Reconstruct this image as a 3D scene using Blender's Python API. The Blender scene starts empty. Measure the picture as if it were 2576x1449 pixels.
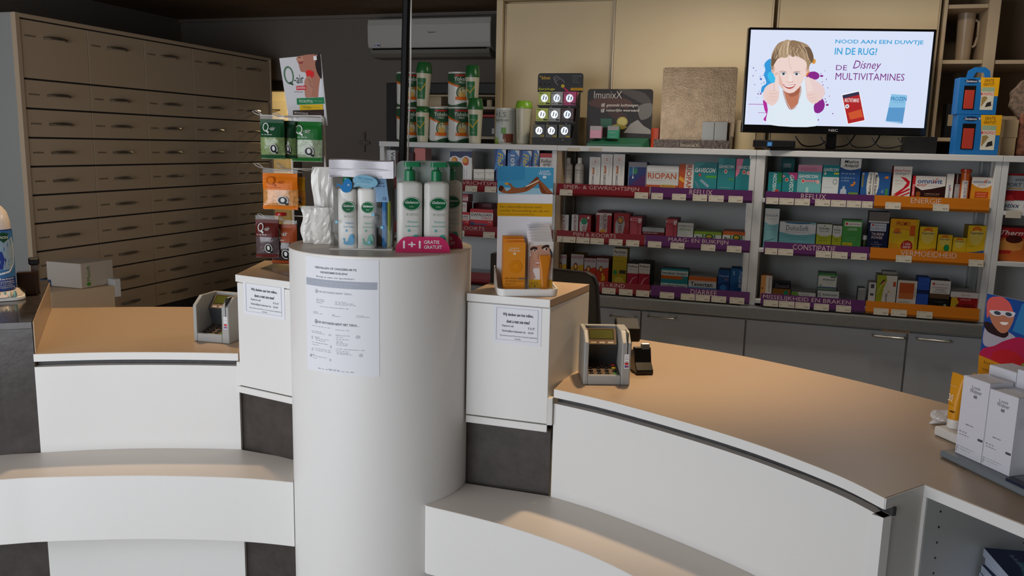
import bpy, bmesh, math, random
from mathutils import Vector, Matrix

random.seed(7)
scene = bpy.context.scene
COL = scene.collection

# ------------------------------------------------------------------ camera
CAM_H = 1.5
FPX, IW, IH = 2100.0, 2576, 1449
PITCH, ROLL, YAW = math.radians(9.7), math.radians(1.35), math.radians(17.7)
_f = Vector((-math.sin(YAW) * math.cos(PITCH), math.cos(YAW) * math.cos(PITCH), -math.sin(PITCH)))
_r0 = Vector((math.cos(YAW), math.sin(YAW), 0))
_u0 = _r0.cross(_f)
_r = _r0 * math.cos(ROLL) + _u0 * math.sin(ROLL)
_u = _u0 * math.cos(ROLL) - _r0 * math.sin(ROLL)
cam_data = bpy.data.cameras.new('camera')
cam_data.sensor_width = 36
cam_data.lens = FPX / IW * 36
cam_data.clip_start = 0.02
cam = bpy.data.objects.new('camera', cam_data)
COL.objects.link(cam)
mw = Matrix((_r, _u, -_f)).transposed().to_4x4()
mw.translation = (0, 0, CAM_H)
cam.matrix_world = mw
scene.camera = cam

# ------------------------------------------------------------------ world, large lights, exposure
vs = scene.view_settings
vs.view_transform = 'Standard'
vs.look = 'None'
vs.exposure = 0.0
vs.gamma = 1.0
vs.use_curve_mapping = False

world = bpy.data.worlds.new('overcast_sky')
scene.world = world
world.use_nodes = True
bg = world.node_tree.nodes['Background']
bg.inputs[0].default_value = (0.82, 0.9, 1.0, 1)
bg.inputs[1].default_value = 0.7


def area_light(name, loc, aim, sx, sy, power, col):
    d = bpy.data.lights.new(name, 'AREA')
    d.shape = 'RECTANGLE'
    d.size, d.size_y = sx, sy
    d.energy = power
    d.color = col
    o = bpy.data.objects.new(name, d)
    COL.objects.link(o)
    o.location = loc
    o.rotation_euler = (Vector(aim) - Vector(loc)).to_track_quat('-Z', 'Z').to_euler()
    return o


DAYLIGHT = area_light('shop_window_daylight', (-2.1, -0.83, 1.2), (-2.0, 2.0, 0.95), 3.2, 1.8, 64, (0.96, 0.985, 1.04))

WARM, SOFT = (1.0, 0.70, 0.40), (1.0, 0.89, 0.74)
PANELS = [(-0.40, 3.62, 7.0), (0.45, 3.62, 7.2)]   # x, y, watts : flat ceiling lamps over the staff aisle
SPOTS = [  # x, y, watts, cone degrees, blend : recessed warm ceiling spots over the counters
    (-2.12, 2.42, 62, 80, 0.75),
    (-0.36, 2.54, 84, 70, 0.8),
]


# ------------------------------------------------------------------ helpers
def ray(u, v):
    return _f + _r * ((u - IW / 2) / FPX) - _u * ((v - IH / 2) / FPX)


def at(u, v, x=None, y=None, z=None):
    """Point of the room that the photograph shows at u, v on the plane x=, y= or z=."""
    d = ray(u, v)
    o = Vector((0, 0, CAM_H))
    if x is not None:
        return o + d * (x / d.x)
    if y is not None:
        return o + d * (y / d.y)
    return o + d * ((z - CAM_H) / d.z)


def lin(c):
    if isinstance(c, str):
        c = c.lstrip('#')
        if len(c) == 3:
            c = ''.join(x * 2 for x in c)
        c = [int(c[i:i + 2], 16) / 255 for i in (0, 2, 4)]
        return tuple(x / 12.92 if x <= 0.04045 else ((x + 0.055) / 1.055) ** 2.4 for x in c)
    return c


_mats = {}


def M(name, col='#cccccc', rough=0.5, metal=0.0, noise=None, bump=None, spec=0.5, clear=False, coat=0.0, emit=0.0):
    """Procedural material: flat colour, optional noise mottling (scale, amount) and bump (scale, strength)."""
    if name in _mats:
        return _mats[name]
    m = bpy.data.materials.new(name)
    m.use_nodes = True
    nt = m.node_tree
    b = nt.nodes['Principled BSDF']
    c = lin(col)
    b.inputs['Base Color'].default_value = (*c, 1)
    b.inputs['Roughness'].default_value = rough
    b.inputs['Metallic'].default_value = metal
    b.inputs['Specular IOR Level'].default_value = spec
    b.inputs['Coat Weight'].default_value = coat
    b.inputs['Coat Roughness'].default_value = 0.08
    if emit:
        b.inputs['Emission Color'].default_value = (*c, 1)
        b.inputs['Emission Strength'].default_value = emit
    tc = nt.nodes.new('ShaderNodeTexCoord')
    if noise:
        n = nt.nodes.new('ShaderNodeTexNoise')
        n.inputs['Scale'].default_value = noise[0]
        n.inputs['Detail'].default_value = 6
        n.inputs['Roughness'].default_value = 0.65
        nt.links.new(tc.outputs['Object'], n.inputs['Vector'])
        r = nt.nodes.new('ShaderNodeValToRGB')
        r.color_ramp.elements[0].position = 0.3
        r.color_ramp.elements[1].position = 0.7
        a = noise[1]
        r.color_ramp.elements[0].color = (*[max(0, x * (1 - a)) for x in c], 1)
        r.color_ramp.elements[1].color = (*[min(1, x * (1 + a)) for x in c], 1)
        nt.links.new(n.outputs['Fac'], r.inputs['Fac'])
        nt.links.new(r.outputs['Color'], b.inputs['Base Color'])
    if bump:
        n2 = nt.nodes.new('ShaderNodeTexNoise')
        n2.inputs['Scale'].default_value = bump[0]
        n2.inputs['Detail'].default_value = 4
        nt.links.new(tc.outputs['Object'], n2.inputs['Vector'])
        bp = nt.nodes.new('ShaderNodeBump')
        bp.inputs['Strength'].default_value = bump[1]
        bp.inputs['Distance'].default_value = 0.01
        nt.links.new(n2.outputs['Fac'], bp.inputs['Height'])
        nt.links.new(bp.outputs['Normal'], b.inputs['Normal'])
    if clear:
        # thin clear plastic: mostly transparent with a glossy film
        out = nt.nodes['Material Output']
        tr = nt.nodes.new('ShaderNodeBsdfTransparent')
        tr.inputs[0].default_value = (*c, 1)
        gl = nt.nodes.new('ShaderNodeBsdfGlossy')
        gl.inputs['Roughness'].default_value = rough
        lw = nt.nodes.new('ShaderNodeLayerWeight')
        lw.inputs['Blend'].default_value = 0.35
        mr = nt.nodes.new('ShaderNodeMapRange')
        mr.inputs['To Min'].default_value = 0.0
        mr.inputs['To Max'].default_value = 0.5
        nt.links.new(lw.outputs['Fresnel'], mr.inputs['Value'])
        mx = nt.nodes.new('ShaderNodeMixShader')
        nt.links.new(mr.outputs['Result'], mx.inputs[0])
        nt.links.new(tr.outputs[0], mx.inputs[1])
        nt.links.new(gl.outputs[0], mx.inputs[2])
        nt.links.new(mx.outputs[0], out.inputs['Surface'])
        if bump:
            nt.links.new(bp.outputs['Normal'], gl.inputs['Normal'])
    _mats[name] = m
    return m


def print_mat(kind):
    """Ink: colour comes from each printed shape's own colour attribute."""
    if 'ink_' + kind in _mats:
        return _mats['ink_' + kind]
    m = bpy.data.materials.new('ink_' + kind)
    m.use_nodes = True
    nt = m.node_tree
    b = nt.nodes['Principled BSDF']
    a = nt.nodes.new('ShaderNodeAttribute')
    a.attribute_name = 'ink'
    b.inputs['Roughness'].default_value = {'matt': 0.6, 'gloss': 0.3, 'metal': 0.22, 'screen': 0.3}[kind]
    b.inputs['Specular IOR Level'].default_value = 0.5 if kind == 'metal' else 0.18
    if kind == 'metal':
        b.inputs['Metallic'].default_value = 0.85
    if kind == 'screen':
        b.inputs['Base Color'].default_value = (0.01, 0.01, 0.01, 1)
        nt.links.new(a.outputs['Color'], b.inputs['Emission Color'])
        b.inputs['Emission Strength'].default_value = 0.92
    else:
        nt.links.new(a.outputs['Color'], b.inputs['Base Color'])
    _mats['ink_' + kind] = m
    return m


class MB:
    """Collects shapes for one mesh."""

    def __init__(self):
        self.v, self.f, self.c = [], [], []

    def add(self, vs_, fs, col=None):
        k = len(self.v)
        self.v += [tuple(p) for p in vs_]
        self.f += [tuple(i + k for i in f) for f in fs]
        self.c += [col] * len(fs)
        return self

    def box(self, x0, x1, y0, y1, z0, z1, col=None):
        return self.add([(x0, y0, z0), (x1, y0, z0), (x1, y1, z0), (x0, y1, z0), (x0, y0, z1), (x1, y0, z1), (x1, y1, z1), (x0, y1, z1)],
                        [(0, 3, 2, 1), (4, 5, 6, 7), (0, 1, 5, 4), (1, 2, 6, 5), (2, 3, 7, 6), (3, 0, 4, 7)], col)

    def hexa(self, p):
        """8 corners: bottom ring 4, top ring 4 (counter-clockwise from above)."""
        return self.add(p, [(0, 3, 2, 1), (4, 5, 6, 7), (0, 1, 5, 4), (1, 2, 6, 5), (2, 3, 7, 6), (3, 0, 4, 7)])

    def prism(self, pts, z0, z1):
        n = len(pts)
        a = sum(pts[i][0] * pts[(i + 1) % n][1] - pts[(i + 1) % n][0] * pts[i][1] for i in range(n))
        if a < 0:
            pts = pts[::-1]
        vs_ = [(p[0], p[1], z0) for p in pts] + [(p[0], p[1], z1) for p in pts]
        fs = [tuple(range(n - 1, -1, -1)), tuple(range(n, 2 * n))]
        fs += [(i, (i + 1) % n, n + (i + 1) % n, n + i) for i in range(n)]
        return self.add(vs_, fs)

    def slab(self, pts, axis, a, b):
        """Prism of a 2D outline along x ('x': pts are y,z) or y ('y': pts are x,z)."""
        n = len(pts)
        if axis == 'x':
            vs_ = [(a, p[0], p[1]) for p in pts] + [(b, p[0], p[1]) for p in pts]
        else:
            vs_ = [(p[0], a, p[1]) for p in pts] + [(p[0], b, p[1]) for p in pts]
        fs = [tuple(range(n)), tuple(range(2 * n - 1, n - 1, -1))]
        fs += [(i, n + i, n + (i + 1) % n, (i + 1) % n) for i in range(n)]
        return self.add(vs_, fs)

    def lathe(self, prof, n=20, c=(0, 0), sx=1.0, sy=1.0):
        """prof: list of (radius, z) from bottom to top."""
        vs_, fs = [], []
        for r, z in prof:
            for i in range(n):
                a = 2 * math.pi * i / n
                vs_.append((c[0] + r * math.cos(a) * sx, c[1] + r * math.sin(a) * sy, z))
        for k in range(len(prof) - 1):
            for i in range(n):
                j = (i + 1) % n
                fs.append((k * n + i, k * n + j, (k + 1) * n + j, (k + 1) * n + i))
        fs.append(tuple(range(n - 1, -1, -1)))
        fs.append(tuple(range((len(prof) - 1) * n, len(prof) * n)))
        return self.add(vs_, fs)

    def tube(self, pts, r, n=6):
        pts = [Vector(p) for p in pts]
        vs_, fs = [], []
        up = Vector((0.13, 0.29, 0.95)).normalized()
        for i, p in enumerate(pts):
            t = (pts[min(i + 1, len(pts) - 1)] - pts[max(i - 1, 0)]).normalized()
            a = t.cross(up)
            if a.length < 1e-3:
                a = t.cross(Vector((1, 0, 0)))
            a.normalize()
            b = t.cross(a)
            rr = r[i] if isinstance(r, (list, tuple)) else r
            for k in range(n):
                w = 2 * math.pi * k / n
                vs_.append(p + a * (rr * math.cos(w)) + b * (rr * math.sin(w)))
        m = len(pts)
        for i in range(m - 1):
            for k in range(n):
                j = (k + 1) % n
                fs.append((i * n + k, i * n + j, (i + 1) * n + j, (i + 1) * n + k))
        fs.append(tuple(range(n - 1, -1, -1)))
        fs.append(tuple(range((m - 1) * n, m * n)))
        return self.add(vs_, fs)

    def grid(self, fn, nu, nv):
        """Surface fn(s, t) with s, t in 0..1."""
        vs_ = [fn(i / nu, j / nv) for j in range(nv + 1) for i in range(nu + 1)]
        w = nu + 1
        fs = [(j * w + i, j * w + i + 1, (j + 1) * w + i + 1, (j + 1) * w + i) for j in range(nv) for i in range(nu)]
        return self.add(vs_, fs)

    def build(self, name, mat, parent=None, loc=None, rz=0.0, bevel=0.0, smooth=False, seg=1, weld=False):
        me = bpy.data.meshes.new(name)
        me.from_pydata(self.v, [], self.f)
        if bevel or weld:
            bm = bmesh.new()
            bm.from_mesh(me)
            bmesh.ops.remove_doubles(bm, verts=bm.verts, dist=1e-5)
            bmesh.ops.recalc_face_normals(bm, faces=bm.faces)
            if bevel:
                es = [e for e in bm.edges if len(e.link_faces) == 2 and e.calc_face_angle(0) > 0.6]
                bmesh.ops.bevel(bm, geom=es, offset=bevel, segments=seg, affect='EDGES', profile=0.5, clamp_overlap=True)
            bm.to_mesh(me)
            bm.free()
        else:
            bm = bmesh.new()
            bm.from_mesh(me)
            bmesh.ops.recalc_face_normals(bm, faces=bm.faces)
            bm.to_mesh(me)
            bm.free()
        if smooth:
            for p in me.polygons:
                p.use_smooth = True
            if hasattr(me, 'set_sharp_from_angle'):
                me.set_sharp_from_angle(angle=math.radians(38))
        me.materials.append(mat)
        o = bpy.data.objects.new(name, me)
        COL.objects.link(o)
        if loc is not None:
            o.location = loc
        o.rotation_euler.z = rz
        if parent is not None:
            o.parent = parent
            if parent.get('world_parts'):
                o.matrix_parent_inverse = Matrix.Translation(-Vector(parent.location))
        return o


def tag(o, label, cat, group=None):
    o['label'] = label
    o['category'] = cat
    if group:
        o['group'] = group
    return o


def struct(o):
    o['kind'] = 'structure'
    return o


def thing(name, label, cat, loc=(0, 0, 0), rz=0.0, group=None, world=False):
    """Empty at the thing's base that parents its parts; world=True: parts are given in room coordinates."""
    o = bpy.data.objects.new(name, None)
    o.empty_display_size = 0.05
    COL.objects.link(o)
    o.location = loc
    o.rotation_euler.z = rz
    if world:
        o['world_parts'] = True
    return tag(o, label, cat, group)


def copy_tree(o, parent=None):
    c = o.copy()
    COL.objects.link(c)
    if parent is not None:
        c.parent = parent
    for ch in list(o.children):
        copy_tree(ch, c)
    return c


# ------------------------------------------------------------------ printing (flat inks and lettering)
_font = bpy.data.curves.new('lettering_source', 'FONT')
_font.resolution_u = 2
_font_ob = bpy.data.objects.new('lettering_source', _font)
_glyphs = {}


def glyphs(s, style=''):
    k = (s, style)
    if k not in _glyphs:
        _font.body = s
        _font.offset = 0.015 if 'b' in style else (-0.008 if 'l' in style else 0.0)
        _font.shear = 0.28 if 'i' in style else 0.0
        me = _font_ob.to_mesh()
        vv = [(v.co.x, v.co.y) for v in me.vertices]
        ff = [tuple(p.vertices) for p in me.polygons]
        _font_ob.to_mesh_clear()
        x0, x1 = min(v[0] for v in vv), max(v[0] for v in vv)
        y0, y1 = min(v[1] for v in vv), max(v[1] for v in vv)
        _glyphs[k] = ([((x - x0) / (x1 - x0), (y - y0) / max(1e-6, y1 - y0)) for x, y in vv], ff)
    return _glyphs[k]


def plane_map(o, u, v, w=1.0, h=1.0):
    """x, y in 0..1 -> point on a w x h sheet at o spanned by u, v; layers stack off the surface."""
    o, u, v = Vector(o), Vector(u).normalized(), Vector(v).normalized()
    n = u.cross(v)
    return lambda x, y, l: o + u * (x * w) + v * (y * h) + n * (0.0005 + l * 0.00005)


def _cr(p0, p1, p2, p3, t):
    """Slightly tight Catmull-Rom."""
    m1, m2 = (p2 - p0) * .4, (p3 - p1) * .4
    return p1 * (2 * t ** 3 - 3 * t * t + 1) + m1 * (t ** 3 - 2 * t * t + t) + p2 * (3 * t * t - 2 * t ** 3) + m2 * (t ** 3 - t * t)


def split_wide(vv, ff, step):
    """Cut a flat shape into pieces narrow enough to follow a curved surface."""
    bm = bmesh.new()
    vs_ = [bm.verts.new((x, y, 0)) for x, y in vv]
    for f in ff:
        try:
            bm.faces.new([vs_[i] for i in f])
        except ValueError:
            pass
    bmesh.ops.triangulate(bm, faces=bm.faces[:])
    for _ in range(5):
        es = [e for e in bm.edges if abs(e.verts[0].co.x - e.verts[1].co.x) > step]
        if not es:
            break
        bmesh.ops.subdivide_edges(bm, edges=es, cuts=1)
        bmesh.ops.triangulate(bm, faces=[f for f in bm.faces if len(f.verts) > 3])
    bm.verts.index_update()
    out = [(v.co.x, v.co.y) for v in bm.verts], [tuple(v.index for v in f.verts) for f in bm.faces]
    bm.free()
    return out


def inks(ops):
    """ops -> list of (verts2d, faces, colour). Ops: r rect, e ellipse, p polygon, t text, s illegible small print."""
    out = []
    for op in ops:
        k = op[0]
        if k == 'r':
            _, x0, y0, x1, y1, c = op
            out.append(([(x0, y0), (x1, y0), (x1, y1), (x0, y1)], [(0, 1, 2, 3)], c))
        elif k == 'e':
            _, cx, cy, rx, ry, c = op[:6]
            n = op[6] if len(op) > 6 else 20
            out.append(([(cx + rx * math.cos(2 * math.pi * i / n), cy + ry * math.sin(2 * math.pi * i / n)) for i in range(n)], [tuple(range(n))], c))
        elif k == 'p':
            out.append((list(op[1]), [tuple(range(len(op[1])))], op[2]))
        elif k == 'q':   # smooth closed shape through the points
            P, pts = op[1], []
            n = len(P)
            for i in range(n):
                p0, p1, p2, p3 = [Vector(P[(i + j) % n]) for j in (-1, 0, 1, 2)]
                for m_ in range(4):
                    t = m_ / 4
                    pts.append(tuple(_cr(p0, p1, p2, p3, t)))
            out.append((pts, [tuple(range(len(pts)))], op[2]))
        elif k == 'l':   # stroke: points, width, colour
            pts, w, c = op[1], op[2], op[3]
            vv, ff = [], []
            for i in range(len(pts) - 1):
                (ax, ay), (bx, by) = pts[i], pts[i + 1]
                d = math.hypot(bx - ax, by - ay) or 1e-6
                nx, ny = -(by - ay) / d * w / 2, (bx - ax) / d * w / 2
                j = len(vv)
                vv += [(ax + nx, ay + ny), (bx + nx, by + ny), (bx - nx, by - ny), (ax - nx, ay - ny)]
                ff.append((j, j + 1, j + 2, j + 3))
            out.append((vv, ff, c))
        elif k == 't':
            _, s, x0, y0, x1, y1, c = op[:7]
            st = op[7] if len(op) > 7 else ''
            rot = op[8] if len(op) > 8 else 0
            vv, ff = glyphs(s, st)
            if rot == 90:
                vv = [(1 - y, x) for x, y in vv]
            elif rot == -90:
                vv = [(y, 1 - x) for x, y in vv]
            out.append(([(x0 + x * (x1 - x0), y0 + y * (y1 - y0)) for x, y in vv], ff, c))
        elif k == 's':
            _, x0, y0, x1, y1, c, n = op
            rnd = random.Random(int(abs(x0 * 9973 + y0 * 7919 + x1 * 31) * 1000))
            vv, ff = [], []
            x = x0
            step = (x1 - x0) / n
            for i in range(n):                       # words made of thin letter-like strokes
                w = step * rnd.uniform(0.6, 0.92)
                nl = rnd.randint(3, 6)
                for q_ in range(nl):
                    xa = x + w * q_ / nl
                    xb = xa + w / nl * 0.58
                    hh = (y1 - y0) * rnd.uniform(0.5, 0.95)
                    j = len(vv)
                    vv += [(xa, y0), (xb, y0), (xb, y0 + hh), (xa, y0 + hh)]
                    ff.append((j, j + 1, j + 2, j + 3))
                x += step
            out.append((vv, ff, c))
    return out


def art(name, parent, mp, ops, kind='gloss', sub=0):
    """One printed sheet of coloured shapes, as a part of its thing."""
    vs_, fs, cs = [], [], []
    for l, (vv, ff, c) in enumerate(inks(ops)):
        if sub and len(vv) == 4 and len(ff) == 1:      # subdivide rectangles that wrap round a curve
            (x0, y0), (x1, _a), (_b, y1), _c = vv
            vv, ff = [], []
            for i in range(sub + 1):
                vv += [(x0 + (x1 - x0) * i / sub, y0), (x0 + (x1 - x0) * i / sub, y1)]
            ff = [(2 * i, 2 * i + 2, 2 * i + 3, 2 * i + 1) for i in range(sub)]
        elif sub and len(ff) <= 12 and max(p[0] for p in vv) - min(p[0] for p in vv) > 1.2 / sub:
            vv, ff = split_wide(vv, ff, 1.0 / sub)
        k = len(vs_)
        vs_ += [tuple(mp(x, y, l)) for x, y in vv]
        fs += [tuple(i + k for i in f) for f in ff]
        cs += [lin(c)] * len(ff)
    me = bpy.data.meshes.new(name)
    me.from_pydata(vs_, [], fs)
    at_ = me.attributes.new('ink', 'FLOAT_COLOR', 'FACE')
    at_.data.foreach_set('color', [x for c in cs for x in (*c, 1.0)])
    me.materials.append(print_mat(kind))
    o = bpy.data.objects.new(name, me)
    COL.objects.link(o)
    if parent is not None:
        o.parent = parent
        if parent.get('world_parts'):
            o.matrix_parent_inverse = Matrix.Translation(-Vector(parent.location))
    return o


def quad_px(tl, tr, br, bl):
    """Measured picture corners -> function that turns measured points into 0..1 sheet coordinates."""
    def f(x, y):
        s, t = 0.5, 0.5
        for _ in range(12):
            px = (1 - t) * ((1 - s) * tl[0] + s * tr[0]) + t * ((1 - s) * bl[0] + s * br[0])
            py_ = (1 - t) * ((1 - s) * tl[1] + s * tr[1]) + t * ((1 - s) * bl[1] + s * br[1])
            s += (x - px) / ((tr[0] - tl[0] + br[0] - bl[0]) / 2)
            t += (y - py_) / ((bl[1] - tl[1] + br[1] - tr[1]) / 2)
        return (s, 1 - t)

    def slope(y):
        t = (y - tl[1]) / (bl[1] - tl[1])
        return (1 - t) * (tr[1] - tl[1]) / (tr[0] - tl[0]) + t * (br[1] - bl[1]) / (br[0] - bl[0])
    f.slope = slope
    return f


def deskew(q, x0, y0, x1, y1):
    """Extent of a text line measured in the picture -> upright extent on the sheet."""
    xm, ym, h = (x0 + x1) / 2, (y0 + y1) / 2, y1 - y0
    h = max(.5 * h, h - abs(q.slope(ym)) * (x1 - x0))
    a, b, c, d = q(x0, ym), q(x1, ym), q(xm, ym - h / 2), q(xm, ym + h / 2)
    return a[0], d[1], b[0], c[1]


def measured(q, ops):
    """Convert ops given in measured picture points into sheet coordinates."""
    out = []
    for op in ops:
        k = op[0]
        if k == 'r':
            a, b = q(op[1], op[2]), q(op[3], op[4])
            out.append(('r', min(a[0], b[0]), min(a[1], b[1]), max(a[0], b[0]), max(a[1], b[1]), op[5]))
        elif k == 'e':
            c, a, b = q(op[1], op[2]), q(op[1] + op[3], op[2]), q(op[1], op[2] - op[4])
            out.append(('e', c[0], c[1], a[0] - c[0], b[1] - c[1], op[5], 24))
        elif k in ('p', 'q'):
            out.append((k, [q(*p) for p in op[1]], op[2]))
        elif k == 'l':
            a, b = q(0, 0), q(op[2], 0)
            out.append(('l', [q(*p) for p in op[1]], abs(b[0] - a[0]), op[3]))
        elif k in 't':
            x0, y0, x1, y1 = deskew(q, *op[2:6])
            out.append(('t', op[1], x0, y0, x1, y1) + tuple(op[6:]))
        elif k == 's':
            out.append(('s', *deskew(q, *op[1:5]), op[5], op[6]))
    return out


def smooth_curve(pts, n=6):
    """Catmull-Rom through plan points."""
    out = []
    P = [pts[0]] + list(pts) + [pts[-1]]
    for i in range(1, len(P) - 2):
        p0, p1, p2, p3 = [Vector(q) for q in P[i - 1:i + 3]]
        for k in range(n):
            t = k / n
            out.append(tuple(0.5 * ((2 * p1) + (p2 - p0) * t + (2 * p0 - 5 * p1 + 4 * p2 - p3) * t * t + (3 * p1 - p0 - 3 * p2 + p3) * t ** 3)))
    out.append(tuple(pts[-1]))
    return out


def offset_curve(pts, d):
    """Shift a plan curve to its left by d."""
    out = []
    for i, p in enumerate(pts):
        a, b = Vector(pts[max(i - 1, 0)]), Vector(pts[min(i + 1, len(pts) - 1)])
        t = (b - a).normalized()
        out.append((p[0] - t.y * d, p[1] + t.x * d))
    return out


# ------------------------------------------------------------------ materials of the place
WHITE = M('white_laminate', '#e6e5e2', 0.42, noise=(900, 0.015))
CREAM = M('beige_laminate', '#b49d84', 0.36, noise=(700, 0.03))
LEDGE = M('pale_laminate', '#ddd5cc', 0.4, noise=(800, 0.02))
SHADOW = M('groove_anthracite', '#3a3a3c', 0.5, noise=(60, 0.25))  # dark grey of the grooves, plinths and drawer carcass
STONE = M('dark_slate', '#413c39', 0.25, noise=(26, 0.22), bump=(40, 0.05))
DRAWER = M('drawer_laminate', '#bfab91', 0.45, noise=(600, 0.03))
GREYLAM = M('light_grey_laminate', '#c3c6c8', 0.45, noise=(500, 0.02))
PANEL = M('cream_sliding_panel', '#d6c29c', 0.5, noise=(3, 0.02))
METAL = M('brushed_metal', '#b9b9b6', 0.28, 1.0, noise=(200, 0.1))
STEEL = M('dark_steel', '#8b8780', 0.3, 1.0)
BLACK = M('black_plastic', '#0d0d0e', 0.35)
BLACKG = M('black_gloss', '#08080a', 0.12)
WALLM = M('grey_wall_paint', '#6d665f', 0.8, noise=(40, 0.04), bump=(120, 0.05))
CEILM = M('brown_ceiling', '#664d30', 0.75, noise=(6, 0.2))
GREYBOX = M('grey_plastic', '#9b9c9a', 0.42, bump=(500, 0.05))
CLEAR = M('clear_plastic', '#fdfdfd', 0.12, clear=True, bump=(14, 0.5))
CLEARB = M('clear_blister', '#ffffff', 0.1, clear=True)
PAPER = M('white_paper', '#e8e9ef', 0.7)
WHITEP = M('white_plastic', '#e9e8e4', 0.3)


# ------------------------------------------------------------------ room shell
def flat(name, mat, pts):
    return struct(MB().add(pts, [(0, 1, 2, 3)]).build(name, mat))


ROOM_X0, ROOM_X1, ROOM_Y0, WALL_Y, CEIL_Z = -4.37, 2.6, -0.7, 5.4, 2.365
FLOORM = M('grey_floor_tile', '#a8a49e', 0.4, noise=(12, 0.12))
struct(MB().box(ROOM_X0 - .1, ROOM_X1 + .1, ROOM_Y0 - .1, 7.6, -0.1, 0).build('floor', FLOORM))
struct(MB().box(ROOM_X0 - .1, ROOM_X1 + .1, ROOM_Y0 - .1, 7.6, CEIL_Z, CEIL_Z + .1).build('ceiling', CEILM))
struct(MB().box(ROOM_X0 - .1, ROOM_X0, ROOM_Y0 - .1, 7.6, 0, CEIL_Z).build('wall_left', WALLM))
WALLW = M('white_wall_paint', '#d9d7d2', .8, noise=(40, .02))
struct(MB().box(ROOM_X1, ROOM_X1 + .1, ROOM_Y0 - .1, 7.6, 0, CEIL_Z).build('wall_right', WALLW))
b = MB()                                                        # back wall with the two openings to the back room
OPA, OPB = (-4.05, -3.36, 0.0, 1.92), (-2.67, -1.75, 0.85, 1.905)
b.box(ROOM_X0, OPA[0], WALL_Y, WALL_Y + .1, 0, CEIL_Z)
b.box(OPA[0], OPA[1], WALL_Y, WALL_Y + .1, OPA[3], CEIL_Z)
b.box(OPA[1], OPB[0], WALL_Y, WALL_Y + .1, 0, CEIL_Z)
b.box(OPB[0], OPB[1], WALL_Y, WALL_Y + .1, OPB[3], CEIL_Z)
b.box(OPB[0], OPB[1], WALL_Y, WALL_Y + .1, 0, OPB[2])
b.box(OPB[1], ROOM_X1, WALL_Y, WALL_Y + .1, 0, CEIL_Z)
struct(b.build('wall_back', WALLM))
FRAME = M('dark_door_frame', '#14110f', 0.45)
for k, (x0, x1, z0, z1) in enumerate((OPA, OPB)):
    t = MB()
    t.box(x0, x0 + .075, WALL_Y - .012, WALL_Y + .112, z0, z1)
    t.box(x1 - .075, x1, WALL_Y - .012, WALL_Y + .112, z0, z1)
    t.box(x0 + .075, x1 - .075, WALL_Y - .012, WALL_Y + .112, z1 - .07, z1)
    struct(t.build('trim_%d' % (k + 1), FRAME, bevel=.003))
struct(MB().box(ROOM_X0, ROOM_X1, WALL_Y - .02, WALL_Y, CEIL_Z - .022, CEIL_Z).build('trim_3', M('ceiling_trim', '#6b645c', .6)))
struct(MB().box(ROOM_X0, ROOM_X1, 7.5, 7.6, 0, CEIL_Z).build('wall_backroom', M('backroom_paint', '#8a7d68', .8, noise=(30, .05))))
# shop front behind the photographer: wall with a wide window
b = MB()
WX0, WX1, WZ0, WZ1 = -3.8, -0.6, 0.25, 2.2
b.box(ROOM_X0, WX0, ROOM_Y0 - .1, ROOM_Y0, 0, CEIL_Z)
b.box(WX1, ROOM_X1, ROOM_Y0 - .1, ROOM_Y0, 0, CEIL_Z)
b.box(WX0, WX1, ROOM_Y0 - .1, ROOM_Y0, 0, WZ0)
b.box(WX0, WX1, ROOM_Y0 - .1, ROOM_Y0, WZ1, CEIL_Z)
struct(b.build('wall_front', WALLW))
b = MB()
for x in (WX0, (WX0 + WX1) / 2 - .025, WX1 - .05):
    b.box(x, x + .05, ROOM_Y0 - .08, ROOM_Y0 - .03, WZ0, WZ1)
b.box(WX0, WX1, ROOM_Y0 - .08, ROOM_Y0 - .03, WZ0, WZ0 + .05)
b.box(WX0, WX1, ROOM_Y0 - .08, ROOM_Y0 - .03, WZ1 - .05, WZ1)
struct(b.build('window_1', M('window_frame_grey', '#6d6f70', .4, bump=None)))

# recessed warm ceiling spots (fixture and its light)
for i, (x, y, w, cone, bl) in enumerate(SPOTS):
    where = ['left counter', 'right counter'][i]
    t = thing('ceiling_spot', 'recessed warm ceiling spot above the ' + where, 'lamp', (x, y, CEIL_Z), group='recessed ceiling spots')
    MB().lathe([(.062, -.006), (.066, -.002), (.066, 0), (.05, 0)], 20).build('trim_ring', METAL, t, smooth=True)
    MB().lathe([(.046, -.004), (.046, -.001)], 16).build('bulb', M('warm_bulb', '#ffc890', .4, emit=3.0), t)
    d = bpy.data.lights.new('spot_beam', 'SPOT')
    d.energy, d.color, d.spot_size, d.spot_blend, d.shadow_soft_size = w, WARM, math.radians(cone), bl, 0.05
    o = bpy.data.objects.new('spot_beam', d)
    COL.objects.link(o)
    o.location = (0, 0, -.02)
    o.parent = t
for i, (x, y, w) in enumerate(PANELS):
    t = thing('ceiling_lamp', 'flat square ceiling lamp above the aisle ' + ['in front of the red strips', 'in front of the television'][i], 'lamp', (x, y, CEIL_Z), group='flat ceiling lamps over the aisle')
    MB().box(-.16, .16, -.16, .16, -.03, -.0005).build('housing', M('lamp_white', '#dddbd6', .4), t, bevel=.004)
    MB().box(-.145, .145, -.145, .145, -.032, -.0301).build('diffuser', M('lamp_diffuser', '#ffe2bd', .5, emit=1.5), t)
    d = bpy.data.lights.new('lamp_glow', 'AREA')
    d.shape, d.size, d.size_y, d.energy, d.color = 'RECTANGLE', .28, .28, w, SOFT
    o = bpy.data.objects.new('lamp_glow', d)
    COL.objects.link(o)
    o.location = (0, 0, -.034)
    o.parent = t

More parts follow.
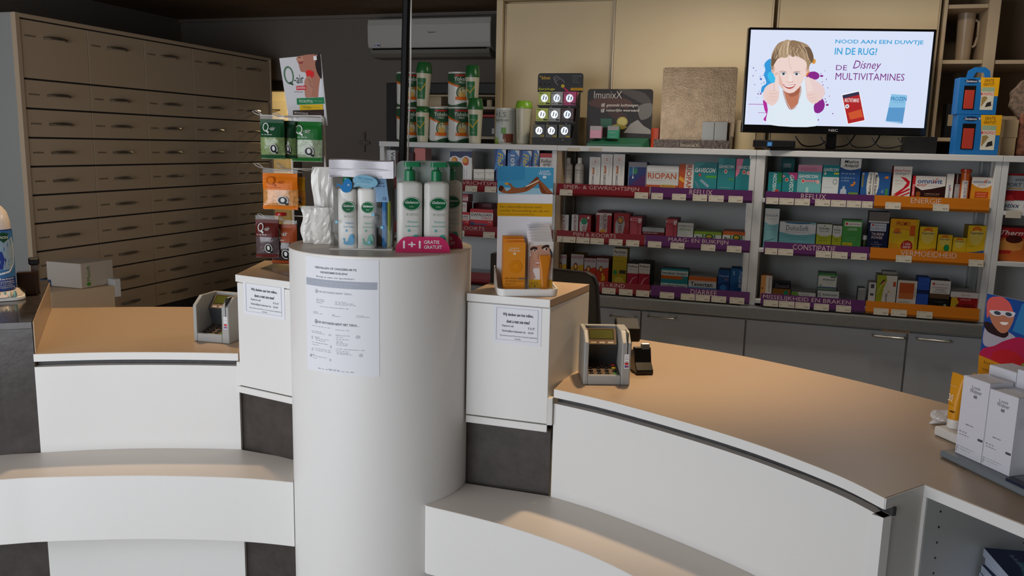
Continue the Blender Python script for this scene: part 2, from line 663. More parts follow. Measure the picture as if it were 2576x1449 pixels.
# ------------------------------------------------------------------ wall of drawers on the left
FX = -3.5
dc = thing('drawer_cabinet', 'tall beige wall of medicine drawers with bow handles along the left', 'cabinet', (-3.9, 4.2, 0), world=True)
MB().box(ROOM_X0 + .03, FX - .02, 3.19, 5.235, 0, 2.045).build('body', SHADOW, dc)
MB().box(FX - .024, FX + .004, 3.165, 3.19, 0, 2.065).build('edge_strip', DRAWER, dc, bevel=.001)
MB().box(ROOM_X0 + .03, FX - .0242, 3.165, 3.19, 0, 2.065).build('end_panel', M('cool_grey_laminate', '#9a9c99', .5), dc, bevel=.002)
MB().box(ROOM_X0 + .03, FX + .004, 5.235, 5.25, 0, 2.065).build('end_panel', DRAWER, dc, bevel=.002)
MB().box(ROOM_X0 + .03, FX + .004, 3.19, 5.235, 2.045, 2.065).build('top_panel', DRAWER, dc, bevel=.002)
rows = [(1.762, 2.042)] + [(1.762 - .14 * (i + 1), 1.762 - .14 * i) for i in range(9)]
hb = MB()
hb.tube([(0, -.068, -.004), (.014, -.06, -.001), (.021, -.03, .001), (.023, 0, .002), (.021, .03, .001), (.014, .06, -.001), (0, .068, -.004)], [.007, .006, .007, .008, .007, .006, .007], 6)
first = None
for ci in range(5):
    y0, y1 = 3.19 + .409 * ci, 3.19 + .409 * (ci + 1)
    for ri, (z0, z1) in enumerate(rows):
        d = MB().box(FX - .02, FX, y0 + .0015, y1 - .0015, z0 + .0045, z1 - .0045).build('drawer', DRAWER, dc, bevel=.0012)
        zc = z1 - .075 if ri == 0 else (z0 + z1) / 2
        if first is None:
            first = hb.build('handle', M('handle_steel', '#a39d92', .3, .9), d, smooth=True)
            h = first
        else:
            h = first.copy()
            COL.objects.link(h)
            h.parent = d
        h.location = (FX, y0 + .2, zc)
        art('drawer_code', d, plane_map((FX, y0 + .025, zc - .006), (0, 1, 0), (0, 0, 1), .065, .012), [('s', 0, 0, 1, 1, '#4a4038', 6)], 'matt')

# ------------------------------------------------------------------ shelving along the back
SH_Y, SH_B = 4.0, 4.33
ROWS = [1.322, 1.093, 0.853]           # top edge of the coloured strips
SHELF = [z - .034 for z in ROWS]        # upper face of the shelf boards
TOPZ = 1.505
RED, PUR, ORA = M('red_strip', '#6f1721', .35, spec=.25), M('purple_strip', '#4c2254', .35, spec=.25), M('orange_strip', '#a96214', .35, spec=.25)
TICKET = M('price_ticket', '#b9b3a6', .5, spec=.2)


def X(u, v=500, y=SH_Y):
    return at(u, v, y=y).x


def strip(unit, row, u0, u1, mat, text=None, tu=None, tickets=(), half=False, vref=None):
    zt = ROWS[row]
    v = [485, 613, 746][row] if vref is None else vref
    ys = 3.975
    x0, x1 = X(u0, v, ys), X(u1, v, ys)
    prof = [(ys + .012, zt - .058), (ys - .004, zt - .056), (ys - .010, zt - .045), (ys - .006, zt - .032), (ys + .002, zt), (ys + .006, zt), (ys + .004, zt - .03), (ys + .012, zt - .03)]
    s = MB().slab(prof, 'x', x0, x1).build('price_strip', mat, unit, smooth=False)
    if text:
        a, b_ = X(tu[0], v, ys), X(tu[1], v, ys)
        art('lettering', s, plane_map((a, ys - .0052, zt - .0285), (1, 0, 0), (0, .22, 1), b_ - a, .0235), [('t', text, 0, 0, 1, 1, '#bda9a8', 'l')], 'matt')
    for (a, b_) in tickets:
        a, b_ = X(a, v + 25, ys), X(b_, v + 25, ys)
        art('price_ticket', s, plane_map((a, ys - .0126, zt - .0565), (1, 0, 0), (0, .005, .03), b_ - a, .0295), [('r', 0, 0, 1, 1, '#b9b3a6'), ('s', .06, .78, .75, .88, '#6f6a60', 3), ('s', .06, .3, .2, .45, '#6f6a60', 1), ('s', .62, .25, .92, .45, '#4a463e', 2)], 'matt')
    return s


def shelf_unit(label, x0, x1, tl=.025, tr=.025, shelves=SHELF, leftmat=None, rails=True):
    t = thing('shelf_unit', label, 'shelf', ((x0 + x1) / 2, 4.15, .79), world=True, group='grey shelf units along the back wall')
    MB().box(x0, x0 + tl, SH_Y, SH_B, .79, TOPZ - .026).build('side_panel', leftmat or GREYLAM, t, bevel=.0015)
    MB().box(x1 - tr, x1, SH_Y, SH_B, .79, TOPZ - .026).build('side_panel', GREYLAM, t, bevel=.0015)
    MB().box(x0, x1, SH_Y - .008, SH_B, TOPZ - .026, TOPZ).build('top_board', GREYLAM, t, bevel=.0015)
    MB().box(x0 + tl, x1 - tr, SH_B - .012, SH_B, .79, TOPZ - .026).build('back_panel', M('shelf_back_grey', '#ccd0d0', .6), t)
    for z in shelves:
        MB().box(x0 + tl, x1 - tr, SH_Y - .005, SH_B - .012, z - .018, z).build('shelf_board', GREYLAM, t, bevel=.001)
    if rails:
        for yy in (4.06, 4.25):
            for xx, sg in ((x0 + tl, 1), (x1 - tr, -1)):
                r = MB()
                zs = [.79] + sorted(shelves) + [TOPZ - .026]
                for i in range(len(zs) - 1):
                    r.box(min(xx, xx + sg * .005), max(xx, xx + sg * .005), yy, yy + .018, zs[i], zs[i + 1] - (.018 if i < len(zs) - 2 else 0))
                r.build('shelf_rail', METAL, t)
    return t


UA, UB, UC, UD = -2.021, -1.061, -.124, .87
WOODEDGE = M('brown_edge_laminate', '#8d7658', .5)
unitA = shelf_unit('leftmost grey shelf unit, half hidden behind the lotion packs', UA, UB - .001)
unitB = shelf_unit('grey shelf unit with red and purple strips between earplug display and television', UB, UC - .001, leftmat=WOODEDGE)
unitC = shelf_unit('grey shelf unit with purple and orange strips below the television', UC, UD - .001, tl=.04)
unitD = shelf_unit('grey shelf unit at the right edge holding red boxes', UD, 1.75, shelves=[at(2550, 531, y=SH_Y).z, at(2550, 660, y=SH_Y).z], rails=False)
strip(unitA, 0, 968, 1392, RED, 'SPIER- & GEWRICHTSPIJN', (1070, 1262), [(1010, 1040), (1172, 1202), (1221, 1250), (1290, 1320)], vref=460)
strip(unitA, 1, 968, 1390, RED, 'PIJN & KOORTS', (1110, 1219), [(1060, 1090), (1144, 1170), (1217, 1246), (1300, 1330)], vref=575)
strip(unitA, 2, 968, 1388, RED, 'PIJN & KOORTS', (1040, 1150), [(1060, 1090), (1144, 1170)], vref=705)
strip(unitB, 0, 1401, 1634, RED, 'SPIER- & GEWRICHTSPIJN', (1418, 1608), [(1409, 1441), (1597, 1631)], vref=470)
strip(unitB, 0, 1637, 1894, PUR, 'REFLUX', (1735, 1793), [(1639, 1668), (1691, 1726), (1743, 1779), (1783, 1821), (1833, 1869)], vref=475)
strip(unitB, 1, 1400, 1622, RED, 'PIJN & KOORTS', (1443, 1550), [(1402, 1415), (1416, 1449), (1451, 1484), (1486, 1520), (1533, 1567), (1576, 1609)], vref=585)
strip(unitB, 1, 1624, 1888, PUR, 'MAAG- EN BUIKPIJN', (1682, 1833), [(1630, 1664), (1687, 1722), (1764, 1800), (1829, 1866)], vref=598)
strip(unitB, 2, 1398, 1636, RED, 'PIJN & KOORTS - KIND', (1415, 1572), [(1470, 1506), (1515, 1549), (1558, 1592), (1601, 1634)], vref=715)
strip(unitB, 2, 1638, 1887, PUR, 'DIARREE', (1738, 1804), [(1660, 1696), (1713, 1748), (1750, 1786), (1790, 1827), (1836, 1873)], vref=727)
strip(unitC, 0, 1926, 2199, PUR, 'REFLUX', (2016, 2079), [(1927, 1958), (1960, 1997), (1999, 2037), (2050, 2088), (2090, 2128), (2130, 2166), (2168, 2195)])
strip(unitC, 0, 2201, 2492, ORA, 'ENERGIE', (2293, 2370), [(2227, 2266), (2347, 2388)])
strip(unitC, 1, 1922, 2189, PUR, 'CONSTIPATIE', (1995, 2103), [(1924, 1955), (1957, 1995), (2052, 2091), (2093, 2132), (2141, 2181)])
strip(unitC, 1, 2191, 2480, ORA, 'VERMOEIDHEID', (2268, 2410), [(2254, 2294), (2438, 2476)])
strip(unitC, 2, 1914, 2178, PUR, 'MISSELIJKHEID EN BRAKEN', (1920, 2141), [(1920, 1957), (1959, 1998), (2000, 2037), (2047, 2085), (2103, 2141)])
strip(unitC, 2, 2180, 2468, ORA, None, None, [(2198, 2236), (2242, 2282), (2307, 2347)])
for u0, u1, v in ((2530, 2570, 548),):
    a = at(u0, v, y=3.98)
    c = at(u1, v - 10, y=3.98)
    MB().box(a.x, c.x, 3.985, 3.99, a.z, c.z + .01).build('price_ticket', TICKET, unitD)
for k, (u0, u1) in enumerate(((1428, 1458), (1483, 1513))):      # tickets hanging from the top board
    a, c = at(u0, 378, y=3.985), at(u1, 372, y=3.985)
    MB().box(a.x, c.x, 3.984, 3.991, a.z - .004, c.z).build('price_ticket', TICKET, unitB)

# worktop and base cabinets under the shelves
WT = tag(MB().box(-2.03, 1.76, 3.945, 4.36, .735, .789).build('worktop', M('steel_worktop', '#8d9092', .35, .6, noise=(80, .08)), bevel=.006, seg=2),
         'grey metallic worktop running under the back shelves', 'worktop')
DOORM = M('grey_cabinet_door', '#b2bac6', .45, noise=(400, .02))
bases = [(-2.02, -1.085, 'grey base cabinet hidden behind the round white column', None),
         (-1.085, -.609, 'grey base cabinet behind the black monitor', (1537, 1600, 793)),
         (-.609, -.118, 'grey base cabinet under the diarrhoea shelf', (1632, 1700, 795)),
         (-.118, .574, 'wide grey base cabinet with a printed tape label above its handle', (2195, 2275, 843)),
         (.574, 1.2, 'grey base cabinet left of the skiing poster', (2305, 2390, 851))]
for x0, x1, lab, hd in bases:
    t = thing('base_cabinet', lab, 'cabinet', ((x0 + x1) / 2, 4.15, 0), world=True, group='grey base cabinets under the worktop')
    MB().box(x0, x1, 4.002, 4.34, .08, .734).build('body', GREYLAM, t)
    MB().box(x0 + .02, x1 - .02, 4.04, 4.3, 0, .08).build('plinth', SHADOW, t)
    d = MB().box(x0 + .004, x1 - .004, 3.982, 4.0, .09, .722).build('door', DOORM, t, bevel=.0015)
    if hd:
        a, c = at(hd[0], hd[2], y=3.982), at(hd[1], hd[2] + 4, y=3.982)
        z = (a.z + c.z) / 2
        MB().tube([(a.x, 3.981, z), (a.x, 3.955, z), (a.x + .006, 3.949, z), (c.x - .006, 3.949, z), (c.x, 3.955, z), (c.x, 3.981, z)], .0048, 8).build('handle', METAL, d, smooth=True)
    if hd and hd[0] == 2195:
        a = at(2218, 834, y=3.98)
        art('tape_label', d, plane_map((a.x, 3.982, a.z), (1, 0, 0), (0, 0, 1), .115, .016), [('r', 0, 0, 1, 1, '#c8a987'), ('t', 'KOMPRESSEN', .04, .2, .96, .8, '#3b2a22')], 'matt')
    if hd and hd[0] == 1537:
        a = at(1552, 775, y=3.98)
        art('tape_label', d, plane_map((a.x, 3.982, a.z), (1, 0, 0), (0, 0, 1), .11, .016), [('r', 0, 0, 1, 1, '#b9a386'), ('s', .05, .25, .95, .75, '#3b2a22', 9)], 'matt')

# ------------------------------------------------------------------ cream sliding-door closet and open cupboard behind the shelves
CY = 4.42
xs = [at(u, v, y=CY).x for u, v in ((1250, 60), (1266, 60), (1539, 150), (1949, 30), (2368, 60))]
cl = thing('sliding_door_closet', 'tall cream closet with three sliding doors above the back shelves', 'closet', ((xs[0] + xs[4]) / 2, CY + .3, 0), world=True)
EDGE = M('warm_metal_edge', '#b3a48c', .35, .7)
MB().box(xs[0], xs[1], CY - .01, CY + .6, 0, 2.262).build('side_panel', PANEL, cl, bevel=.002)
MB().box(xs[0], xs[4], CY - .012, CY + .6, 2.262, 2.285).build('top_panel', PANEL, cl, bevel=.002)
MB().box(xs[1], xs[4], CY + .06, CY + .6, 0, 2.262).build('body', PANEL, cl)
for i, (a, c, yy) in enumerate(((xs[1], xs[2] + .02, CY + .024), (xs[2], xs[3], CY), (xs[3] + .012, xs[4] - .002, CY + .024))):
    d = MB().box(a + .002, c - .002, yy, yy + .018, .02, 2.25).build('sliding_door', PANEL, cl, bevel=.002)
    for e in ((a, a + .01), (c - .012, c - .002)):
        MB().box(e[0] + .001, e[1], yy - .006, yy, .02, 2.25).build('edge_profile', EDGE, d, bevel=.0015)

oc = thing('open_cupboard', 'open cream cupboard with shelves right of the television', 'cupboard', (1.1, CY + .2, 0), world=True)
pX = [at(u, v, y=CY).x for u, v in ((2372, 60), (2480, 90), (2510, 90))]
xr = 1.7
CUP = M('cupboard_cream', '#b9a488', .55)
MB().box(pX[0], pX[0] + .015, CY, CY + .5, .8, 2.285).build('side_panel', CUP, oc, bevel=.0015)
MB().box(pX[1], pX[2], CY, CY + .5, .8, 2.285).build('side_panel', CUP, oc, bevel=.0015)
MB().box(xr, xr + .02, CY, CY + .5, .8, 2.285).build('side_panel', CUP, oc)
MB().box(pX[0], xr + .02, CY + .5, CY + .515, 0, 2.285).build('back_panel', M('cupboard_back', '#8f7c63', .6), oc)
for u, v, a, c in ((2420, 150, pX[0] + .015, pX[1]), (2420, 10, pX[0] + .015, pX[1]), (2372, 346, pX[0] + .015, pX[1]), (2545, 150, pX[2], xr), (2545, 292, pX[2], xr)):
    z = at(u, v, y=CY).z
    MB().box(a, c, CY + .01, CY + .5, z - .018, z).build('shelf_board', CUP, oc, bevel=.0015)

# ------------------------------------------------------------------ air conditioner, crucifix
a, c = at(926, 40, y=5.2), at(1275, 142, y=5.2)
ac = thing('air_conditioner', 'white split air conditioner high on the dark back wall', 'air conditioner', (a.x, 5.3, c.z), world=True)
zt, zb = at(1090, 42, y=5.2).z, at(1090, 143, y=5.2).z
zf = at(1090, 119, y=5.2).z
ax1 = a.x + .87
MB().slab([(5.38, zb + .03), (5.38, zt), (5.22, zt), (5.195, zt - .01), (5.185, zt - .05), (5.19, zf + .03), (5.2, zf)], 'x', a.x, ax1).build('casing', M('ac_white', '#b9b7b1', .4), ac, bevel=.006, seg=2)
MB().slab([(5.21, zf - .004), (5.205, zf - .012), (5.215, zf - .035), (5.24, zb + .004), (5.26, zb), (5.38, zb), (5.38, zf - .004)], 'x', a.x + .012, ax1 - .012).build('outlet', M('ac_grey', '#77736c', .5), ac, bevel=.004)
MB().slab([(5.202, zf - .002), (5.198, zf - .012), (5.204, zf - .012), (5.208, zf - .002)], 'x', a.x + .03, ax1 - .03).build('louvre_slot', BLACK, ac)
q = at(1086, 82, y=5.18)
art('brand_lettering', ac, plane_map((q.x - .03, 5.186, q.z), (1, 0, 0), (0, 0, 1), .055, .009), [('t', 'Panasonic', 0, 0, 1, 1, '#3a3a3a', 'b')], 'matt')
q = at(938, 119, y=5.18)
art('service_sticker', ac, plane_map((q.x, 5.188, q.z), (1, 0, 0), (0, 0, 1), .05, .026), [('r', 0, 0, 1, 1, '#c9ccd6'), ('t', 'K1M', .1, .2, .9, .8, '#2b3560', 'b')], 'matt')
cz0, cz1 = at(918, 382, y=WALL_Y).z, at(918, 333, y=WALL_Y).z
cx = at(918, 357, y=WALL_Y).x
czm = at(918, 359, y=WALL_Y).z
cr = MB()
PW = M('pewter', '#5d554d', .4)
cr.slab([(cx - .008, cz0), (cx + .008, cz0), (cx + .006, czm - .02), (cx + .02, czm - .012), (cx + .04, czm - .012), (cx + .044, czm), (cx + .04, czm + .012), (cx + .02, czm + .012),
         (cx + .006, czm + .02), (cx + .009, cz1), (cx - .009, cz1), (cx - .006, czm + .02), (cx - .02, czm + .012), (cx - .04, czm + .012), (cx - .044, czm), (cx - .04, czm - .012), (cx - .02, czm - .012), (cx - .006, czm - .02)], 'y', WALL_Y - .014, WALL_Y - .001)
tag(cr.build('wall_cross', PW, bevel=.002), 'small dark metal cross on the grey wall beside the shelf', 'cross')

# ------------------------------------------------------------------ back room seen through the openings
bk = thing('storage_cabinet', 'bright cream cabinet with bow handles seen through the doorway', 'cabinet', (-4.1, 6.6, 0), world=True)
BRC = M('backroom_cream', '#efe2bb', .5)
MB().box(-4.36, -3.5, 6.32, 6.9, 0, 2.1).build('body', BRC, bk)
for i in range(3):
    d = MB().box(-4.358, -4.05, 6.3, 6.32, .05 + .6 * i, .63 + .6 * i).build('door', BRC, bk, bevel=.002)
    e = MB().box(-4.045, -3.5, 6.3, 6.32, .05 + .6 * i, .63 + .6 * i).build('door', BRC, bk, bevel=.002)
    for dd, xx in ((d, -4.25), (e, -3.97)):
        MB().tube([(xx, 6.3, .55 + .6 * i), (xx + .03, 6.275, .55 + .6 * i), (xx + .1, 6.275, .55 + .6 * i), (xx + .13, 6.3, .55 + .6 * i)], .005, 6).build('handle', STEEL, dd)
rk = thing('storage_rack', 'dark rack of clutter seen through the wide opening behind the green cans', 'rack', (-2.3, 6.2, 0), world=True)
RKM = M('rack_board', '#d9cfb9', .5)
rz = [at(1220, 343, y=5.95).z, at(1220, 268, y=5.95).z, at(1220, 236, y=5.95).z]
for z in rz:
    MB().box(-3.0, -1.5, 5.95, 6.4, z - .02, z).build('shelf_board', RKM, rk, bevel=.001)
for x in (-3.02, -1.5):
    MB().box(x, x + .02, 5.95, 6.4, 0, 2.1).build('upright', BLACK, rk)
MB().box(-3.0, -1.5, 6.4, 6.41, 0, 2.2).build('back_panel', M('rack_back', '#1c1815', .8), rk)


def simple_box(name, label, cat, x0, x1, y0, y1, z0, z1, mat, group=None, bevel=.0015, ops=None):
    m = MB().box(-(x1 - x0) / 2, (x1 - x0) / 2, -(y1 - y0) / 2, (y1 - y0) / 2, 0, z1 - z0)
    m.box(-(x1 - x0) / 2 + .002, (x1 - x0) / 2 - .002, -(y1 - y0) / 2 + .002, -(y1 - y0) / 2 + (y1 - y0) * .45, z1 - z0, z1 - z0 + .0006)
    o = tag(m.build(name, mat, loc=((x0 + x1) / 2, (y0 + y1) / 2, z0), bevel=bevel), label, cat, group)
    if ops:
        art('print', o, plane_map((-(x1 - x0) / 2, -(y1 - y0) / 2, 0), (1, 0, 0), (0, 0, 1), x1 - x0, z1 - z0), ops)
    return o


a, c = at(1066, 300, y=6.0), at(1110, 240, y=6.0)
simple_box('storage_box', 'pale storage box in the back room behind the green cans', 'box', a.x, c.x, 6.0, 6.3, rz[1], c.z, M('pale_card', '#d6cbb4', .6))
a, c = at(1202, 340, y=6.0), at(1245, 288, y=6.0)
t = thing('storage_crate', 'black crate with a red lid in the back room', 'crate', ((a.x + c.x) / 2, 6.12, rz[0]), world=True)
MB().box(a.x, c.x + .03, 6.0, 6.3, rz[0], c.z - .022).build('tub', BLACK, t, bevel=.003)
MB().box(a.x - .005, c.x + .035, 5.995, 6.305, c.z - .022, c.z).build('lid', M('red_lid', '#c32a22', .35), t, bevel=.004)
MB().box(c.x - .02, c.x, 5.994, 5.999, rz[0] + .02, rz[0] + .06).build('tag', PAPER, t)
q = at(1230, 246, y=6.0)
o = MB().lathe([(.018, 0), (.022, .003), (.022, .05), (.018, .053)], 14)
tag(o.build('paper_roll', M('cream_roll', '#e6d9b4', .6), loc=(q.x, 6.02, rz[1]), smooth=True), 'small cream roll standing on the rack in the back room', 'roll')
ld = bpy.data.lights.new('backroom_bulb', 'POINT')
ld.energy, ld.color, ld.shadow_soft_size = 30, (1, .78, .45), .08
lt = thing('pendant_lamp', 'small pendant lamp in the back room', 'lamp', (-3.45, 5.95, 2.05))
MB().lathe([(.09, 0), (.06, .07), (.02, .1)], 18).build('lamp_shade', M('lamp_metal', '#cfc6b2', .4), lt, smooth=True)
MB().tube([(0, 0, .1), (0, 0, CEIL_Z - 2.05)], .004, 6).build('cord', BLACK, lt)
lo = bpy.data.objects.new('backroom_bulb', ld)
COL.objects.link(lo)
lo.location = (0, 0, -.04)
lo.parent = lt

# ------------------------------------------------------------------ service counters
CZ, LZ, LB = .885, .59, .405
CC, CR = (-1.001, 1.99), .238          # round column


def arc_pts(a0, a1, n=10, r=CR + .001):
    return [(CC[0] + r * math.cos(a0 + (a1 - a0) * i / n), CC[1] + r * math.sin(a0 + (a1 - a0) * i / n)) for i in range(n + 1)]


def ang(p):
    return math.atan2(p[1] - CC[1], p[0] - CC[0])


col_ = thing('display_column', 'round white column standing between the two counters', 'column', (*CC, 0), world=True)
MB().lathe([(CR, 0), (CR, 1.2285)], 72, CC).build('shaft', WHITE, col_, smooth=True)
MB().lathe([(CR + .0006, 1.2285), (CR + .0006, 1.231)], 72, CC).build('top_disc', M('column_top', '#cfc6bc', .4), col_)


def counter_panel(front, z0, z1, th=.02):
    """Curved board whose face follows the front curve."""
    return MB().prism(list(front) + offset_curve(front, th)[::-1], z0, z1)


# right counter
RF = smooth_curve([(-.521, 2.011), (-.382, 1.967), (-.196, 1.883), (-.016, 1.783), (.137, 1.666), (.219, 1.574)], 6)
RB = smooth_curve([(.64, 2.09), (.415, 2.276), (.177, 2.437), (-.1, 2.577), (-.394, 2.661), (-.49, 2.675)], 5)
rc = thing('service_counter', 'right curved white counter with beige top and bag ledge', 'counter', (-.1, 2.1, 0), world=True)
MB().prism(RF + RB + [(-.489, 2.285), (-.52, 2.285)], .862, CZ).build('counter_top', CREAM, rc, bevel=.0008)
edge = [(p[0], p[1]) for p in RF]
MB().prism(offset_curve(edge, -.0015) + edge[::-1], .8625, .8838).build('edge_band', WHITE, rc)
MB().prism(offset_curve(RF, .022) + offset_curve(RF, .03)[::-1], .846, .862).build('groove_strip', SHADOW, rc)
counter_panel(RF, 0, .846).build('front_panel', WHITE, rc)
MB().prism([(.205, 1.604), (.216, 1.592), (.236, 1.612), (.222, 1.626)], .838, .8455).build('groove_floor', SHADOW, rc)
EN = [(.219, 1.574), (.289, 1.672), (.64, 2.09)]
MB().prism([(.219, 1.574), (.64, 2.09), (.622, 2.1), (.2, 1.584)], 0, .846).build('end_panel', WHITE, rc)
MB().prism([(.2405, 1.6), (.64, 2.09), (.622, 2.1), (.222, 1.61)], .846, .862).build('end_panel', WHITE, rc)
MB().prism([(.2205, 1.573), (.6415, 2.089), (.64, 2.09), (.219, 1.574)], .8625, .8838).build('edge_band', WHITE, rc)
LF = smooth_curve([(-.801, 1.842), (-.588, 1.809), (-.389, 1.748), (-.249, 1.678), (-.1, 1.575), (.02, 1.465)], 6)
back = [p for p in RF if p[0] < .15]
a0, a1 = ang((-.765, 2.0)), ang(LF[0])
led = MB().prism(LF + offset_curve(back, -.001)[::-1] + [(-.53, 2.012), (-.762, 2.012)] + arc_pts(a0, a1, 8), LB, LZ)
led.build('bag_ledge', WHITE, rc, bevel=.001)
top = MB().prism(LF + offset_curve(back, -.001)[::-1] + [(-.53, 2.012), (-.762, 2.012)] + arc_pts(a0, a1, 8), LZ, LZ + .0012)
top.build('ledge_top', LEDGE, rc)
MB().box(-.77, -.53, 2.022, 2.04, 0, .766).build('stone_panel', STONE, rc)

# left counter
LFc = smooth_curve([(-1.988, 1.778), (-1.86, 1.853), (-1.739, 1.911), (-1.6, 1.966), (-1.473, 2.008)], 6)
lc = thing('service_counter', 'left curved white counter with beige top and bag ledge', 'counter', (-1.9, 2.1, 0), world=True)
LBk = smooth_curve([(-1.70, 2.615), (-1.876, 2.569), (-2.045, 2.516), (-2.25, 2.42), (-2.467, 2.297)], 5)
MB().prism(LFc + [(-1.57, 2.285)] + LBk, .862, CZ).build('counter_top', CREAM, lc, bevel=.0008)
MB().prism(offset_curve(LFc, -.0015) + LFc[::-1], .8625, .8838).build('edge_band', WHITE, lc)
MB().prism(offset_curve(LFc, .022)[:-1] + offset_curve(LFc, .03)[:-1][::-1], .846, .862).build('groove_strip', SHADOW, lc)
counter_panel(LFc, 0, .846).build('front_panel', WHITE, lc)
LLf = smooth_curve([(-2.42, 1.23), (-2.2, 1.405), (-2.06, 1.505), (-1.926, 1.59), (-1.825, 1.647), (-1.589, 1.75), (-1.35, 1.825), (-1.196, 1.851)], 6)
bk_ = [(-1.2435, 2.0), (-1.291, 1.998), (-1.469, 2.006)] + offset_curve(LFc, -.001)[::-1] + [(-2.06, 1.733), (-2.2, 1.63), (-2.6, 1.34)]
a0, a1 = ang(LLf[-1]), ang(bk_[0])
a0, a1 = a0 % (2 * math.pi), a1 % (2 * math.pi)
for nm, za, zb_, mt in (('bag_ledge', LB, LZ, WHITE), ('ledge_top', LZ, LZ + .0012, LEDGE)):
    MB().prism(LLf + arc_pts(a0, a1, 6)[1:-1] + bk_, za, zb_).build(nm, mt, lc, bevel=.001 if nm == 'bag_ledge' else 0)
MB().prism([(-1.475, 2.02), (-1.2435, 1.985), (-1.24, 2.0), (-1.472, 2.035)], 0, .766).build('stone_panel', STONE, lc)

# dark stone pillar at the far left
pil = thing('stone_pillar', 'dark polished stone pillar at the left end of the left counter', 'pillar', (-2.3, 1.9, 0), world=True)
PT = .977
ptop = [(-1.99, 1.782), (-2.06, 1.732), (-2.22, 1.61), (-2.62, 1.32), (-3.0, 1.75), (-2.52, 2.34), (-2.475, 2.3)]
MB().prism(ptop, 0, PT - .02).build('core', STONE, pil)
MB().prism(ptop, PT - .02, PT).build('top_slab', M('polished_stone_top', '#3d3836', .12, noise=(22, .4)), pil, bevel=.001)
MB().prism([(-1.9885, 1.7835), (-1.9865, 1.785), (-2.4725, 2.302), (-2.4745, 2.3005)], CZ + .001, PT).build('warm_lit_side', CREAM, pil)  # beige sheet on the stone side: warm lamplight put into its colour

# boxes that flank the column
for nm, lab, pts in (('pedestal_box', 'left white box with a notice beside the round column', [(-1.46, 2.003), (-1.2435, 1.96), (-1.29, 2.28), (-1.555, 2.272)]),
                     ('pedestal_box', 'right white box with a notice carrying the suntan display', [(-.758, 2.003), (-.535, 2.004), (-.497, 2.274), (-.76, 2.276)])):
    cx_, cy_ = sum(p[0] for p in pts) / 4, sum(p[1] for p in pts) / 4
    t = thing(nm, lab, 'pedestal', (cx_, cy_, .77), world=True)
    sh = lambda d: [(cx_ + (p[0] - cx_) * (1 - d), cy_ + (p[1] - cy_) * (1 - d)) for p in pts]
    dx, dy = pts[1][0] - pts[0][0], pts[1][1] - pts[0][1]
    L = math.hypot(dx, dy)
    nx, ny = dy / L, -dx / L                                       # outward through the front
    MB().prism(pts, .79, 1.098).build('body', WHITE, t, bevel=.001)
    MB().prism([(pts[0][0] + nx * .006, pts[0][1] + ny * .006), (pts[1][0] + nx * .006, pts[1][1] + ny * .006), pts[1], pts[0]], .793, 1.096).build('front_door', WHITE, t, bevel=.0008)
    MB().prism([(pts[0][0] + nx * .01, pts[0][1] + ny * .01), (pts[1][0] + nx * .01, pts[1][1] + ny * .01), pts[2], pts[3]], 1.1, 1.12).build('top_board', CREAM, t, bevel=.0008)
    MB().prism([(pts[0][0] + nx * .0112, pts[0][1] + ny * .0112), (pts[1][0] + nx * .0112, pts[1][1] + ny * .0112), (pts[1][0] + nx * .01, pts[1][1] + ny * .01), (pts[0][0] + nx * .01, pts[0][1] + ny * .01)], 1.1, 1.1195).build('edge_band', WHITE, t)
    b0, b1 = (pts[0], pts[1]) if 'left' not in lab else ((pts[0][0] - dx / L * .014, pts[0][1] - dy / L * .014), pts[1])
    MB().prism([(b0[0] + nx * .006, b0[1] + ny * .006), (b1[0] + nx * .006, b1[1] + ny * .006), b1, b0], .770, .789).build('base_board', WHITE, t, bevel=.0008)

    if 'left' in lab:
        MB().prism([(-1.4745, 2.001), (-1.4615, 1.9985), (-1.4615, 2.02), (-1.4745, 2.02)], .79, .861).build('side_strip', WHITE, t)
    else:
        MB().prism([(-.5345, 1.9975), (-.5225, 2.0005), (-.5225, 2.02), (-.5345, 2.02)], .79, .861).build('side_strip', WHITE, t)

# open display cabinet at the lower right
oc2 = thing('open_cabinet', 'white open cabinet with shelf-pin holes at the lower right', 'cabinet', (.6, 1.75, 0), world=True)
A0 = Vector((.289, 1.677))
ddir = Vector((.143, -.139)).normalized()
ndir = Vector((-ddir.y, ddir.x))            # into the cabinet


def oc(s, d):
    p = A0 + ddir * s + ndir * d
    return (p.x, p.y)


LEN, DEP = .62, .40
MB().prism([oc(0, 0), oc(.018, 0), oc(.018, DEP), oc(0, DEP)], 0, .862).build('side_panel', WHITE, oc2, bevel=.001)
MB().prism([oc(LEN - .018, 0), oc(LEN, 0), oc(LEN, DEP), oc(LEN - .018, DEP)], 0, .862).build('side_panel', WHITE, oc2, bevel=.001)
MB().prism([oc(0, -.002), oc(LEN, -.002), oc(LEN, DEP), oc(0, DEP)], .862, .8845).build('top_board', WHITE, oc2, bevel=.0008)
MB().prism([oc(0, 0), oc(LEN, 0), oc(LEN, DEP), oc(0, DEP)], .8846, .8856).build('top_surface', CREAM, oc2)
MB().prism([oc(.018, DEP - .012), oc(LEN - .018, DEP - .012), oc(LEN - .018, DEP), oc(.018, DEP)], 0, .862).build('back_panel', GREYLAM, oc2)
MB().prism([oc(.018, .004), oc(LEN - .018, .004), oc(LEN - .018, DEP - .012), oc(.018, DEP - .012)], .55, .568).build('shelf_board', WHITE, oc2, bevel=.001)
MB().prism([oc(.019, .002), oc(.0195, .002), oc(.0195, DEP - .012), oc(.019, DEP - .012)], .57, .86).build('inner_lining', GREYLAM, oc2)
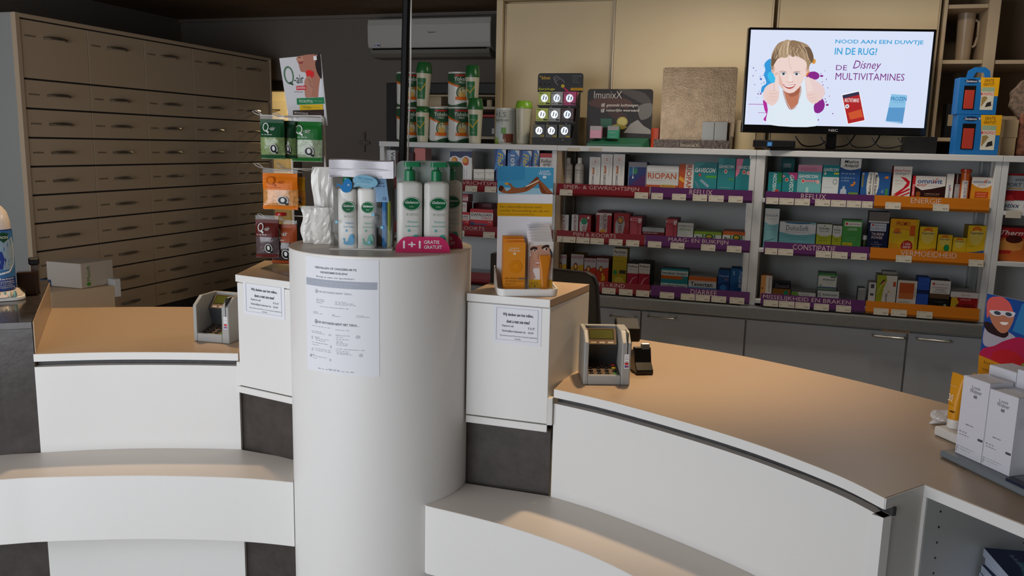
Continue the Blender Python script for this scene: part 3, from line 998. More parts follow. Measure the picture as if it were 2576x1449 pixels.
for i in range(8):
    for dd in (.045, .34):
        c0 = oc(.0195, dd)
        h = MB().tube([(c0[0], c0[1], .825 - .032 * i), (c0[0] + ddir.x * .0006, c0[1] + ddir.y * .0006, .825 - .032 * i)], .0024, 8)
        h.build('pin_hole', BLACK, oc2)

# ------------------------------------------------------------------ cartons on the back shelves
GRP = 'medicine packs on the back shelves'
ROWV = [482, 612, 746]


def carton(row, u0, u1, vt, col, ops, label, d=.10, Y=4.03, zb=None, vb=None, name='medicine_carton', kind='gloss', cat='box', x_off=0, rough=.4):
    """Folded carton whose visible front spans u0..u1 and reaches up to vt; its base stands on the shelf."""
    zt_ = ROWS[row]
    base = SHELF[row] if zb is None else zb
    zv = CAM_H + (zt_ - CAM_H) * Y / 3.977 if vb is None else at((u0 + u1) / 2, vb, y=Y).z
    zv = max(zv, base)
    vm = (vt + (ROWV[row] if vb is None else vb)) / 2
    x0, x1 = at(u0, vm, y=Y).x + .0006, at(u1, vm, y=Y).x - .0006
    zt = at((u0 + u1) / 2, vt, y=Y).z
    w, h = x1 - x0, zt - base
    m = MB().box(-w / 2, w / 2, 0, d, 0, h)
    m.box(-w / 2 + .002, w / 2 - .002, .001, d * .6, h, h + .0005)          # tucked closing flap
    m.box(-w / 2 + .004, w / 2 - .004, .0008, .0014, h - .004, h + .001)
    o = tag(m.build(name, M('card_' + col, col, rough, spec=.2), loc=((x0 + x1) / 2, Y, base), bevel=.0009), label, cat, GRP)
    art('print', o, plane_map((-w / 2, 0, zv - base), (1, 0, 0), (0, 0, 1), w, zt - zv), ops, kind)
    return o


W, K, NAVY, TEAL, PINK, REDC = '#dfe2e2', '#16181c', '#1c2b5a', '#1f7f86', '#e07fa0', '#c0202c'


def R(c):
    return ('r', 0, 0, 1, 1, c)


C = carton
# --- top left unit, row 1
C(0, 970, 995, 378, '#b9bcbf', [R('#c3c6c8'), ('t', 'Voltaren', .55, .1, .9, .95, '#20242a', 'b', -90), ('s', .15, .1, .4, .9, '#8a8f96', 3)], 'pale grey carton with dark vertical lettering at the left end of the top shelf', .06)
C(0, 1000, 1040, 384, '#3a2226', [R('#3d2428'), ('r', 0, .55, 1, .6, '#6b3a3a')], 'dark maroon carton behind the lotion pumps on the top shelf', .08, Y=4.06)
C(0, 1042, 1070, 373, '#c98a88', [R('#d09a98'), ('r', 0, .6, 1, 1, '#c97a76')], 'pale salmon carton above the front lotion pack', .08, Y=4.08)
for i, (a, c) in enumerate(((1131.5, 1158.8), (1159.6, 1187))):
    C(0, a, c, 380.6, W, [R(W), ('r', 0, .78, 1, 1, NAVY), ('e', .45, .64, .52, .2, W), ('e', .42, .65, .3, .15, '#c8571d'), ('e', .36, .68, .2, .09, '#e0a02a'), ('r', .2, .53, .68, .57, '#c02a20'),
                          ('t', 'natur', .2, .05, .36, .4, '#8a8fa0', '', 90), ('s', .5, .1, .56, .4, '#9aa0ac', 2)],
      'white carton with navy top and orange sun disc, ' + ('half behind the lotion pack' if i == 0 else 'beside the two small white cartons'), .16)
for i, (a, c) in enumerate(((1191, 1218.5), (1219.5, 1247))):
    C(0, a, c, 426, '#d9d8d0', [R('#d9d8d0'), ('t', 'natural image', .06, .66, .92, .74, '#3a3f46', 'b'), ('e', .45, .58, .06, .03, '#3a3f46'), ('s', .7, .22, .95, .27, '#555', 3), ('r', 0, .13, 1, .16, '#33363a')],
      'small white carton with a black stripe, ' + ('left one of the pair' if i == 0 else 'right one of the pair') + ' above the red strip', .1)
FLX = [R('#1c3f86'), ('p', [(0, .3), (1, .75), (1, 1), (.3, 1)], '#3c7fc4'), ('p', [(0.6, 1), (1, .8), (1, 1)], '#d7dde4')]
for i, (a, c, vt) in enumerate(((1243, 1272, 376), (1276, 1306, 378), (1306, 1337, 379), (1338, 1356, 377))):
    ops = FLX + ([('t', 'FleX', .3, .35, .75, .9, '#e3c832', 'bi', -90)] if i != 1 else [('r', 0, .4, .8, .9, '#3f7ab8'), ('t', '10%', .25, .42, .6, .85, '#e8ecf0', 'b', -90)])
    C(0, a, c, vt, '#16346f', ops, ['blue carton with yellow vertical lettering, leftmost behind the sunbather sign', 'lighter blue carton with a white percentage behind the sunbather sign',
                                   'blue carton with yellow vertical lettering left of the dark blue one', 'narrow dark blue carton left of the red-topped spray carton'][i], .09)
C(0, 1357, 1390, 386, '#b51f27', [R('#e3dcd8'), ('r', 0, .86, 1, 1, '#c3202a'), ('t', 'Reflex', .08, .68, .92, .8, K, 'bi'), ('t', 'spray', .25, .54, .85, .66, K, 'bi'), ('r', .7, .0, 1, .5, '#c3202a')], 'white carton with red top standing at the wood-coloured upright', .06)
# --- top left unit, row 2
DAF = lambda big: [R(REDC), ('r', 0, .36, 1, .80, '#dedad4'), ('t', 'DAFALGAN', .05, .58, .93, .76, K, 'b'), ('t', 'FORTE', .52, .4, .93, .54, REDC, 'b'), ('t', '1g', .82, .2, .93, .3, W, ''), ('s', .06, .52, .4, .55, '#777', 5),
                   ('e', .1, .12, .09, .12, '#33406a'), ('r', .2, .06, .75, .14, '#46507e')]
C(1, 1182, 1240, 526.4, '#a81c26', DAF(1), 'large red and white carton left of the sunbather sign on the second shelf', .08)
o1 = C(1, 1130, 1181, 533, '#a81c26', DAF(0), 'smaller red and white carton under the white one behind the lotion packs', .08)
zb_ = SHELF[1] + (at(1156, 533, y=4.03).z - SHELF[1]) + .0015
o2 = C(1, 1126, 1174.5, 508, '#7a2028', [R('#dedad4'), ('t', 'DAFALGAN', .1, .6, .93, .78, K, 'b'), ('t', 'FORTE', .52, .4, .93, .56, REDC, 'b'), ('t', '1g', .8, .2, .92, .32, K, '')], 'white carton with black and red lettering lying on a red carton', .08, zb=zb_, vb=532)
C(1, 1128, 1178, 489, '#8d4a55', [R('#cfa9ac'), ('r', 0, .62, 1, 1, '#a9404c'), ('t', 'DAFALGAN', .1, .35, .9, .58, '#5a4a58', 'b')], 'faded pink carton on top of the red and white pile', .07, zb=at(1150, 506.5, y=4.03).z, vb=504)
C(1, 1190, 1236, 512, '#5d1a20', [R('#5d1a20')], 'dark red carton behind the large red and white one', .09, Y=4.16)

# --- middle unit, row 1: bottles, tall cartons, antacids
for i, (a, c) in enumerate(((1414.8, 1437.5), (1443.5, 1468))):
    zt = at((a + c) / 2, 397, y=4.06).z
    x0, x1 = at(a, 430, y=4.06).x, at(c, 430, y=4.06).x
    r, h = (x1 - x0) / 2, zt - SHELF[0]
    t = thing('spray_bottle', 'white spray bottle, ' + ('left' if i == 0 else 'right') + ' one of the pair at the wood-coloured upright', 'bottle', ((x0 + x1) / 2, 4.06 + r, SHELF[0]), group=GRP)
    SB = M('bottle_cream', '#cfc9bf', .3)
    MB().lathe([(r * .96, 0), (r, .004), (r, h * .72), (r * .9, h * .78), (r * .62, h * .83)], 24).build('body', SB, t, smooth=True)
    MB().lathe([(r * .5, h * .83), (r * .5, h * .97), (r * .42, h)], 18).build('cap', M('cap_white', '#dedad2', .3), t, smooth=True)
    cyl = lambda x, y, l, r=r, h=h: Vector(((r + .0006 + l * .00005) * math.sin((x - .5) * 2.4), -(r + .0006 + l * .00005) * math.cos((x - .5) * 2.4), y * h))
    art('print', t, cyl, [('s', .1, .6, .9, .63, '#8a5a52', 5), ('s', .15, .52, .85, .545, '#a58c84', 7), ('s', .2, .4, .8, .415, '#b7a8a0', 6), ('s', .1, .2, .9, .23, '#6a4a44', 5)], 'matt')
for i, (a, c, vt) in enumerate(((1482, 1510, 395), (1511, 1540.5, 388), (1541.5, 1571, 388))):
    C(0, a, c, vt, '#3b3030', [R('#d4d4d2'), ('e', .5, .83, .3, .13, '#c9a58c'), ('e', .5, .83, .27, .118, '#d4d4d2'), ('e', .5, .83, .1, .045, '#b23a2a'), ('e', .5, .83, .06, .027, '#d4d4d2'), ('r', .28, .38, .46, .62, '#a3541e'),
                               ('t', 'LOTOPIC', .26, -.05, .46, .36, K, 'b', 90), ('s', .7, .3, .74, .7, '#999', 2), ('r', .3, .42, .36, .58, '#d8b090')],
      'tall white carton with an orange ring logo, ' + ['shortest, beside the spray bottles', 'middle one of the three', 'rightmost, beside the blue and purple pack'][i], .13)
C(0, 1580, 1626, 408, '#4a3a6a', [R('#8e8f96'), ('r', .03, 0, .97, .8, '#23306f'), ('p', [(.03, 0), (.97, 0), (.97, .55)], '#4b1a58'), ('p', [(.03, .8), (.03, .35), (.6, .8)], '#1f5f95'), ('e', .38, .62, .13, .13, '#2f7f5a'),
                                  ('r', .25, .35, .27, .8, '#cfd8e6'), ('e', .26, .36, .035, .05, '#e6ebf2')], 'blue and purple carton with a silver top on the top shelf', .08)
C(0, 1626, 1707, 417, '#9c9d9a', [R('#c8cac8'), ('r', 0, .74, 1, .98, '#e6e8e8'), ('t', 'RIOPAN', .04, .38, .93, .66, '#b5491c', 'b'), ('s', .35, .78, .62, .81, '#777', 3), ('r', 0, 0, 1, .1, '#b5521c'), ('r', .45, 0, .9, .12, '#c9a23a'),
                                  ('t', 'RIOPAN', .5, .02, .86, .1, '#7d2a14', 'b'), ('s', .05, .3, .6, .33, '#999', 6)], 'wide silver carton with big orange lettering', .07)
C(0, 1707.5, 1745, 413, '#b5491c', [R('#d3d0cb'), ('p', [(0, 0), (.38, 0), (.45, 1), (0, 1)], '#b94e1c'), ('p', [(.0, .35), (.4, .2), (.35, .4), (.05, .5)], '#e0a030'), ('t', 'RIOPAN', .5, -.1, .86, .98, '#a6401a', 'b', -90)], 'narrow orange and white carton left of the teal packs', .07)


def gav(ops):
    return [R(TEAL)] + ops


C(0, 1745, 1803.6, 408.5, '#186a70', gav([('p', [(0, .55), (0, 1), (.5, 1), (.2, .8)], '#3f9aa2'), ('t', 'GAVISCON', .04, .62, .93, .79, '#e8eef0', 'bi'), ('e', .26, .52, .05, .06, '#c33a26'), ('r', .52, .42, .98, .5, '#4ba32c'),
                                          ('p', [(.05, .25), (.1, .3), (.3, .02), (.2, .0)], '#5f7f9a'), ('p', [(.25, .32), (.35, .36), (.7, .12), (.62, .04)], '#8aa4b8')]), 'squat teal carton with white slanted lettering on the right of the orange one', .08)
C(0, 1805, 1849, 398, '#186a70', gav([('p', [(.0, .6), (0, 1), (.35, 1), (.3, .8)], '#3a929b'), ('t', 'GAVISCON', .06, .68, .92, .78, '#e8eef0', 'bi'), ('e', .46, .58, .1, .07, '#b8c9c4'), ('e', .46, .58, .06, .045, '#c33a26'), ('r', .6, .3, .95, .36, '#3c8a4a'), ('s', .1, .05, .8, .08, '#8fb7ba', 6)]), 'tall teal carton left of the pink-cornered one', .09)
C(0, 1850, 1894, 400, '#186a70', gav([('p', [(0, .4), (0, 1), (.4, 1), (.35, .8), (.15, .5)], PINK), ('t', 'GAVISCON', .1, .68, .95, .78, '#e8eef0', 'bi'), ('e', .48, .58, .1, .07, '#e2b8b4'), ('e', .48, .58, .06, .05, '#c33a26'), ('e', .74, .56, .12, .07, '#d8a9a2')]), 'teal carton with a pink corner at the right end of its shelf', .09)
# --- middle unit, row 2: red painkillers
NUR = '#8f1f26'
C(1, 1402, 1430, 540, '#8a8a8c', [R('#cfcfce'), ('t', 'NUROFEN', .35, 0, .72, .95, '#7d1c24', 'b', -90), ('s', .8, .3, .86, .9, '#999', 2)], 'small silver carton with red vertical lettering beside the upright', .07)
C(1, 1437, 1454, 540, '#8a8a8c', [R('#cfcfce'), ('t', 'NUROFEN', .3, 0, .75, .95, '#7d1c24', 'b', -90)], 'narrow silver carton left of the green-dotted red one', .08)
C(1, 1455, 1486, 541, NUR, [R('#9b2028'), ('p', [(.1, 0), (.62, 0), (.75, .55), (.6, .8), (.25, .8), (.08, .55)], '#c3c1c0'), ('e', .45, .62, .26, .2, '#1f8a5f'), ('t', 'NUROFEN', .3, -.4, .6, .36, '#7d1c24', 'b', -90), ('e', .78, .84, .1, .08, '#dcd4d2')], 'red carton with a green dot on a silver arch', .1)
C(1, 1499, 1538, 536, NUR, [R('#9b2028'), ('r', .22, .02, .72, .95, '#b9b6b4'), ('r', .0, .9, 1, 1, '#d6c9c6'), ('t', 'NUROFEN', .42, .1, .68, .95, '#6d1820', 'b', -90), ('t', '200 mg', .26, .3, .4, .9, '#8c5a5a', '', -90), ('e', .45, .06, .2, .12, '#c58a2e')], 'red carton with a silver band and vertical lettering, middle of the second shelf', .1)
C(1, 1543, 1583, 537, NUR, [R('#9b2028'), ('p', [(.12, 0), (.6, 0), (.72, .5), (.6, .85), (.3, .85), (.1, .5)], '#a9a5a4'), ('e', .42, .66, .2, .18, '#33201a'), ('e', .42, .66, .15, .14, '#c98a3a'), ('t', 'NUROFEN', .3, -.2, .55, .42, '#6d1820', 'b', -90), ('s', .85, .3, .9, .7, '#c98a86', 2)], 'red carton with a gold disc on a grey arch', .1)
C(1, 1502, 1560, 531, '#5a1a1e', [R('#5a1a1e')], 'dark red carton lying behind the silver-banded one', .1, Y=4.17)
IBU = [R('#b7424e'), ('p', [(0, 0), (1, 0), (1, .5), (0, .7)], '#c0525c'), ('r', 0, .78, 1, .9, '#d9c4c4'), ('r', .1, .8, .8, .88, '#b7424e'), ('t', 'ibuprofen', .55, 0, .85, .72, '#7c2230', '', -90), ('r', .68, .66, .92, .92, '#d9c4c4')]
C(1, 1584, 1614, 545.5, '#7d2a34', IBU, 'rose carton with a pale band left of the low grey one', .14)
C(1, 1615, 1671, 573, '#8f9298', [R('#6d1f28'), ('r', 0, .45, 1, 1, '#a9adb2'), ('t', 'Ibuprofen Sandoz', .06, .18, .7, .36, '#dcd6d6', 'b')], 'low carton with grey upper and maroon lower half', .1)
C(1, 1674, 1703, 550.5, '#7d2a34', IBU, 'rose carton with a pale band left of the white carton', .14)
C(1, 1703.5, 1744, 561, '#c3c8c0', [R('#d3d6d2'), ('t', 'SYMBIOSYS', .04, .72, .96, .84, '#3a4046', ''), ('t', 'alflorex', .12, .46, .85, .66, '#5c9a30', ''), ('s', .3, .1, .7, .2, '#9ab08a', 3)], 'white carton with green lettering right of the rose one', .1)
LOWP = lambda c, s: [R('#cfd4cc'), ('r', 0, .55, 1, 1, c), ('e', .55, .3, .16, .35, '#1d5a2c'), ('e', .55, .26, .1, .24, '#d0b22a'), ('t', s, .08, -.1, .8, .3, '#20303a', 'b'), ('r', .3, .2, .36, .55, '#3f8a3a'), ('r', .72, .2, .78, .55, '#3f8a3a')]
C(1, 1745, 1815, 583, '#7d9a3a', LOWP('#8fb43c', 'Buscopan'), 'low carton with a lime green top edge', .14)
C(1, 1817, 1882, 583, '#b5623a', LOWP('#d0662c', 'Buscopan'), 'low carton with an orange top edge', .14)
# --- middle unit, row 3
KID = lambda top, low: [R(low), ('p', [(0, .5), (1, .62), (1, 1), (0, 1)], '#a9a9ae'), ('t', 'NUROFEN', .05, .83, .95, .95, '#8d2a3a', 'b'), ('e', .38, .52, .17, .15, '#6d3018'), ('e', .38, .52, .1, .09, '#e0b060')]
C(2, 1400, 1424, 640, '#8a6a1c', KID(0, '#c09a20'), 'yellow and grey carton beside the upright on the third shelf', .1)
C(2, 1435, 1467, 640, '#8a6a1c', KID(0, '#c09a20'), 'yellow and grey carton left of the two orange-red ones', .1)
for i, (a, c) in enumerate(((1468, 1498.5), (1499, 1530))):
    C(2, a, c, 650, '#8d2a18', KID(0, '#b8381c') + [('p', [(.4, .02), (.48, .2), (.44, .34), (.56, .38), (.62, .22), (.72, .3), (.74, .05)], '#dba52c')], 'orange-red and grey carton, ' + ('left one' if i == 0 else 'right one') + ' of the pair on the third shelf', .12)
C(2, 1540, 1576, 625.6, '#8a7a1c', [R('#a8921e'), ('r', 0, .78, 1, 1, '#b5b4ae'), ('t', 'Perdolan', .08, .86, .9, .95, '#33363c', 'b'), ('s', .1, .79, .9, .83, '#6a6a66', 4), ('s', .1, .62, .9, .66, '#6f5f14', 4), ('e', .2, .3, .14, .07, '#2d8a4a'), ('r', .5, .27, .95, .38, '#3a3a2a'), ('e', .5, .04, .35, .14, '#c2ae3a')], 'tall mustard carton with a white top', .07)
for i, (a, c) in enumerate(((1576.6, 1604.6), (1605.4, 1634))):
    C(2, a, c, 663.4, '#3a3436', [R('#c9c6c4'), ('r', 0, 0, 1, .52, '#a3253a'), ('t', 'Pedisan', .08, .82, .92, .93, K, 'b'), ('s', .1, .7, .9, .74, '#777', 4), ('p', [(.2, .0), (.5, .3), (.95, .38), (.55, .24), (.35, 0)], '#cf8a92')], 'white over crimson carton, ' + ('left one of the two' if i == 0 else 'right one of the two, nearest the teal pack'), .16)
C(2, 1662, 1730, 676.7, '#20666c', [R('#2a8a90'), ('r', 0, .62, 1, .9, '#c6d6d6'), ('t', 'Imodium Instant', .04, .68, .96, .84, '#1a2a3a', 'b'), ('p', [(0, .42), (.7, .42), (.85, .5), (.7, .62), (0, .62)], '#c4621c'), ('r', 0, -.02, 1, .18, '#c6d6d6'), ('t', 'Imodium Instant', .04, 0, .96, .14, '#1a2a3a', 'b')], 'teal carton with an orange arrow band', .08)
C(2, 1731, 1802, 696.5, '#b9bcb8', [R('#cdd0d0'), ('r', 0, .68, 1, 1, '#cf6a2c'), ('r', 0, .62, 1, .7, '#dc9a70'), ('t', 'Tasectan', .07, .2, .86, .54, K, 'b'), ('r', 0, 0, 1, .12, '#4a90b4'), ('s', .1, .1, .55, .16, '#777', 5)], 'white carton with orange top and big black lettering', .1)
C(2, 1805, 1835, 679.4, '#1a3f70', [R('#1f4f8c'), ('p', [(0, 0), (1, 0), (1, .45), (0, .3)], '#153a6e'), ('t', 'ProLardii', .08, .66, .92, .76, '#a9c4dc', 'i'), ('t', 'Duo', .55, .5, .9, .6, '#c86a3a', 'i'), ('e', .5, .14, .3, .14, '#2f6aa8')], 'narrow deep blue carton on the right of the third shelf', .09)
C(2, 1836, 1880, 676.7, '#1a4f86', [R('#22629c'), ('p', [(0, 0), (1, 0), (1, .5), (0, .3)], '#184a80'), ('t', 'ProLardii', .5, .15, .72, .9, '#c4d6e6', 'i', -90), ('e', .2, .85, .04, .03, '#c4d6e6'), ('e', .2, .75, .04, .03, '#c4d6e6')], 'wide bright blue carton at the right end of the third shelf', .1)
# --- right unit, row 1
C(0, 1932, 1966.5, 433, '#14595d', gav([('t', 'GAVISCON', .35, -.25, .62, .94, '#d9e4e4', 'bi', 90), ('p', [(.68, .4), (1, .5), (1, 1), (.7, 1)], '#217f4c'), ('e', .7, .04, .15, .08, '#b8482c')]), 'dark teal carton with vertical white lettering at the left of the right unit', .09)
C(0, 1967.5, 2005, 434, '#14595d', gav([('p', [(.3, 1), (.55, .85), (.8, .7), (.9, .6), (1, .65), (1, 1)], '#b23a7c'), ('t', 'GAVISCON', .5, -.3, .78, .88, '#d9e4e4', 'bi', -90), ('e', .3, .62, .12, .09, '#d8b0a8'), ('e', .3, .62, .08, .06, '#b8342a'), ('p', [(.0, .9), (.2, .8), (0, .7)], '#c88aa8')]), 'teal carton with a magenta corner and vertical lettering', .09)
C(0, 1964, 1999, 398, '#12585c', [R('#14676b'), ('r', .2, .34, .75, .62, '#9fb0b4'), ('s', .25, .42, .7, .52, '#3a4a50', 6)], 'dark teal carton with a white barcode label standing behind the front row', .06, Y=4.2, vb=433)
C(0, 2006, 2067, 415, '#5f9aa4', [R('#4f98a4'), ('r', 0, .76, 1, 1, '#cf8ea8'), ('s', .1, .78, .8, .95, '#b86a90', 14), ('p', [(0, .0), (1, 0), (1, .35), (0, .5)], '#6fb0b4'), ('t', 'GAVISCON', .04, .53, .86, .65, '#eef2f2', 'bi'), ('e', .24, .42, .07, .08, '#e6c8c4'), ('e', .24, .42, .045, .05, '#c33a2a'), ('r', .3, .39, .85, .46, '#d0909a'), ('e', .86, .4, .07, .08, '#d8b0b0'), ('p', [(.36, 0), (.4, .2), (.48, .2), (.5, 0)], '#a9d0cc')], 'light teal carton with a pink patterned top', .08)
C(0, 2068.5, 2111, 415.5, '#9fb0b4', [R('#cdd4d6'), ('r', 0, .58, 1, 1, TEAL), ('t', 'GAVISCON', .04, .78, .95, .9, '#e8eef0', 'bi'), ('e', .15, .7, .06, .05, '#d8c0ba'), ('r', .68, .68, .98, .74, '#c9c23a'), ('e', .78, .42, .14, .1, '#8a9298'), ('e', .78, .42, .1, .07, '#cdd4d6'), ('s', .1, .2, .7, .23, '#9aa4aa', 5)], 'carton with teal upper and white lower half', .08)
C(0, 2112, 2164.5, 399, '#244a80', [R('#2a5590'), ('p', [(0, 1), (1, 1), (1, .74), (.75, .7), (.5, .68), (.25, .7), (0, .76)], '#d9d9d6'), ('t', 'Maalox', .18, .87, .9, .96, K, 'bi'), ('t', 'Antacid', .16, .76, .88, .86, K, 'bi'), ('s', .1, .56, .8, .6, '#a9bcd2', 4), ('s', .1, .44, .8, .48, '#9ab0cc', 5), ('s', .1, .36, .5, .4, '#9ab0cc', 3), ('p', [(.55, .25), (.66, .22), (.78, .28), (.8, .36), (.68, .35), (.72, .3), (.6, .28)], '#cf7a2c'),
                                    ('p', [(.08, 0), (.1, .12), (.2, .16), (.2, .22), (.3, .22), (.3, .16), (.38, .12), (.4, 0)], '#aebccb'), ('r', .5, 0, .95, .05, '#6f9a34')], 'tall blue carton with a white arched top', .08)
C(0, 2165.5, 2197, 433, '#244a80', [R('#2c5a96'), ('p', [(.55, 0), (1, 0), (1, 1), (.6, 1), (.5, .7), (.48, .35)], '#d6d6d2'), ('t', 'Maalox Antacid', .66, .02, .86, .95, K, 'bi', 90), ('r', .08, .35, .2, .9, '#8a7a3a'), ('e', .16, .92, .06, .04, '#c8ccd0')], 'blue carton with a white lens and vertical lettering, left of its twin', .08)
C(0, 2197.5, 2240, 434, '#244a80', [R('#2c5a96'), ('p', [(0, 0), (0, 1), (.18, 1), (.32, .7), (.32, .35), (.2, 0)], '#d6d6d2'), ('t', 'Maalox Antacid', .05, .0, .24, .9, K, 'bi', -90), ('p', [(.62, .8), (.72, .72), (.88, .76), (.85, .86), (.74, .84)], '#cf7a2c'), ('r', .75, 0, .9, .3, '#3f8a4a'), ('s', .5, .1, .66, .3, '#86a6c8', 2)], 'blue carton with a white lens, right one, beside the white energy carton', .08)
C(0, 2246, 2293, 418.6, '#a81e28', [R('#dad8d4'), ('t', 'DynaTonic', .05, .8, .92, .9, REDC, 'bi'), ('t', 'energy+', .12, .7, .85, .79, '#5a5f66', 'i'), ('p', [(.4, .66), (.7, .62), (.95, .5), (.9, .35), (.4, .08), (.05, .02), (.6, .28), (.78, .45)], REDC),
                                    ('p', [(.1, 0), (.95, .28), (.98, .22), (.3, 0)], REDC), ('p', [(.45, 0), (.98, .16), (.98, .1), (.6, 0)], REDC), ('s', .15, .4, .55, .43, '#999', 4), ('s', .15, .5, .6, .53, '#999', 4)], 'tall white carton with red swooshes', .07)
C(0, 2295, 2379, 443, '#6d1a1c', [R('#d8d6d2'), ('r', 0, 0, .09, 1, REDC), ('t', 'GRATIS', .02, .05, .07, .6, W, 'b', 90), ('p', [(.09, 0), (1, 0), (1, .55), (.6, .4), (.3, .32), (.09, .5)], '#2c1414'), ('t', 'omnivit', .15, .64, .9, .86, '#1f4a8a', 'b'), ('p', [(.62, .72), (.66, .66), (.76, .94), (.72, .9), (.66, .74)], '#c8521e'), ('t', 'BOOST', .14, .5, .45, .62, '#b5301c', 'bi'), ('s', .48, .5, .8, .58, '#bbb', 5), ('e', .2, .12, .07, .14, '#8a4a1c'), ('s', .4, .14, .85, .19, '#c9b08a', 8), ('s', .4, .06, .85, .1, '#8a6a5a', 9)], 'wide carton with white upper and dark brown lower part', .07)
C(0, 2380.5, 2399.5, 437.6, '#d3cfca', [R('#dad8d4'), ('t', 'omnivit', .3, -.1, .65, .55, '#1f4a8a', 'b', 90), ('p', [(.6, .3), (.75, .34), (.55, .46)], '#c8521e')], 'narrow white carton between wide carton and tubes', .08)
# tubes
for (a, c, vt, lab, cm, bmat, hd) in ((2400, 2421, 437, 'brown glass vial with a white label beside the orange tube', '#3a1c14', '#5a2a18', 0), (2418, 2442, 425, 'orange tablet tube with a flanged red cap', '#b8401c', '#d0641f', 1)):
    Yt = 4.05 if hd == 0 else 4.035
    x0, x1 = at(a, 460, y=Yt).x, at(c, 460, y=Yt).x
    r = (x1 - x0) / 2
    h = at((a + c) / 2, vt, y=Yt).z - SHELF[0]
    t = thing('tablet_tube', lab, 'tube', ((x0 + x1) / 2, Yt + r, SHELF[0]), group=GRP)
    MB().lathe([(r * .94, 0), (r, .003), (r, h - .016)], 20).build('body', M('tube_' + bmat, bmat, .25), t, smooth=True)
    MB().lathe([(r * 1.0, h - .016), (r * (1.22 if hd else 1.0), h - .013), (r * (1.22 if hd else 1.0), h - .002), (r * .9, h)], 20).build('cap', M('cap_' + cm, cm, .3), t, smooth=True)
    cyl = lambda x, y, l, r=r, h=h: Vector(((r + .0006 + l * .00005) * math.sin((x - .5) * 2.0), -(r + .0006 + l * .00005) * math.cos((x - .5) * 2.0), .03 + y * (h - .06)))
    art('print', t, cyl, [('r', .1, 0, .75, .8, '#d0c9c2'), ('t', 'omnivit', .3, .05, .6, .75, '#33508a', 'b', 90)], 'matt', sub=6)
C(0, 2444, 2497, 446, '#b5601c', [R('#d08a24'), ('p', [(0, 1), (1, 1), (1, .68), (.8, .55), (.5, .5), (.2, .58), (0, .7)], '#dcdad6'), ('t', 'omnivit', .06, .72, .93, .86, '#4a5f86', 'b'), ('p', [(.58, .78), (.62, .72), (.76, .92), (.7, .9)], '#c8521e'), ('t', 'ACTIVE', .3, .6, .7, .68, '#b86a3a', ''), ('r', .2, .05, .85, .34, '#c04a1c'), ('s', .3, .22, .75, .28, '#e0b08a', 4), ('s', .3, .1, .75, .16, '#e0b08a', 5)], 'white over orange carton at the right end of the energy shelf', .07)
# --- right unit, row 2
C(1, 1922, 1959, 524.6, '#5f9aa4', [R('#7fb9c0'), ('p', [(0, 1), (1, 1), (1, .56), (.7, .52), (.4, .52), (0, .6)], '#d5d9da'), ('t', 'DulceSoft', .06, .76, .92, .84, '#3f5566', ''), ('s', .15, .68, .8, .71, '#9aa4aa', 4), ('s', .1, .44, .9, .48, '#4f8a94', 5), ('s', .15, .36, .85, .4, '#4f8a94', 5), ('l', [(.1, .02), (.5, .06), (.75, .1)], .02, '#3a6a74')], 'tall white over aqua carton at the left of the constipation shelf', .07)
C(1, 1960, 2052, 559, '#c9d0d2', [R('#6fb0b8'), ('p', [(0, 1), (1, .92), (1, .5), (.75, .42), (.5, .4), (.25, .43), (0, .52)], '#d8dcde'), ('p', [(.1, 1), (.9, 1), (.8, .93), (.5, .91), (.2, .93)], '#2f6a8a'), ('t', 'DulceSoft', .18, .6, .8, .84, '#3f5566', ''), ('s', .15, .5, .85, .55, '#8a959c', 11), ('s', .2, .28, .8, .33, '#3f7f8a', 9), ('s', .3, .17, .75, .22, '#3f7f8a', 7)], 'wide white over aqua carton on the constipation shelf', .09)
DUL = [R('#a8b02c'), ('p', [(0, 1), (1, 1), (1, .5), (.7, .42), (.3, .42), (0, .52)], '#d2d4cc'), ('t', 'Dulcolax', .15, .74, .85, .86, '#3a4038', 'b'), ('t', 'bisacodyl', .2, .6, .8, .71, '#4a5048', ''), ('e', .5, .92, .04, .03, '#4a5048'), ('s', .25, .28, .75, .33, '#6f7a1c', 3), ('s', .2, .18, .8, .23, '#6f7a1c', 4)]
C(1, 2053.5, 2092.5, 564, '#7d8424', DUL, 'white over lime carton, the larger of the two', .08)
C(1, 2093.5, 2117.5, 568, '#7d8424', DUL, 'white over lime carton, the smaller, beside the green one', .08)
C(1, 2118.5, 2168, 553.6, '#3a5f38', [R('#4a9a4a'), ('r', .1, .76, .96, .93, '#e0ded6'), ('e', .2, .85, .06, .05, '#c03030'), ('s', .3, .82, .92, .88, '#444', 7), ('t', 'LIXIFOR', .28, .6, .75, .7, '#dbe6d6', ''), ('s', .2, .3, .75, .33, '#8fbf8a', 7), ('s', .2, .22, .7, .25, '#8fbf8a', 7), ('r', .06, .02, .56, .13, '#c9b82c'), ('s', .12, .05, .5, .1, '#5a5a1c', 5)], 'green carton with a white title bar', .08)
x0, x1 = at(2169, 600, y=4.06).x, at(2183, 600, y=4.06).x
r, h = (x1 - x0) / 2, at(2176, 592, y=4.06).z - SHELF[1]
t = thing('pill_vial', 'little vial with a white cap between green and navy cartons', 'vial', ((x0 + x1) / 2, 4.06 + r, SHELF[1]), group=GRP)
MB().lathe([(r * .9, 0), (r * .9, h - .02)], 16).build('body', M('vial_olive', '#4f5a2c', .3), t, smooth=True)
MB().lathe([(r, h - .02), (r, h - .003), (r * .85, h)], 16).build('cap', WHITEP, t, smooth=True)
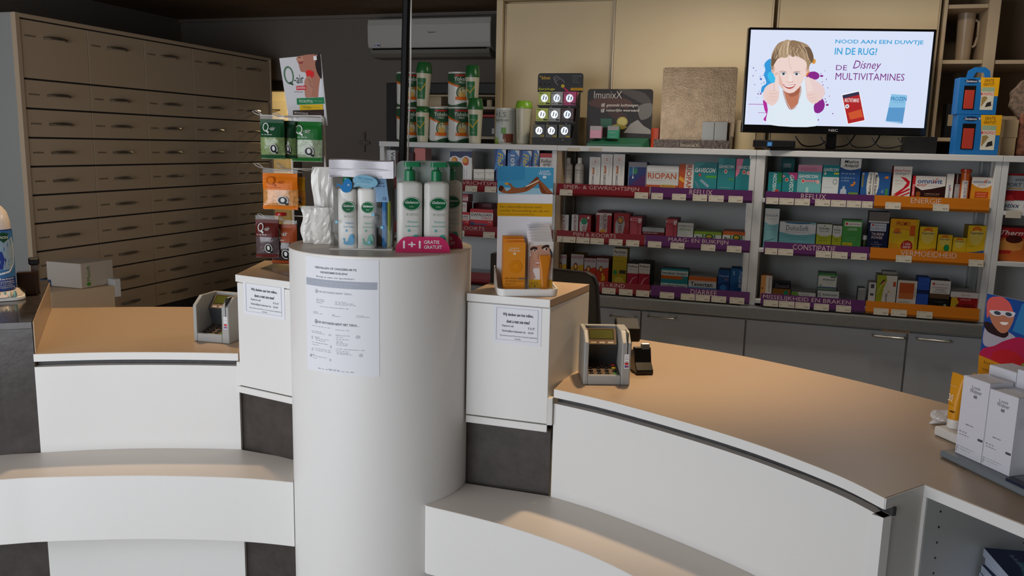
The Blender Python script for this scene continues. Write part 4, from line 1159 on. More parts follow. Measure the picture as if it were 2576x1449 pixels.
C(1, 2184, 2236, 533, '#141a33', [R('#18203f'), ('r', 0, .74, 1, 1, '#6f6a66'), ('r', 0, .7, 1, .74, '#c9c6c2'), ('r', .1, .46, .88, .68, '#c6ccd6'), ('e', .22, .63, .05, .03, '#c02a2a'), ('s', .3, .6, .85, .65, '#444', 6), ('t', 'ENERGIE', .14, .49, .84, .57, '#6a7486', ''), ('t', 'TAURINE', .18, .34, .8, .42, '#d6c4c4', 'b'), ('t', 'POWER', .2, .24, .75, .32, '#d6c4c4', 'b'), ('s', .35, .14, .6, .17, '#8f98b4', 2), ('s', .22, .08, .75, .11, '#8f98b4', 4), ('s', .3, .02, .65, .05, '#8f98b4', 3)], 'tall navy carton with a brown top', .08)
SUP = '#d8b322'
C(1, 2238, 2311, 551.5, '#a87818', [R('#d89a20'), ('p', [(0, .2), (.7, .1), (.7, .6), (0, .7)], SUP), ('t', 'PROMO', .2, .78, .68, .92, '#9c2a1c', 'bi'), ('e', .26, .5, .17, .2, '#dcae2a'), ('e', .26, .6, .12, .1, '#d0701f'), ('t', 'Supradyn', .1, .5, .42, .58, '#4a4a5a', 'b'), ('r', .7, .45, .88, .8, '#c4561c'), ('r', .7, .0, .88, .45, '#cdbb3a'), ('r', .9, 0, 1, 1, '#b9a01c'), ('e', .64, .1, .21, .2, '#a82a20'), ('t', '1 tube', .52, .14, .76, .23, '#e8d9d4', ''), ('t', 'GRATUIT', .5, .03, .78, .11, '#e8d9d4', 'b')], 'orange and yellow promotion carton with a red disc', .08)


def sup(s):
    return [R(SUP), ('e', .48, .62, .36, .34, '#d8c25a'), ('e', .48, .82, .26, .16, '#cf6f20'), ('r', .16, .58, .84, .8, '#d8c25a'), ('e', .48, .62, .34, .22, '#d8c25a'), ('t', 'Supradyn', .14, .66, .84, .78, '#2c3252', 'b'), ('p', [(.0, 0), (1, 0), (1, .12), (.5, .04)], s)]


C(1, 2312.5, 2358, 571, '#9a7f18', sup('#cf7a20'), 'yellow carton with an orange sun, left one of the yellow four', .07)
C(1, 2359, 2396.5, 591, '#9a7f18', sup(SUP) + [('e', .65, .2, .2, .22, '#1f8a4c')], 'small yellow carton with a green dot', .06)
C(1, 2397.5, 2432.5, 598, '#9a7f18', sup(SUP), 'smallest yellow carton on the fatigue shelf', .06)
C(1, 2434, 2482, 568, '#9a7f18', sup('#3a5a9c') + [('s', .1, .22, .4, .26, '#6f5f14', 3)], 'tall yellow carton with a blue corner at the right end', .09)
# --- right unit, row 3
C(2, 1913, 1942, 692.8, '#a9754a', [R('#d2ccc4'), ('r', 0, 0, .45, 1, '#c98f56'), ('t', 'Postafene', .68, .1, .84, .85, '#5a4a44', '', -90), ('s', .5, .1, .54, .8, '#b08a6a', 2), ('e', .18, .28, .06, .05, '#4a2a1c')], 'white and tan carton leaning at the left of the nausea shelf', .08)
C(2, 1943.5, 1989, 711, '#15120f', [R('#8a5a24'), ('r', 0, .48, 1, 1, '#14131a'), ('t', 'ZinzixX', .12, .58, .92, .86, '#8a7a86', 'l'), ('e', .75, .16, .13, .2, '#1f8a60')], 'black over brown carton with a green dot', .08)
C(2, 1990, 2052, 736, '#a9aca6', [R('#cfd0cb'), ('p', [(0, 0), (.35, 0), (.25, 1), (0, 1)], '#6a9a3a'), ('s', .42, .3, .75, .7, '#6a6a70', 4)], 'flat white carton with a green corner lying on the nausea shelf', .14)
ANT = [R('#cfd3cd'), ('t', 'Antimetil', .22, .3, .9, .6, '#33383c', 'b'), ('s', .02, .1, .16, .9, '#556', 3)]
C(2, 2056, 2111, 732, '#7d8a86', ANT, 'low white carton with black lettering under the green-topped one', .1)
C(2, 2058, 2105, 688, '#6f8a7c', [R('#cfd3cd'), ('r', 0, .82, 1, 1, '#2f7f3c'), ('s', .1, .86, .9, .93, '#a8cda8', 9), ('t', 'Antimetil', .24, .5, .9, .66, '#33383c', 'b'), ('r', .65, .72, .95, .8, '#3a4a44'), ('s', .45, .32, .85, .37, '#8a9088', 3), ('e', .15, .16, .06, .05, '#4a9a4a'), ('r', 0, 0, 1, .06, '#2f4a7a')], 'white carton with a green top stacked on a low white carton', .09, zb=at(2083, 731.5, y=4.03).z + .0025, vb=724)
C(2, 2158, 2177, 725, '#5a605e', [R('#8d9290'), ('r', .05, .9, .95, 1, '#b9bcb8')], 'small grey carton standing alone on the nausea shelf', .07)
C(2, 2185, 2203.5, 711, '#b9b4b0', [R('#d2cfca'), ('r', .25, .7, .75, .92, '#4a4a56'), ('r', .25, .3, .75, .42, '#4a4a56')], 'narrow white carton with two dark printed squares', .09)
C(2, 2205, 2256, 693, '#8a8f7a', [R('#d2cfc6'), ('p', [(0, 0), (.3, 0), (.36, .5), (.5, .8), (.45, 1), (0, 1)], '#9aa42c'), ('p', [(.05, .3), (.28, .75), (.3, .74), (.08, .28)], '#c9cf8a'), ('e', .3, .72, .1, .08, '#c98f6a'), ('p', [(.12, .62), (.3, .82), (.45, .86), (.35, .78), (.2, .66)], '#2c1c18'), ('t', 'orin', .45, -.02, .58, .32, '#33383c', 'b', 90), ('r', .82, .6, .95, .78, '#b8482c'), ('e', .62, .4, .05, .04, '#c9a53a')], 'white carton with a lime wave and dark-haired figure', .09)
C(2, 2257, 2307, 706, '#9a958c', [R('#d2cec6'), ('r', .1, .2, .86, .9, '#b8562a'), ('r', .1, .2, .86, .45, '#c4703a'), ('s', .15, .04, .7, .1, '#777', 5), ('r', .9, .3, .95, .7, '#a9a5a0')], 'white carton framing an orange-brown square', .09)
C(2, 2308, 2338.5, 698, '#24408c', [R('#2f55ac'), ('r', 0, .4, 1, .54, '#16244a'), ('s', .1, .44, .9, .5, '#2a4a8a', 4), ('s', .1, .75, .9, .78, '#4a70c0', 4)], 'bright blue carton with a navy band', .08)
C(2, 2339.5, 2391, 706, '#3a2c28', [R('#1c1c1c'), ('r', 0, .48, 1, 1, '#d0ceca'), ('r', 0, .3, 1, .48, '#5f4a34'), ('e', .16, .86, .06, .05, '#c02a2a'), ('s', .25, .83, .92, .88, '#555', 7), ('r', .1, .72, .9, .735, '#7a2a2a'), ('t', 'EXPERT', .28, .6, .8, .68, '#6a5a5a', ''), ('t', 'ACCUPTEUR', .2, .51, .84, .58, '#6a5a5a', ''), ('s', .3, .15, .75, .18, '#666', 5), ('e', .82, .04, .07, .05, '#8a9a7a')], 'white over black carton with a brown band', .09)
C(2, 2393, 2464, 750, '#7d1a1c', [R('#a01f22'), ('p', [(0, 0), (.2, 0), (.28, .5), (.2, 1), (0, 1)], '#c9a02a'), ('t', 'RED ENERGY', .18, .02, .86, .38, K, 'bi'), ('t', 'VITALITE', .32, .75, .7, .92, '#d6b8b0', '')], 'flat red carton with a yellow end under the white one', .12)
C(2, 2391, 2467, 736, '#c9c3be', [R('#d6d0cc'), ('t', 'Qortis', .36, .25, .66, .7, '#a86a66', '')], 'flat white carton lying on the red carton', .14, zb=at(2428, 750, y=4.03).z + .0012, vb=750)
o = at(2228, 683, y=4.2)
simple_box('silver_pack', 'small silver pack lying on the lime-waved carton', 'pack', o.x - .03, o.x + .03, 4.05, 4.11, at(2230, 693, y=4.03).z + .0015, at(2230, 693, y=4.03).z + .016, METAL, GRP)
# --- far right unit
za, zb2 = at(2550, 531, y=SH_Y).z, at(2550, 660, y=SH_Y).z
x0 = at(2519, 480, y=4.04).x
hh = at(2545, 436, y=4.04).z - za
simple_box('snack_carton', 'grey and red carton of bars on the upper shelf at the right edge', 'box', x0, x0 + .19, 4.04, 4.2, za + .0005, za + hh, M('card_grey', '#8f9296', .4), GRP,
           ops=[('r', 0, 0, 1, 1, '#9ea3a8'), ('r', 0, .94, 1, 1, '#8c1f28'), ('t', 'SPORT BAR', .02, .64, .65, .74, '#3a4650', 'b'), ('t', 'etixx', .25, .8, .6, .88, '#3a4650', 'i'), ('r', 0, .28, 1, .54, '#8c1820'), ('r', 0, 0, 1, .26, '#cfd0d0'), ('p', [(0, .26), (.28, .26), (.22, .42), (.02, .42)], '#b82a2c'), ('t', 'etixx', .08, .07, .4, .19, '#33405a', 'bi'), ('t', 'SPORT', .45, .07, .8, .17, '#8a8f9a', 'i'), ('r', .1, .58, .4, .61, '#b08a3a')])
hh = at(2545, 573, y=4.04).z - zb2
simple_box('heat_wrap_carton', 'red and orange carton with white slanted lettering at the right edge', 'box', x0, x0 + .2, 4.04, 4.2, zb2 + .0005, zb2 + hh, M('card_red', '#7d1c1c', .4), GRP,
           ops=[('r', 0, 0, 1, 1, '#a01f22'), ('r', 0, 0, 1, .7, '#c4662c'), ('p', [(0, .2), (.5, .35), (.55, .6), (.2, .68), (0, .5)], '#d8924a'), ('e', .35, .66, .16, .12, '#4a1a14'), ('t', 'ThermaCare', .08, .78, 1.0, .92, '#e6d6d0', 'bi'), ('p', [(.05, .2), (.3, .22), (.33, .32), (.1, .32)], '#b52a22'), ('r', .66, .2, .98, .45, '#2a1a18')])

# ------------------------------------------------------------------ television on the right shelf unit
pl_, pr_ = at(1874, 205, y=4.02), at(2344, 203, y=4.20)
tw = (Vector((pr_.x, 4.20)) - Vector((pl_.x, 4.02))).length
trz = math.atan2(.18, pr_.x - pl_.x)
tcx, tcy = (pl_.x + pr_.x) / 2, 4.11
tz1, tz0 = at(2118, 71, y=4.11).z, at(2100, 338, y=4.11).z
tv = thing('television', 'black flat television showing an advert with a cheering girl', 'television', (tcx, tcy, TOPZ), trz)
hw, b0, b1 = tw / 2, tz0 - TOPZ, tz1 - TOPZ
MB().box(-hw, hw, 0, .035, b0, b1).build('bezel', BLACKG, tv, bevel=.004, seg=2)
MB().box(-hw * .75, hw * .75, .035, .07, b0 + .05, b1 - .08).build('rear_housing', BLACK, tv, bevel=.01)
sx0, sx1, sz0, sz1 = -hw + .011, hw - .013, b0 + .036, b1 - .011
q = quad_px((165, 160), (1993, 143), (1897, 1143), (97, 1115))
SKY, SKN, SKD, HR, HRD = '#dfe8ff', '#f3d9d2', '#c98d78', '#a58a6c', '#6e5642'
scr = [('p', [(165, 160), (1993, 143), (1897, 1143), (97, 1115)], SKY)]
girl = [
    # paint splashes
    ('q', [(300, 500), (345, 452), (400, 455), (420, 600), (400, 690), (330, 720), (290, 780), (265, 790), (275, 730), (320, 690), (295, 610), (310, 560)], '#2f9be0'),
    ('q', [(330, 600), (400, 570), (410, 680), (360, 680)], '#39c0f0'),
    ('e', 265, 652, 12, 12, '#5a78c8'), ('e', 262, 800, 9, 8, '#7a3ca0'),
    ('q', [(725, 610), (760, 575), (810, 568), (850, 590), (855, 625), (820, 650), (740, 640)], '#8a1f8c'), ('e', 878, 612, 18, 10, '#8a1f8c'),
    ('q', [(810, 900), (880, 840), (910, 900), (895, 960), (850, 995), (810, 985), (798, 940)], '#8a1f8c'), ('e', 935, 908, 14, 11, '#8a1f8c'),
    ('q', [(285, 870), (320, 880), (330, 940), (345, 1010), (350, 1050), (310, 1080), (290, 1060), (320, 1010), (300, 960)], '#b82a9c'), ('r', 137, 905, 300, 912, '#a83ca8'), ('r', 235, 992, 320, 997, '#a83ca8'),
    ('e', 800, 465, 20, 26, '#e09a3a'), ('e', 845, 1064, 7, 7, '#7a3ca0'), ('e', 990, 998, 6, 6, '#7a3ca0'),
    ('q', [(715, 605), (745, 545), (755, 575), (730, 615)], '#e0803a'),
    *[('e', 230 + 60 * math.cos(k * 1.9) + 3 * k, 520 + 42 * k * .6 + 30 * math.sin(k * 2.3), 4 + k % 4, 4 + k % 3, ('#2f9be0', '#5a78c8', '#7a3ca0')[k % 3]) for k in range(14)],
    *[('e', 880 + 30 * math.cos(k * 2.1) + 5 * k, 560 + 32 * k * .9, 4 + k % 3, 4 + k % 4, '#8a2a94') for k in range(12)],
    # shirt, shoulders
    ('q', [(350, 1118), (330, 990), (360, 880), (420, 790), (480, 730), (640, 720), (700, 640), (780, 800), (800, 960), (815, 1130)], '#e4f0fb'),
    ('q', [(490, 740), (665, 715), (660, 830), (620, 930), (570, 965), (535, 930), (505, 850)], '#c27a5e'),
    ('q', [(520, 770), (650, 740), (640, 800), (570, 830)], '#a8614a'),
    # arms
    ('q', [(285, 840), (300, 750), (345, 705), (400, 690), (450, 760), (440, 860), (400, 900), (330, 900)], '#f0d6d4'),
    ('q', [(715, 640), (780, 640), (850, 680), (905, 740), (905, 800), (870, 860), (790, 880), (730, 830)], '#eed3d2'),
    # face
    ('q', [(385, 560), (395, 440), (470, 380), (640, 380), (735, 450), (738, 560), (700, 640), (660, 720), (600, 780), (545, 792), (490, 760), (440, 690), (400, 620)], SKN),
    ('q', [(405, 600), (445, 690), (495, 760), (470, 640), (430, 580)], '#e6bfb2'),
    ('e', 388, 555, 18, 36, '#e2b8a8'), ('e', 735, 545, 18, 40, '#e2b8a8'),
    # hair
    ('q', [(365, 520), (375, 400), (430, 300), (500, 265), (640, 265), (740, 305), (790, 390), (795, 460), (760, 500), (735, 560), (720, 470), (640, 420), (560, 400), (470, 430), (410, 470), (385, 560)], HR),
    ('q', [(500, 265), (560, 265), (540, 420), (470, 430), (440, 380)], '#b79c7c'), ('q', [(560, 265), (640, 268), (690, 330), (600, 420), (560, 400)], '#8f7458'),
    ('q', [(690, 330), (760, 330), (795, 420), (780, 480), (740, 420)], HRD), ('q', [(375, 430), (430, 340), (440, 420), (400, 500), (372, 520)], HRD),
    ('l', [(545, 270), (535, 330), (530, 400)], 12, '#dccbb4'), ('l', [(680, 300), (720, 360), (745, 450)], 9, '#c7b094'), ('l', [(640, 300), (690, 370), (715, 460)], 7, '#c2ab8e'),
    ('l', [(590, 330), (560, 390)], 7, '#c7b094'), ('l', [(640, 340), (600, 410)], 7, '#c7b094'), ('l', [(470, 330), (440, 400), (410, 450)], 8, '#cdb698'), ('l', [(420, 350), (395, 440)], 6, '#c2ab8e'),
    ('l', [(545, 430), (552, 500), (575, 552)], 5, '#d8bfae'),
    *[('l', [(440 + 16 * k, 300 + abs(6 - k) * 6), (425 + 17 * k, 350 + abs(6 - k) * 5), (415 + 20 * k, 415 + abs(6 - k) * 3)], 4, ('#c9b496', '#8a7056')[k % 2]) for k in range(14)],
    # eyes, brows, nose, mouth
    ('l', [(448, 578), (480, 568), (520, 576)], 9, '#a07c68'), ('l', [(590, 580), (630, 568), (662, 574)], 9, '#a07c68'),
    ('e', 490, 598, 32, 15, '#f2eef0'), ('e', 625, 598, 32, 15, '#f2eef0'), ('e', 492, 597, 15, 14, '#5d7488'), ('e', 624, 597, 15, 14, '#5d7488'), ('e', 492, 597, 7, 7, '#15181c'), ('e', 624, 597, 7, 7, '#15181c'),
    ('l', [(456, 596), (474, 584), (502, 582), (524, 594)], 6, '#4a3630'), ('l', [(592, 594), (612, 582), (642, 583), (660, 594)], 6, '#4a3630'),
    ('l', [(528, 672), (545, 682), (575, 682), (592, 670)], 7, '#cf9886'), ('q', [(556, 600), (566, 600), (580, 665), (540, 668)], '#f8e6df'),
    ('q', [(485, 702), (540, 714), (612, 700), (590, 736), (555, 750), (515, 738)], '#c05a5c'), ('q', [(495, 707), (545, 717), (604, 705), (585, 724), (545, 732), (515, 724)], '#fbf6f2'),
    # fists with raised thumbs
    ('q', [(410, 640), (425, 606), (442, 610), (446, 690), (440, 790), (405, 790), (398, 720)], '#f2dcd8'),
    ('q', [(330, 770), (400, 760), (442, 785), (440, 850), (410, 900), (370, 922), (340, 900), (318, 840)], '#efd2cc'),
    ('l', [(350, 800), (430, 795)], 5, '#d3a79c'), ('l', [(345, 832), (428, 830)], 5, '#d3a79c'), ('l', [(350, 866), (415, 866)], 5, '#d3a79c'), ('l', [(400, 770), (398, 700)], 4, '#d3a79c'),
    ('q', [(722, 650), (738, 622), (758, 640), (770, 700), (800, 780), (745, 790), (722, 720)], '#f2dcd8'),
    ('q', [(725, 790), (790, 765), (850, 780), (862, 830), (840, 880), (795, 898), (755, 880), (728, 840)], '#efd2cc'),
    ('l', [(735, 815), (800, 800)], 5, '#d3a79c'), ('l', [(745, 845), (815, 832)], 5, '#d3a79c'), ('l', [(765, 872), (825, 862)], 5, '#d3a79c'),
    ('l', [(480, 740), (520, 880), (570, 965), (640, 900), (668, 730)], 6, '#c9d8ea'),
]
BLU, VIO = '#2fa4dc', '#7d2a86'
words = [('t', 'NOOD AAN EEN DUWTJE', 1013, 235, 1885, 293, BLU, 'b'), ('t', 'IN DE RUG?', 1008, 322, 1430, 395, BLU, 'b'), ('t', 'DE', 1020, 500, 1130, 552, VIO, ''),
         ('t', 'Disney', 1190, 450, 1468, 560, VIO, 'i'), ('t', 'MULTIVITAMINES', 1015, 578, 1700, 652, VIO, ''),
         # two packs: plain stand-ins with their lettering
         ('p', [(1075, 800), (1252, 758), (1312, 1070), (1135, 1110)], '#ffffff'), ('p', [(1082, 808), (1248, 768), (1305, 1064), (1140, 1102)], '#b01f24'), ('p', [(1082, 808), (1248, 768), (1254, 800), (1090, 842)], '#2c2c4a'),
         ('t', 'MULTIVITAMINES', 1108, 838, 1250, 880, '#f0d8d6', 'b'), ('e', 1131, 922, 20, 22, '#f2eeee'), ('e', 1131, 922, 10, 11, '#8a90b0'), ('p', [(1140, 990), (1270, 950), (1290, 1030), (1160, 1060)], '#d0542c'),
         ('p', [(1570, 790), (1725, 800), (1680, 1100), (1512, 1078)], '#8cc6ec'), ('p', [(1545, 930), (1706, 930), (1682, 1090), (1516, 1070)], '#5b9ad0'), ('t', 'FROZEN', 1565, 818, 1722, 860, '#2c7cb4', 'b'), ('s', 1585, 868, 1700, 880, '#3f86b8', 6), ('s', 1520, 1072, 1670, 1084, '#dcecf8', 8)]
MB().box(sx0, sx1, -.0008, .002, sz0, sz1).build('screen', M('screen_glass', '#101014', .15), tv)
art('screen_picture', tv, plane_map((sx0, -.001, sz0), (1, 0, 0), (0, 0, 1), sx1 - sx0, sz1 - sz0), measured(q, scr + girl + words), 'screen')
art('brand_lettering', tv, plane_map((-.02, -.0005, b0 + .012), (1, 0, 0), (0, 0, 1), .04, .011), [('t', 'NEC', 0, 0, 1, 1, '#b9b9bd', '')], 'matt')
MB().box(-.022, .022, .01, .035, .012, b0 + .02).build('stand_neck', BLACKG, tv, bevel=.004)
MB().box(-.29, .29, -.08, .10, 0, .011).build('stand_base', BLACKG, tv, bevel=.004)
a, c = at(1896, 361, y=4.03), at(2003, 344, y=4.03)
t = thing('media_box', 'flat black media player with a blue sticker under the television', 'media player', ((a.x + c.x) / 2, 4.0, TOPZ + .0115), trz * .5)
w = (c.x - a.x) / 2
MB().box(-w, w, 0, .045, 0, c.z - a.z).build('casing', BLACK, t, bevel=.004)
art('sticker', t, plane_map((-w * .35, -.0004, .006), (1, 0, 0), (0, 0, 1), .022, .02), [('r', 0, 0, 1, 1, '#2f6cb4'), ('r', .15, .15, .85, .85, '#5a9ad8')], 'gloss')
a, c = at(2275, 380, y=4.1), at(2358, 345, y=4.1)
simple_box('subwoofer_box', 'matt black box at the right foot of the television', 'speaker', a.x, c.x, 4.09, 4.25, TOPZ + .0005, c.z, BLACK, bevel=.006)
cab = MB()
for k in range(5):
    xk = tcx - .16 + .11 * k
    zz = TOPZ + .018
    cab.tube(smooth_curve([(xk, 4.19, zz + .05), (xk + .03, 4.18, zz + .012), (xk + .07, 4.17, zz + .004), (xk + .12, 4.18, zz + .016), (xk + .15, 4.2, zz + .05 + .01 * (k % 3))], 4), .0032, 6)
tag(cab.build('cable_bundle', BLACK), 'tangle of black cables behind the television foot', 'cable')

# ------------------------------------------------------------------ cans and shakers on the left shelf unit
YC = 4.09


def can(u0, u1, vt, z0, lab, name='powder_can', maker='green', Y=YC):
    x0, x1 = at(u0, vt + 40, y=Y).x, at(u1, vt + 40, y=Y).x
    r = (x1 - x0) / 2
    h = at((u0 + u1) / 2, vt, y=Y).z - z0
    t = thing(name, lab, 'can', ((x0 + x1) / 2, Y + r * .3, z0), group='powder cans on the shelf top')
    MB().lathe([(r * .98, 0), (r, .003), (r, h - .008)], 32).build('body', M('can_white', '#d2d4d0', .3), t, smooth=True)
    MB().lathe([(r * 1.015, h - .008), (r * 1.015, h - .001), (r * .97, h)], 32).build('lid', M('can_lid', '#c9c9c4', .35), t, smooth=True)
    cyl = lambda x, y, l: Vector(((r + .0006 + l * .00006) * math.sin((x - .5) * 2.9), -(r + .0006 + l * .00006) * math.cos((x - .5) * 2.9), y * (h - .009)))
    if maker == 'green':
        G, O = '#2c5236', '#c8651f'
        strips_ = []
        for i in range(24):        # wavy green base and orange/green shoulder bands
            xa, xb = i / 24, (i + 1) / 24
            wv = lambda x: .09 + .05 * math.cos(x * 7)
            sh_ = lambda x: .62 + .10 * math.cos((x - .1) * 4.2)
            strips_ += [('p', [(xa, 0), (xb, 0), (xb, wv(xb)), (xa, wv(xa))], G), ('p', [(xa, sh_(xa)), (xb, sh_(xb)), (xb, 1), (xa, 1)], G), ('p', [(xa, sh_(xa)), (xb, sh_(xb)), (xb, sh_(xb) + .075), (xa, sh_(xa) + .075)], O)]
        ops = strips_ + [('r', .5, .92, .9, .97, '#b02a2c'), ('t', 'Yokebe', .48, .78, .92, .9, '#dfe4da', ''), ('t', 'PRO', .62, .7, .78, .76, '#dfe4da', ''), ('e', .7, .42, .16, .2, '#3c5a36'), ('e', .72, .42, .13, .17, '#c9bf9a'), ('e', .72, .36, .1, .08, '#c9a45c'),
                         ('p', [(.52, .2), (.88, .2), (.86, .3), (.54, .3)], O), ('s', .1, .4, .35, .42, '#9a9d98', 4), ('s', .1, .5, .35, .52, '#9a9d98', 4)]
    else:
        ops = [('r', 0, 0, 1, 1, '#aeb2ac'), ('p', [(0, 0), (.35, 0), (.25, .2), (0, .45)], '#8aa832'), ('e', .32, .33, .26, .28, '#b9c3c4'), ('t', 'XLS', .15, .78, .6, .93, '#4a4f4a', 'l'), ('t', 'Nutrition', .12, .66, .68, .74, '#4a4f4a', ''), ('r', .5, .04, .85, .3, '#6a3a2c'), ('e', .55, .1, .05, .05, '#d8d4cc'), ('p', [(.45, .3), (.6, .5), (.62, .48), (.5, .28)], '#5a8a3a'), ('r', .02, .9, .1, 1, '#b8603a')]
    art('label_print', t, cyl, ops, 'gloss', sub=10)
    return t, (x0 + x1) / 2, r, h


def shaker(u0, u1, vt, vc, z0, lab, capc='#1d5e2c', lean=0.0, Y=None, text=True):
    Y = Y or YC - .02
    x0, x1 = at(u0, vt + 10, y=Y).x, at(u1, vt + 10, y=Y).x
    r = (x1 - x0) / 2
    h = at((u0 + u1) / 2, vt, y=Y).z - z0
    hc = at((u0 + u1) / 2, vc, y=Y).z - z0
    t = thing('drink_shaker', lab, 'shaker', ((x0 + x1) / 2, Y, z0), group='drink shakers on the shelf top')
    t.rotation_euler = (0, lean, 0)
    MB().lathe([(r * .74, 0), (r * .76, .003), (r * .95, hc)], 24).build('cup', M('frosted_cup', '#bdb9a4', .35), t, smooth=True)
    MB().lathe([(r * 1.0, hc), (r * 1.02, hc + .003), (r * 1.0, hc + (h - hc) * .3), (r * .86, h - .004), (r * .78, h)], 24).build('cap', M('cap_' + capc, capc, .3), t, smooth=True)
    cyl = lambda x, y, l: Vector(((r * (.76 + .19 * y) + .0008 + l * .00006) * math.sin((x - .5) * 2.0), -(r * (.76 + .19 * y) + .0008 + l * .00006) * math.cos((x - .5) * 2.0), y * hc))
    if text:
        art('label_print', t, cyl, [('r', .2, .22, .85, .85, '#2f6a42'), ('p', [(.2, .62), (.5, .5), (.85, .72), (.85, .66), (.5, .44), (.2, .55)], '#b5952c'), ('s', .3, .68, .75, .72, '#9ab89a', 3), ('s', .35, .3, .75, .33, '#8aa88a', 3)], 'gloss', sub=8)
    else:
        art('label_print', t, cyl, [('t', 'XLS Nutrition', .2, .12, .34, .8, '#8a8f86', '', 90)], 'gloss')
    return t


can(996.5, 1049.5, 269.5, TOPZ + .0006, 'white and green can at the left, under the upper left can')
t2, cx2, r2, h2 = can(1077.5, 1126, 269.5, TOPZ + .0006, 'white and green can in the middle of the lower row')
can(1126.5, 1178.5, 269.5, TOPZ + .0006, 'white and green can at the right, wrapped in shiny foil')
zU = at(1150, 269.5, y=YC).z + .001
can(997, 1050, 182, zU, 'upper left white and green can behind the black pole')
can(1126, 1179, 182, zU, 'upper right white and green can')
shaker(1045.5, 1082, 157, 185, zU, 'green-capped shaker on the upper level beside the black pole', lean=.04)
shaker(1172, 1206.5, 165, 195, zU, 'green-capped shaker on the upper level at the right')
shaker(1047, 1080, 269, 283, TOPZ + .0006, 'green-capped shaker below the upper left shaker', Y=4.05)
shaker(1177.5, 1215, 247, 276, TOPZ + .0006, 'green-capped shaker at the lower right of the cans', Y=4.05)
can(1245.5, 1297, 272, TOPZ + .0006, 'silver-green powder can right of the foil-wrapped can', maker='silver')
shaker(1298, 1339, 254, 273, TOPZ + .0006, 'lime-capped shaker beside the earplug display', capc='#7fb030', text=False)

# earplug display
HY = 4.14
xl = at(1341, 355, y=4.0).x
xr_ = at(1436, 355, y=4.0).x
bs = thing('earplug_display', 'stepped black card display with a yellow title panel', 'display', ((xl + xr_) / 2, 4.07, TOPZ), world=True)
zs = [at(1390, v, y=y).z for v, y in ((346, 4.0), (305, 4.05), (264, 4.1))]
zh0, zh1 = at(1410, 232, y=HY).z, at(1410, 184, y=HY).z
xh0, xh1 = at(1353, 208, y=HY).x, at(1467, 208, y=HY).x
CARD = M('black_card', '#17181b', .55)
MB().slab([(xh0, zh0), (xh1, zh0), (xh1, zh1 - .012), (xh1 - .004, zh1 - .004), (xh1 - .012, zh1), (xh0 + .012, zh1), (xh0 + .004, zh1 - .004), (xh0, zh1 - .012)], 'y', HY, HY + .003).build('header_card', CARD, bs)
hq = quad_px((165, 100), (995, 100), (975, 440), (160, 440))
art('header_print', bs, plane_map((xh0, HY, zh0), (1, 0, 0), (0, 0, 1), xh1 - xh0, zh1 - zh0), measured(hq, [
    ('t', 'blox', 235, 150, 395, 212, '#c9a23c', 'b'), ('e', 208, 158, 12, 12, '#c9a23c'), ('t', 'Earplugs', 182, 362, 475, 412, '#c4c23a', 'b'),
    ('p', [(455, 175), (500, 148), (600, 210), (655, 270), (630, 330), (530, 315), (470, 250)], '#3c3a40'), ('l', [(455, 175), (500, 148), (600, 210), (655, 270)], 7, '#b0b0b8'), ('l', [(470, 215), (520, 180)], 6, '#b0b0b8'), ('l', [(485, 255), (560, 200)], 6, '#b0b0b8'), ('l', [(455, 175), (480, 255), (530, 315)], 6, '#b0b0b8'), ('e', 620, 330, 32, 32, '#b8a43c'),
    ('p', [(640, 345), (730, 420), (680, 430), (635, 365)], '#b8305c'), ('r', 760, 362, 975, 408, '#b58a24'), ('s', 790, 372, 950, 392, '#4a3a14', 8), ('s', 800, 145, 965, 158, '#8a8a92', 5), ('s', 800, 182, 900, 194, '#8a8a92', 3), ('s', 800, 218, 885, 230, '#8a8a92', 3), ('s', 800, 254, 930, 268, '#8a8a92', 4),
    ('e', 213, 298, 22, 24, '#5a5a60'), ('e', 213, 298, 18, 20, '#17181b'), ('e', 293, 298, 22, 24, '#5a5a60'), ('e', 293, 298, 18, 20, '#17181b'), ('e', 372, 298, 22, 24, '#5a5a60'), ('e', 372, 298, 18, 20, '#17181b')]), 'matt')
yb = [4.0, 4.05, 4.1]
for k in range(3):
    xa = at([1341, 1348, 1354.6][k], 340, y=yb[k]).x - .004
    xb_ = at([1436, 1443.5, 1450.5][k], 340, y=yb[k]).x + .004
    zl = zs[k - 1] + .0 if k else TOPZ
    MB().box(xa, xb_, yb[k] - .002, yb[k] + .05 if k < 2 else HY, TOPZ + .0005 if k == 0 else TOPZ + .0005, zs[k] - .002).build('step', CARD, bs, bevel=.0008)
    lip = MB().box(xa - .004, xb_ + .004, yb[k] - .004, yb[k] - .002, zs[k] - .008, zs[k] - .001)
    lip.build('step_lip', CARD, bs)
    for u_ in (.32, .78):
        xx = xa + (xb_ - xa) * u_
        MB().lathe([(.004, 0), (.004, .0015)], 12).build('price_peg', WHITEP, bs, loc=(xx - bs.location.x if False else xx, yb[k] - .005, zs[k] - .012))
MB().slab([(4.0, TOPZ + .001), (HY, TOPZ + .001), (HY + .002, zh0 + .01), (4.1, zs[2] + .05), (4.05, zs[1]), (4.0, zs[0])], 'x', at(1451, 250, y=4.1).x + .006, at(1451, 250, y=4.1).x + .0085).build('side_card', CARD, bs)
ebx = [[(1341, 1371, 312, '#23252a'), (1371.5, 1402.5, 312, '#23252a'), (1404.5, 1435.6, 312, '#23252a')], [(1348, 1379, 271, '#a9b53a'), (1379.5, 1410, 271, '#8f9294'), (1411.4, 1443, 271, '#3a2022')], [(1354.6, 1385, 230, '#a9b53a'), (1386, 1415.6, 230, '#8f9294'), (1417, 1449, 230, '#a82668')]]
nm_ = [['left', 'middle', 'right'], ['lime', 'grey', 'dark red'], ['lime', 'grey', 'magenta']]
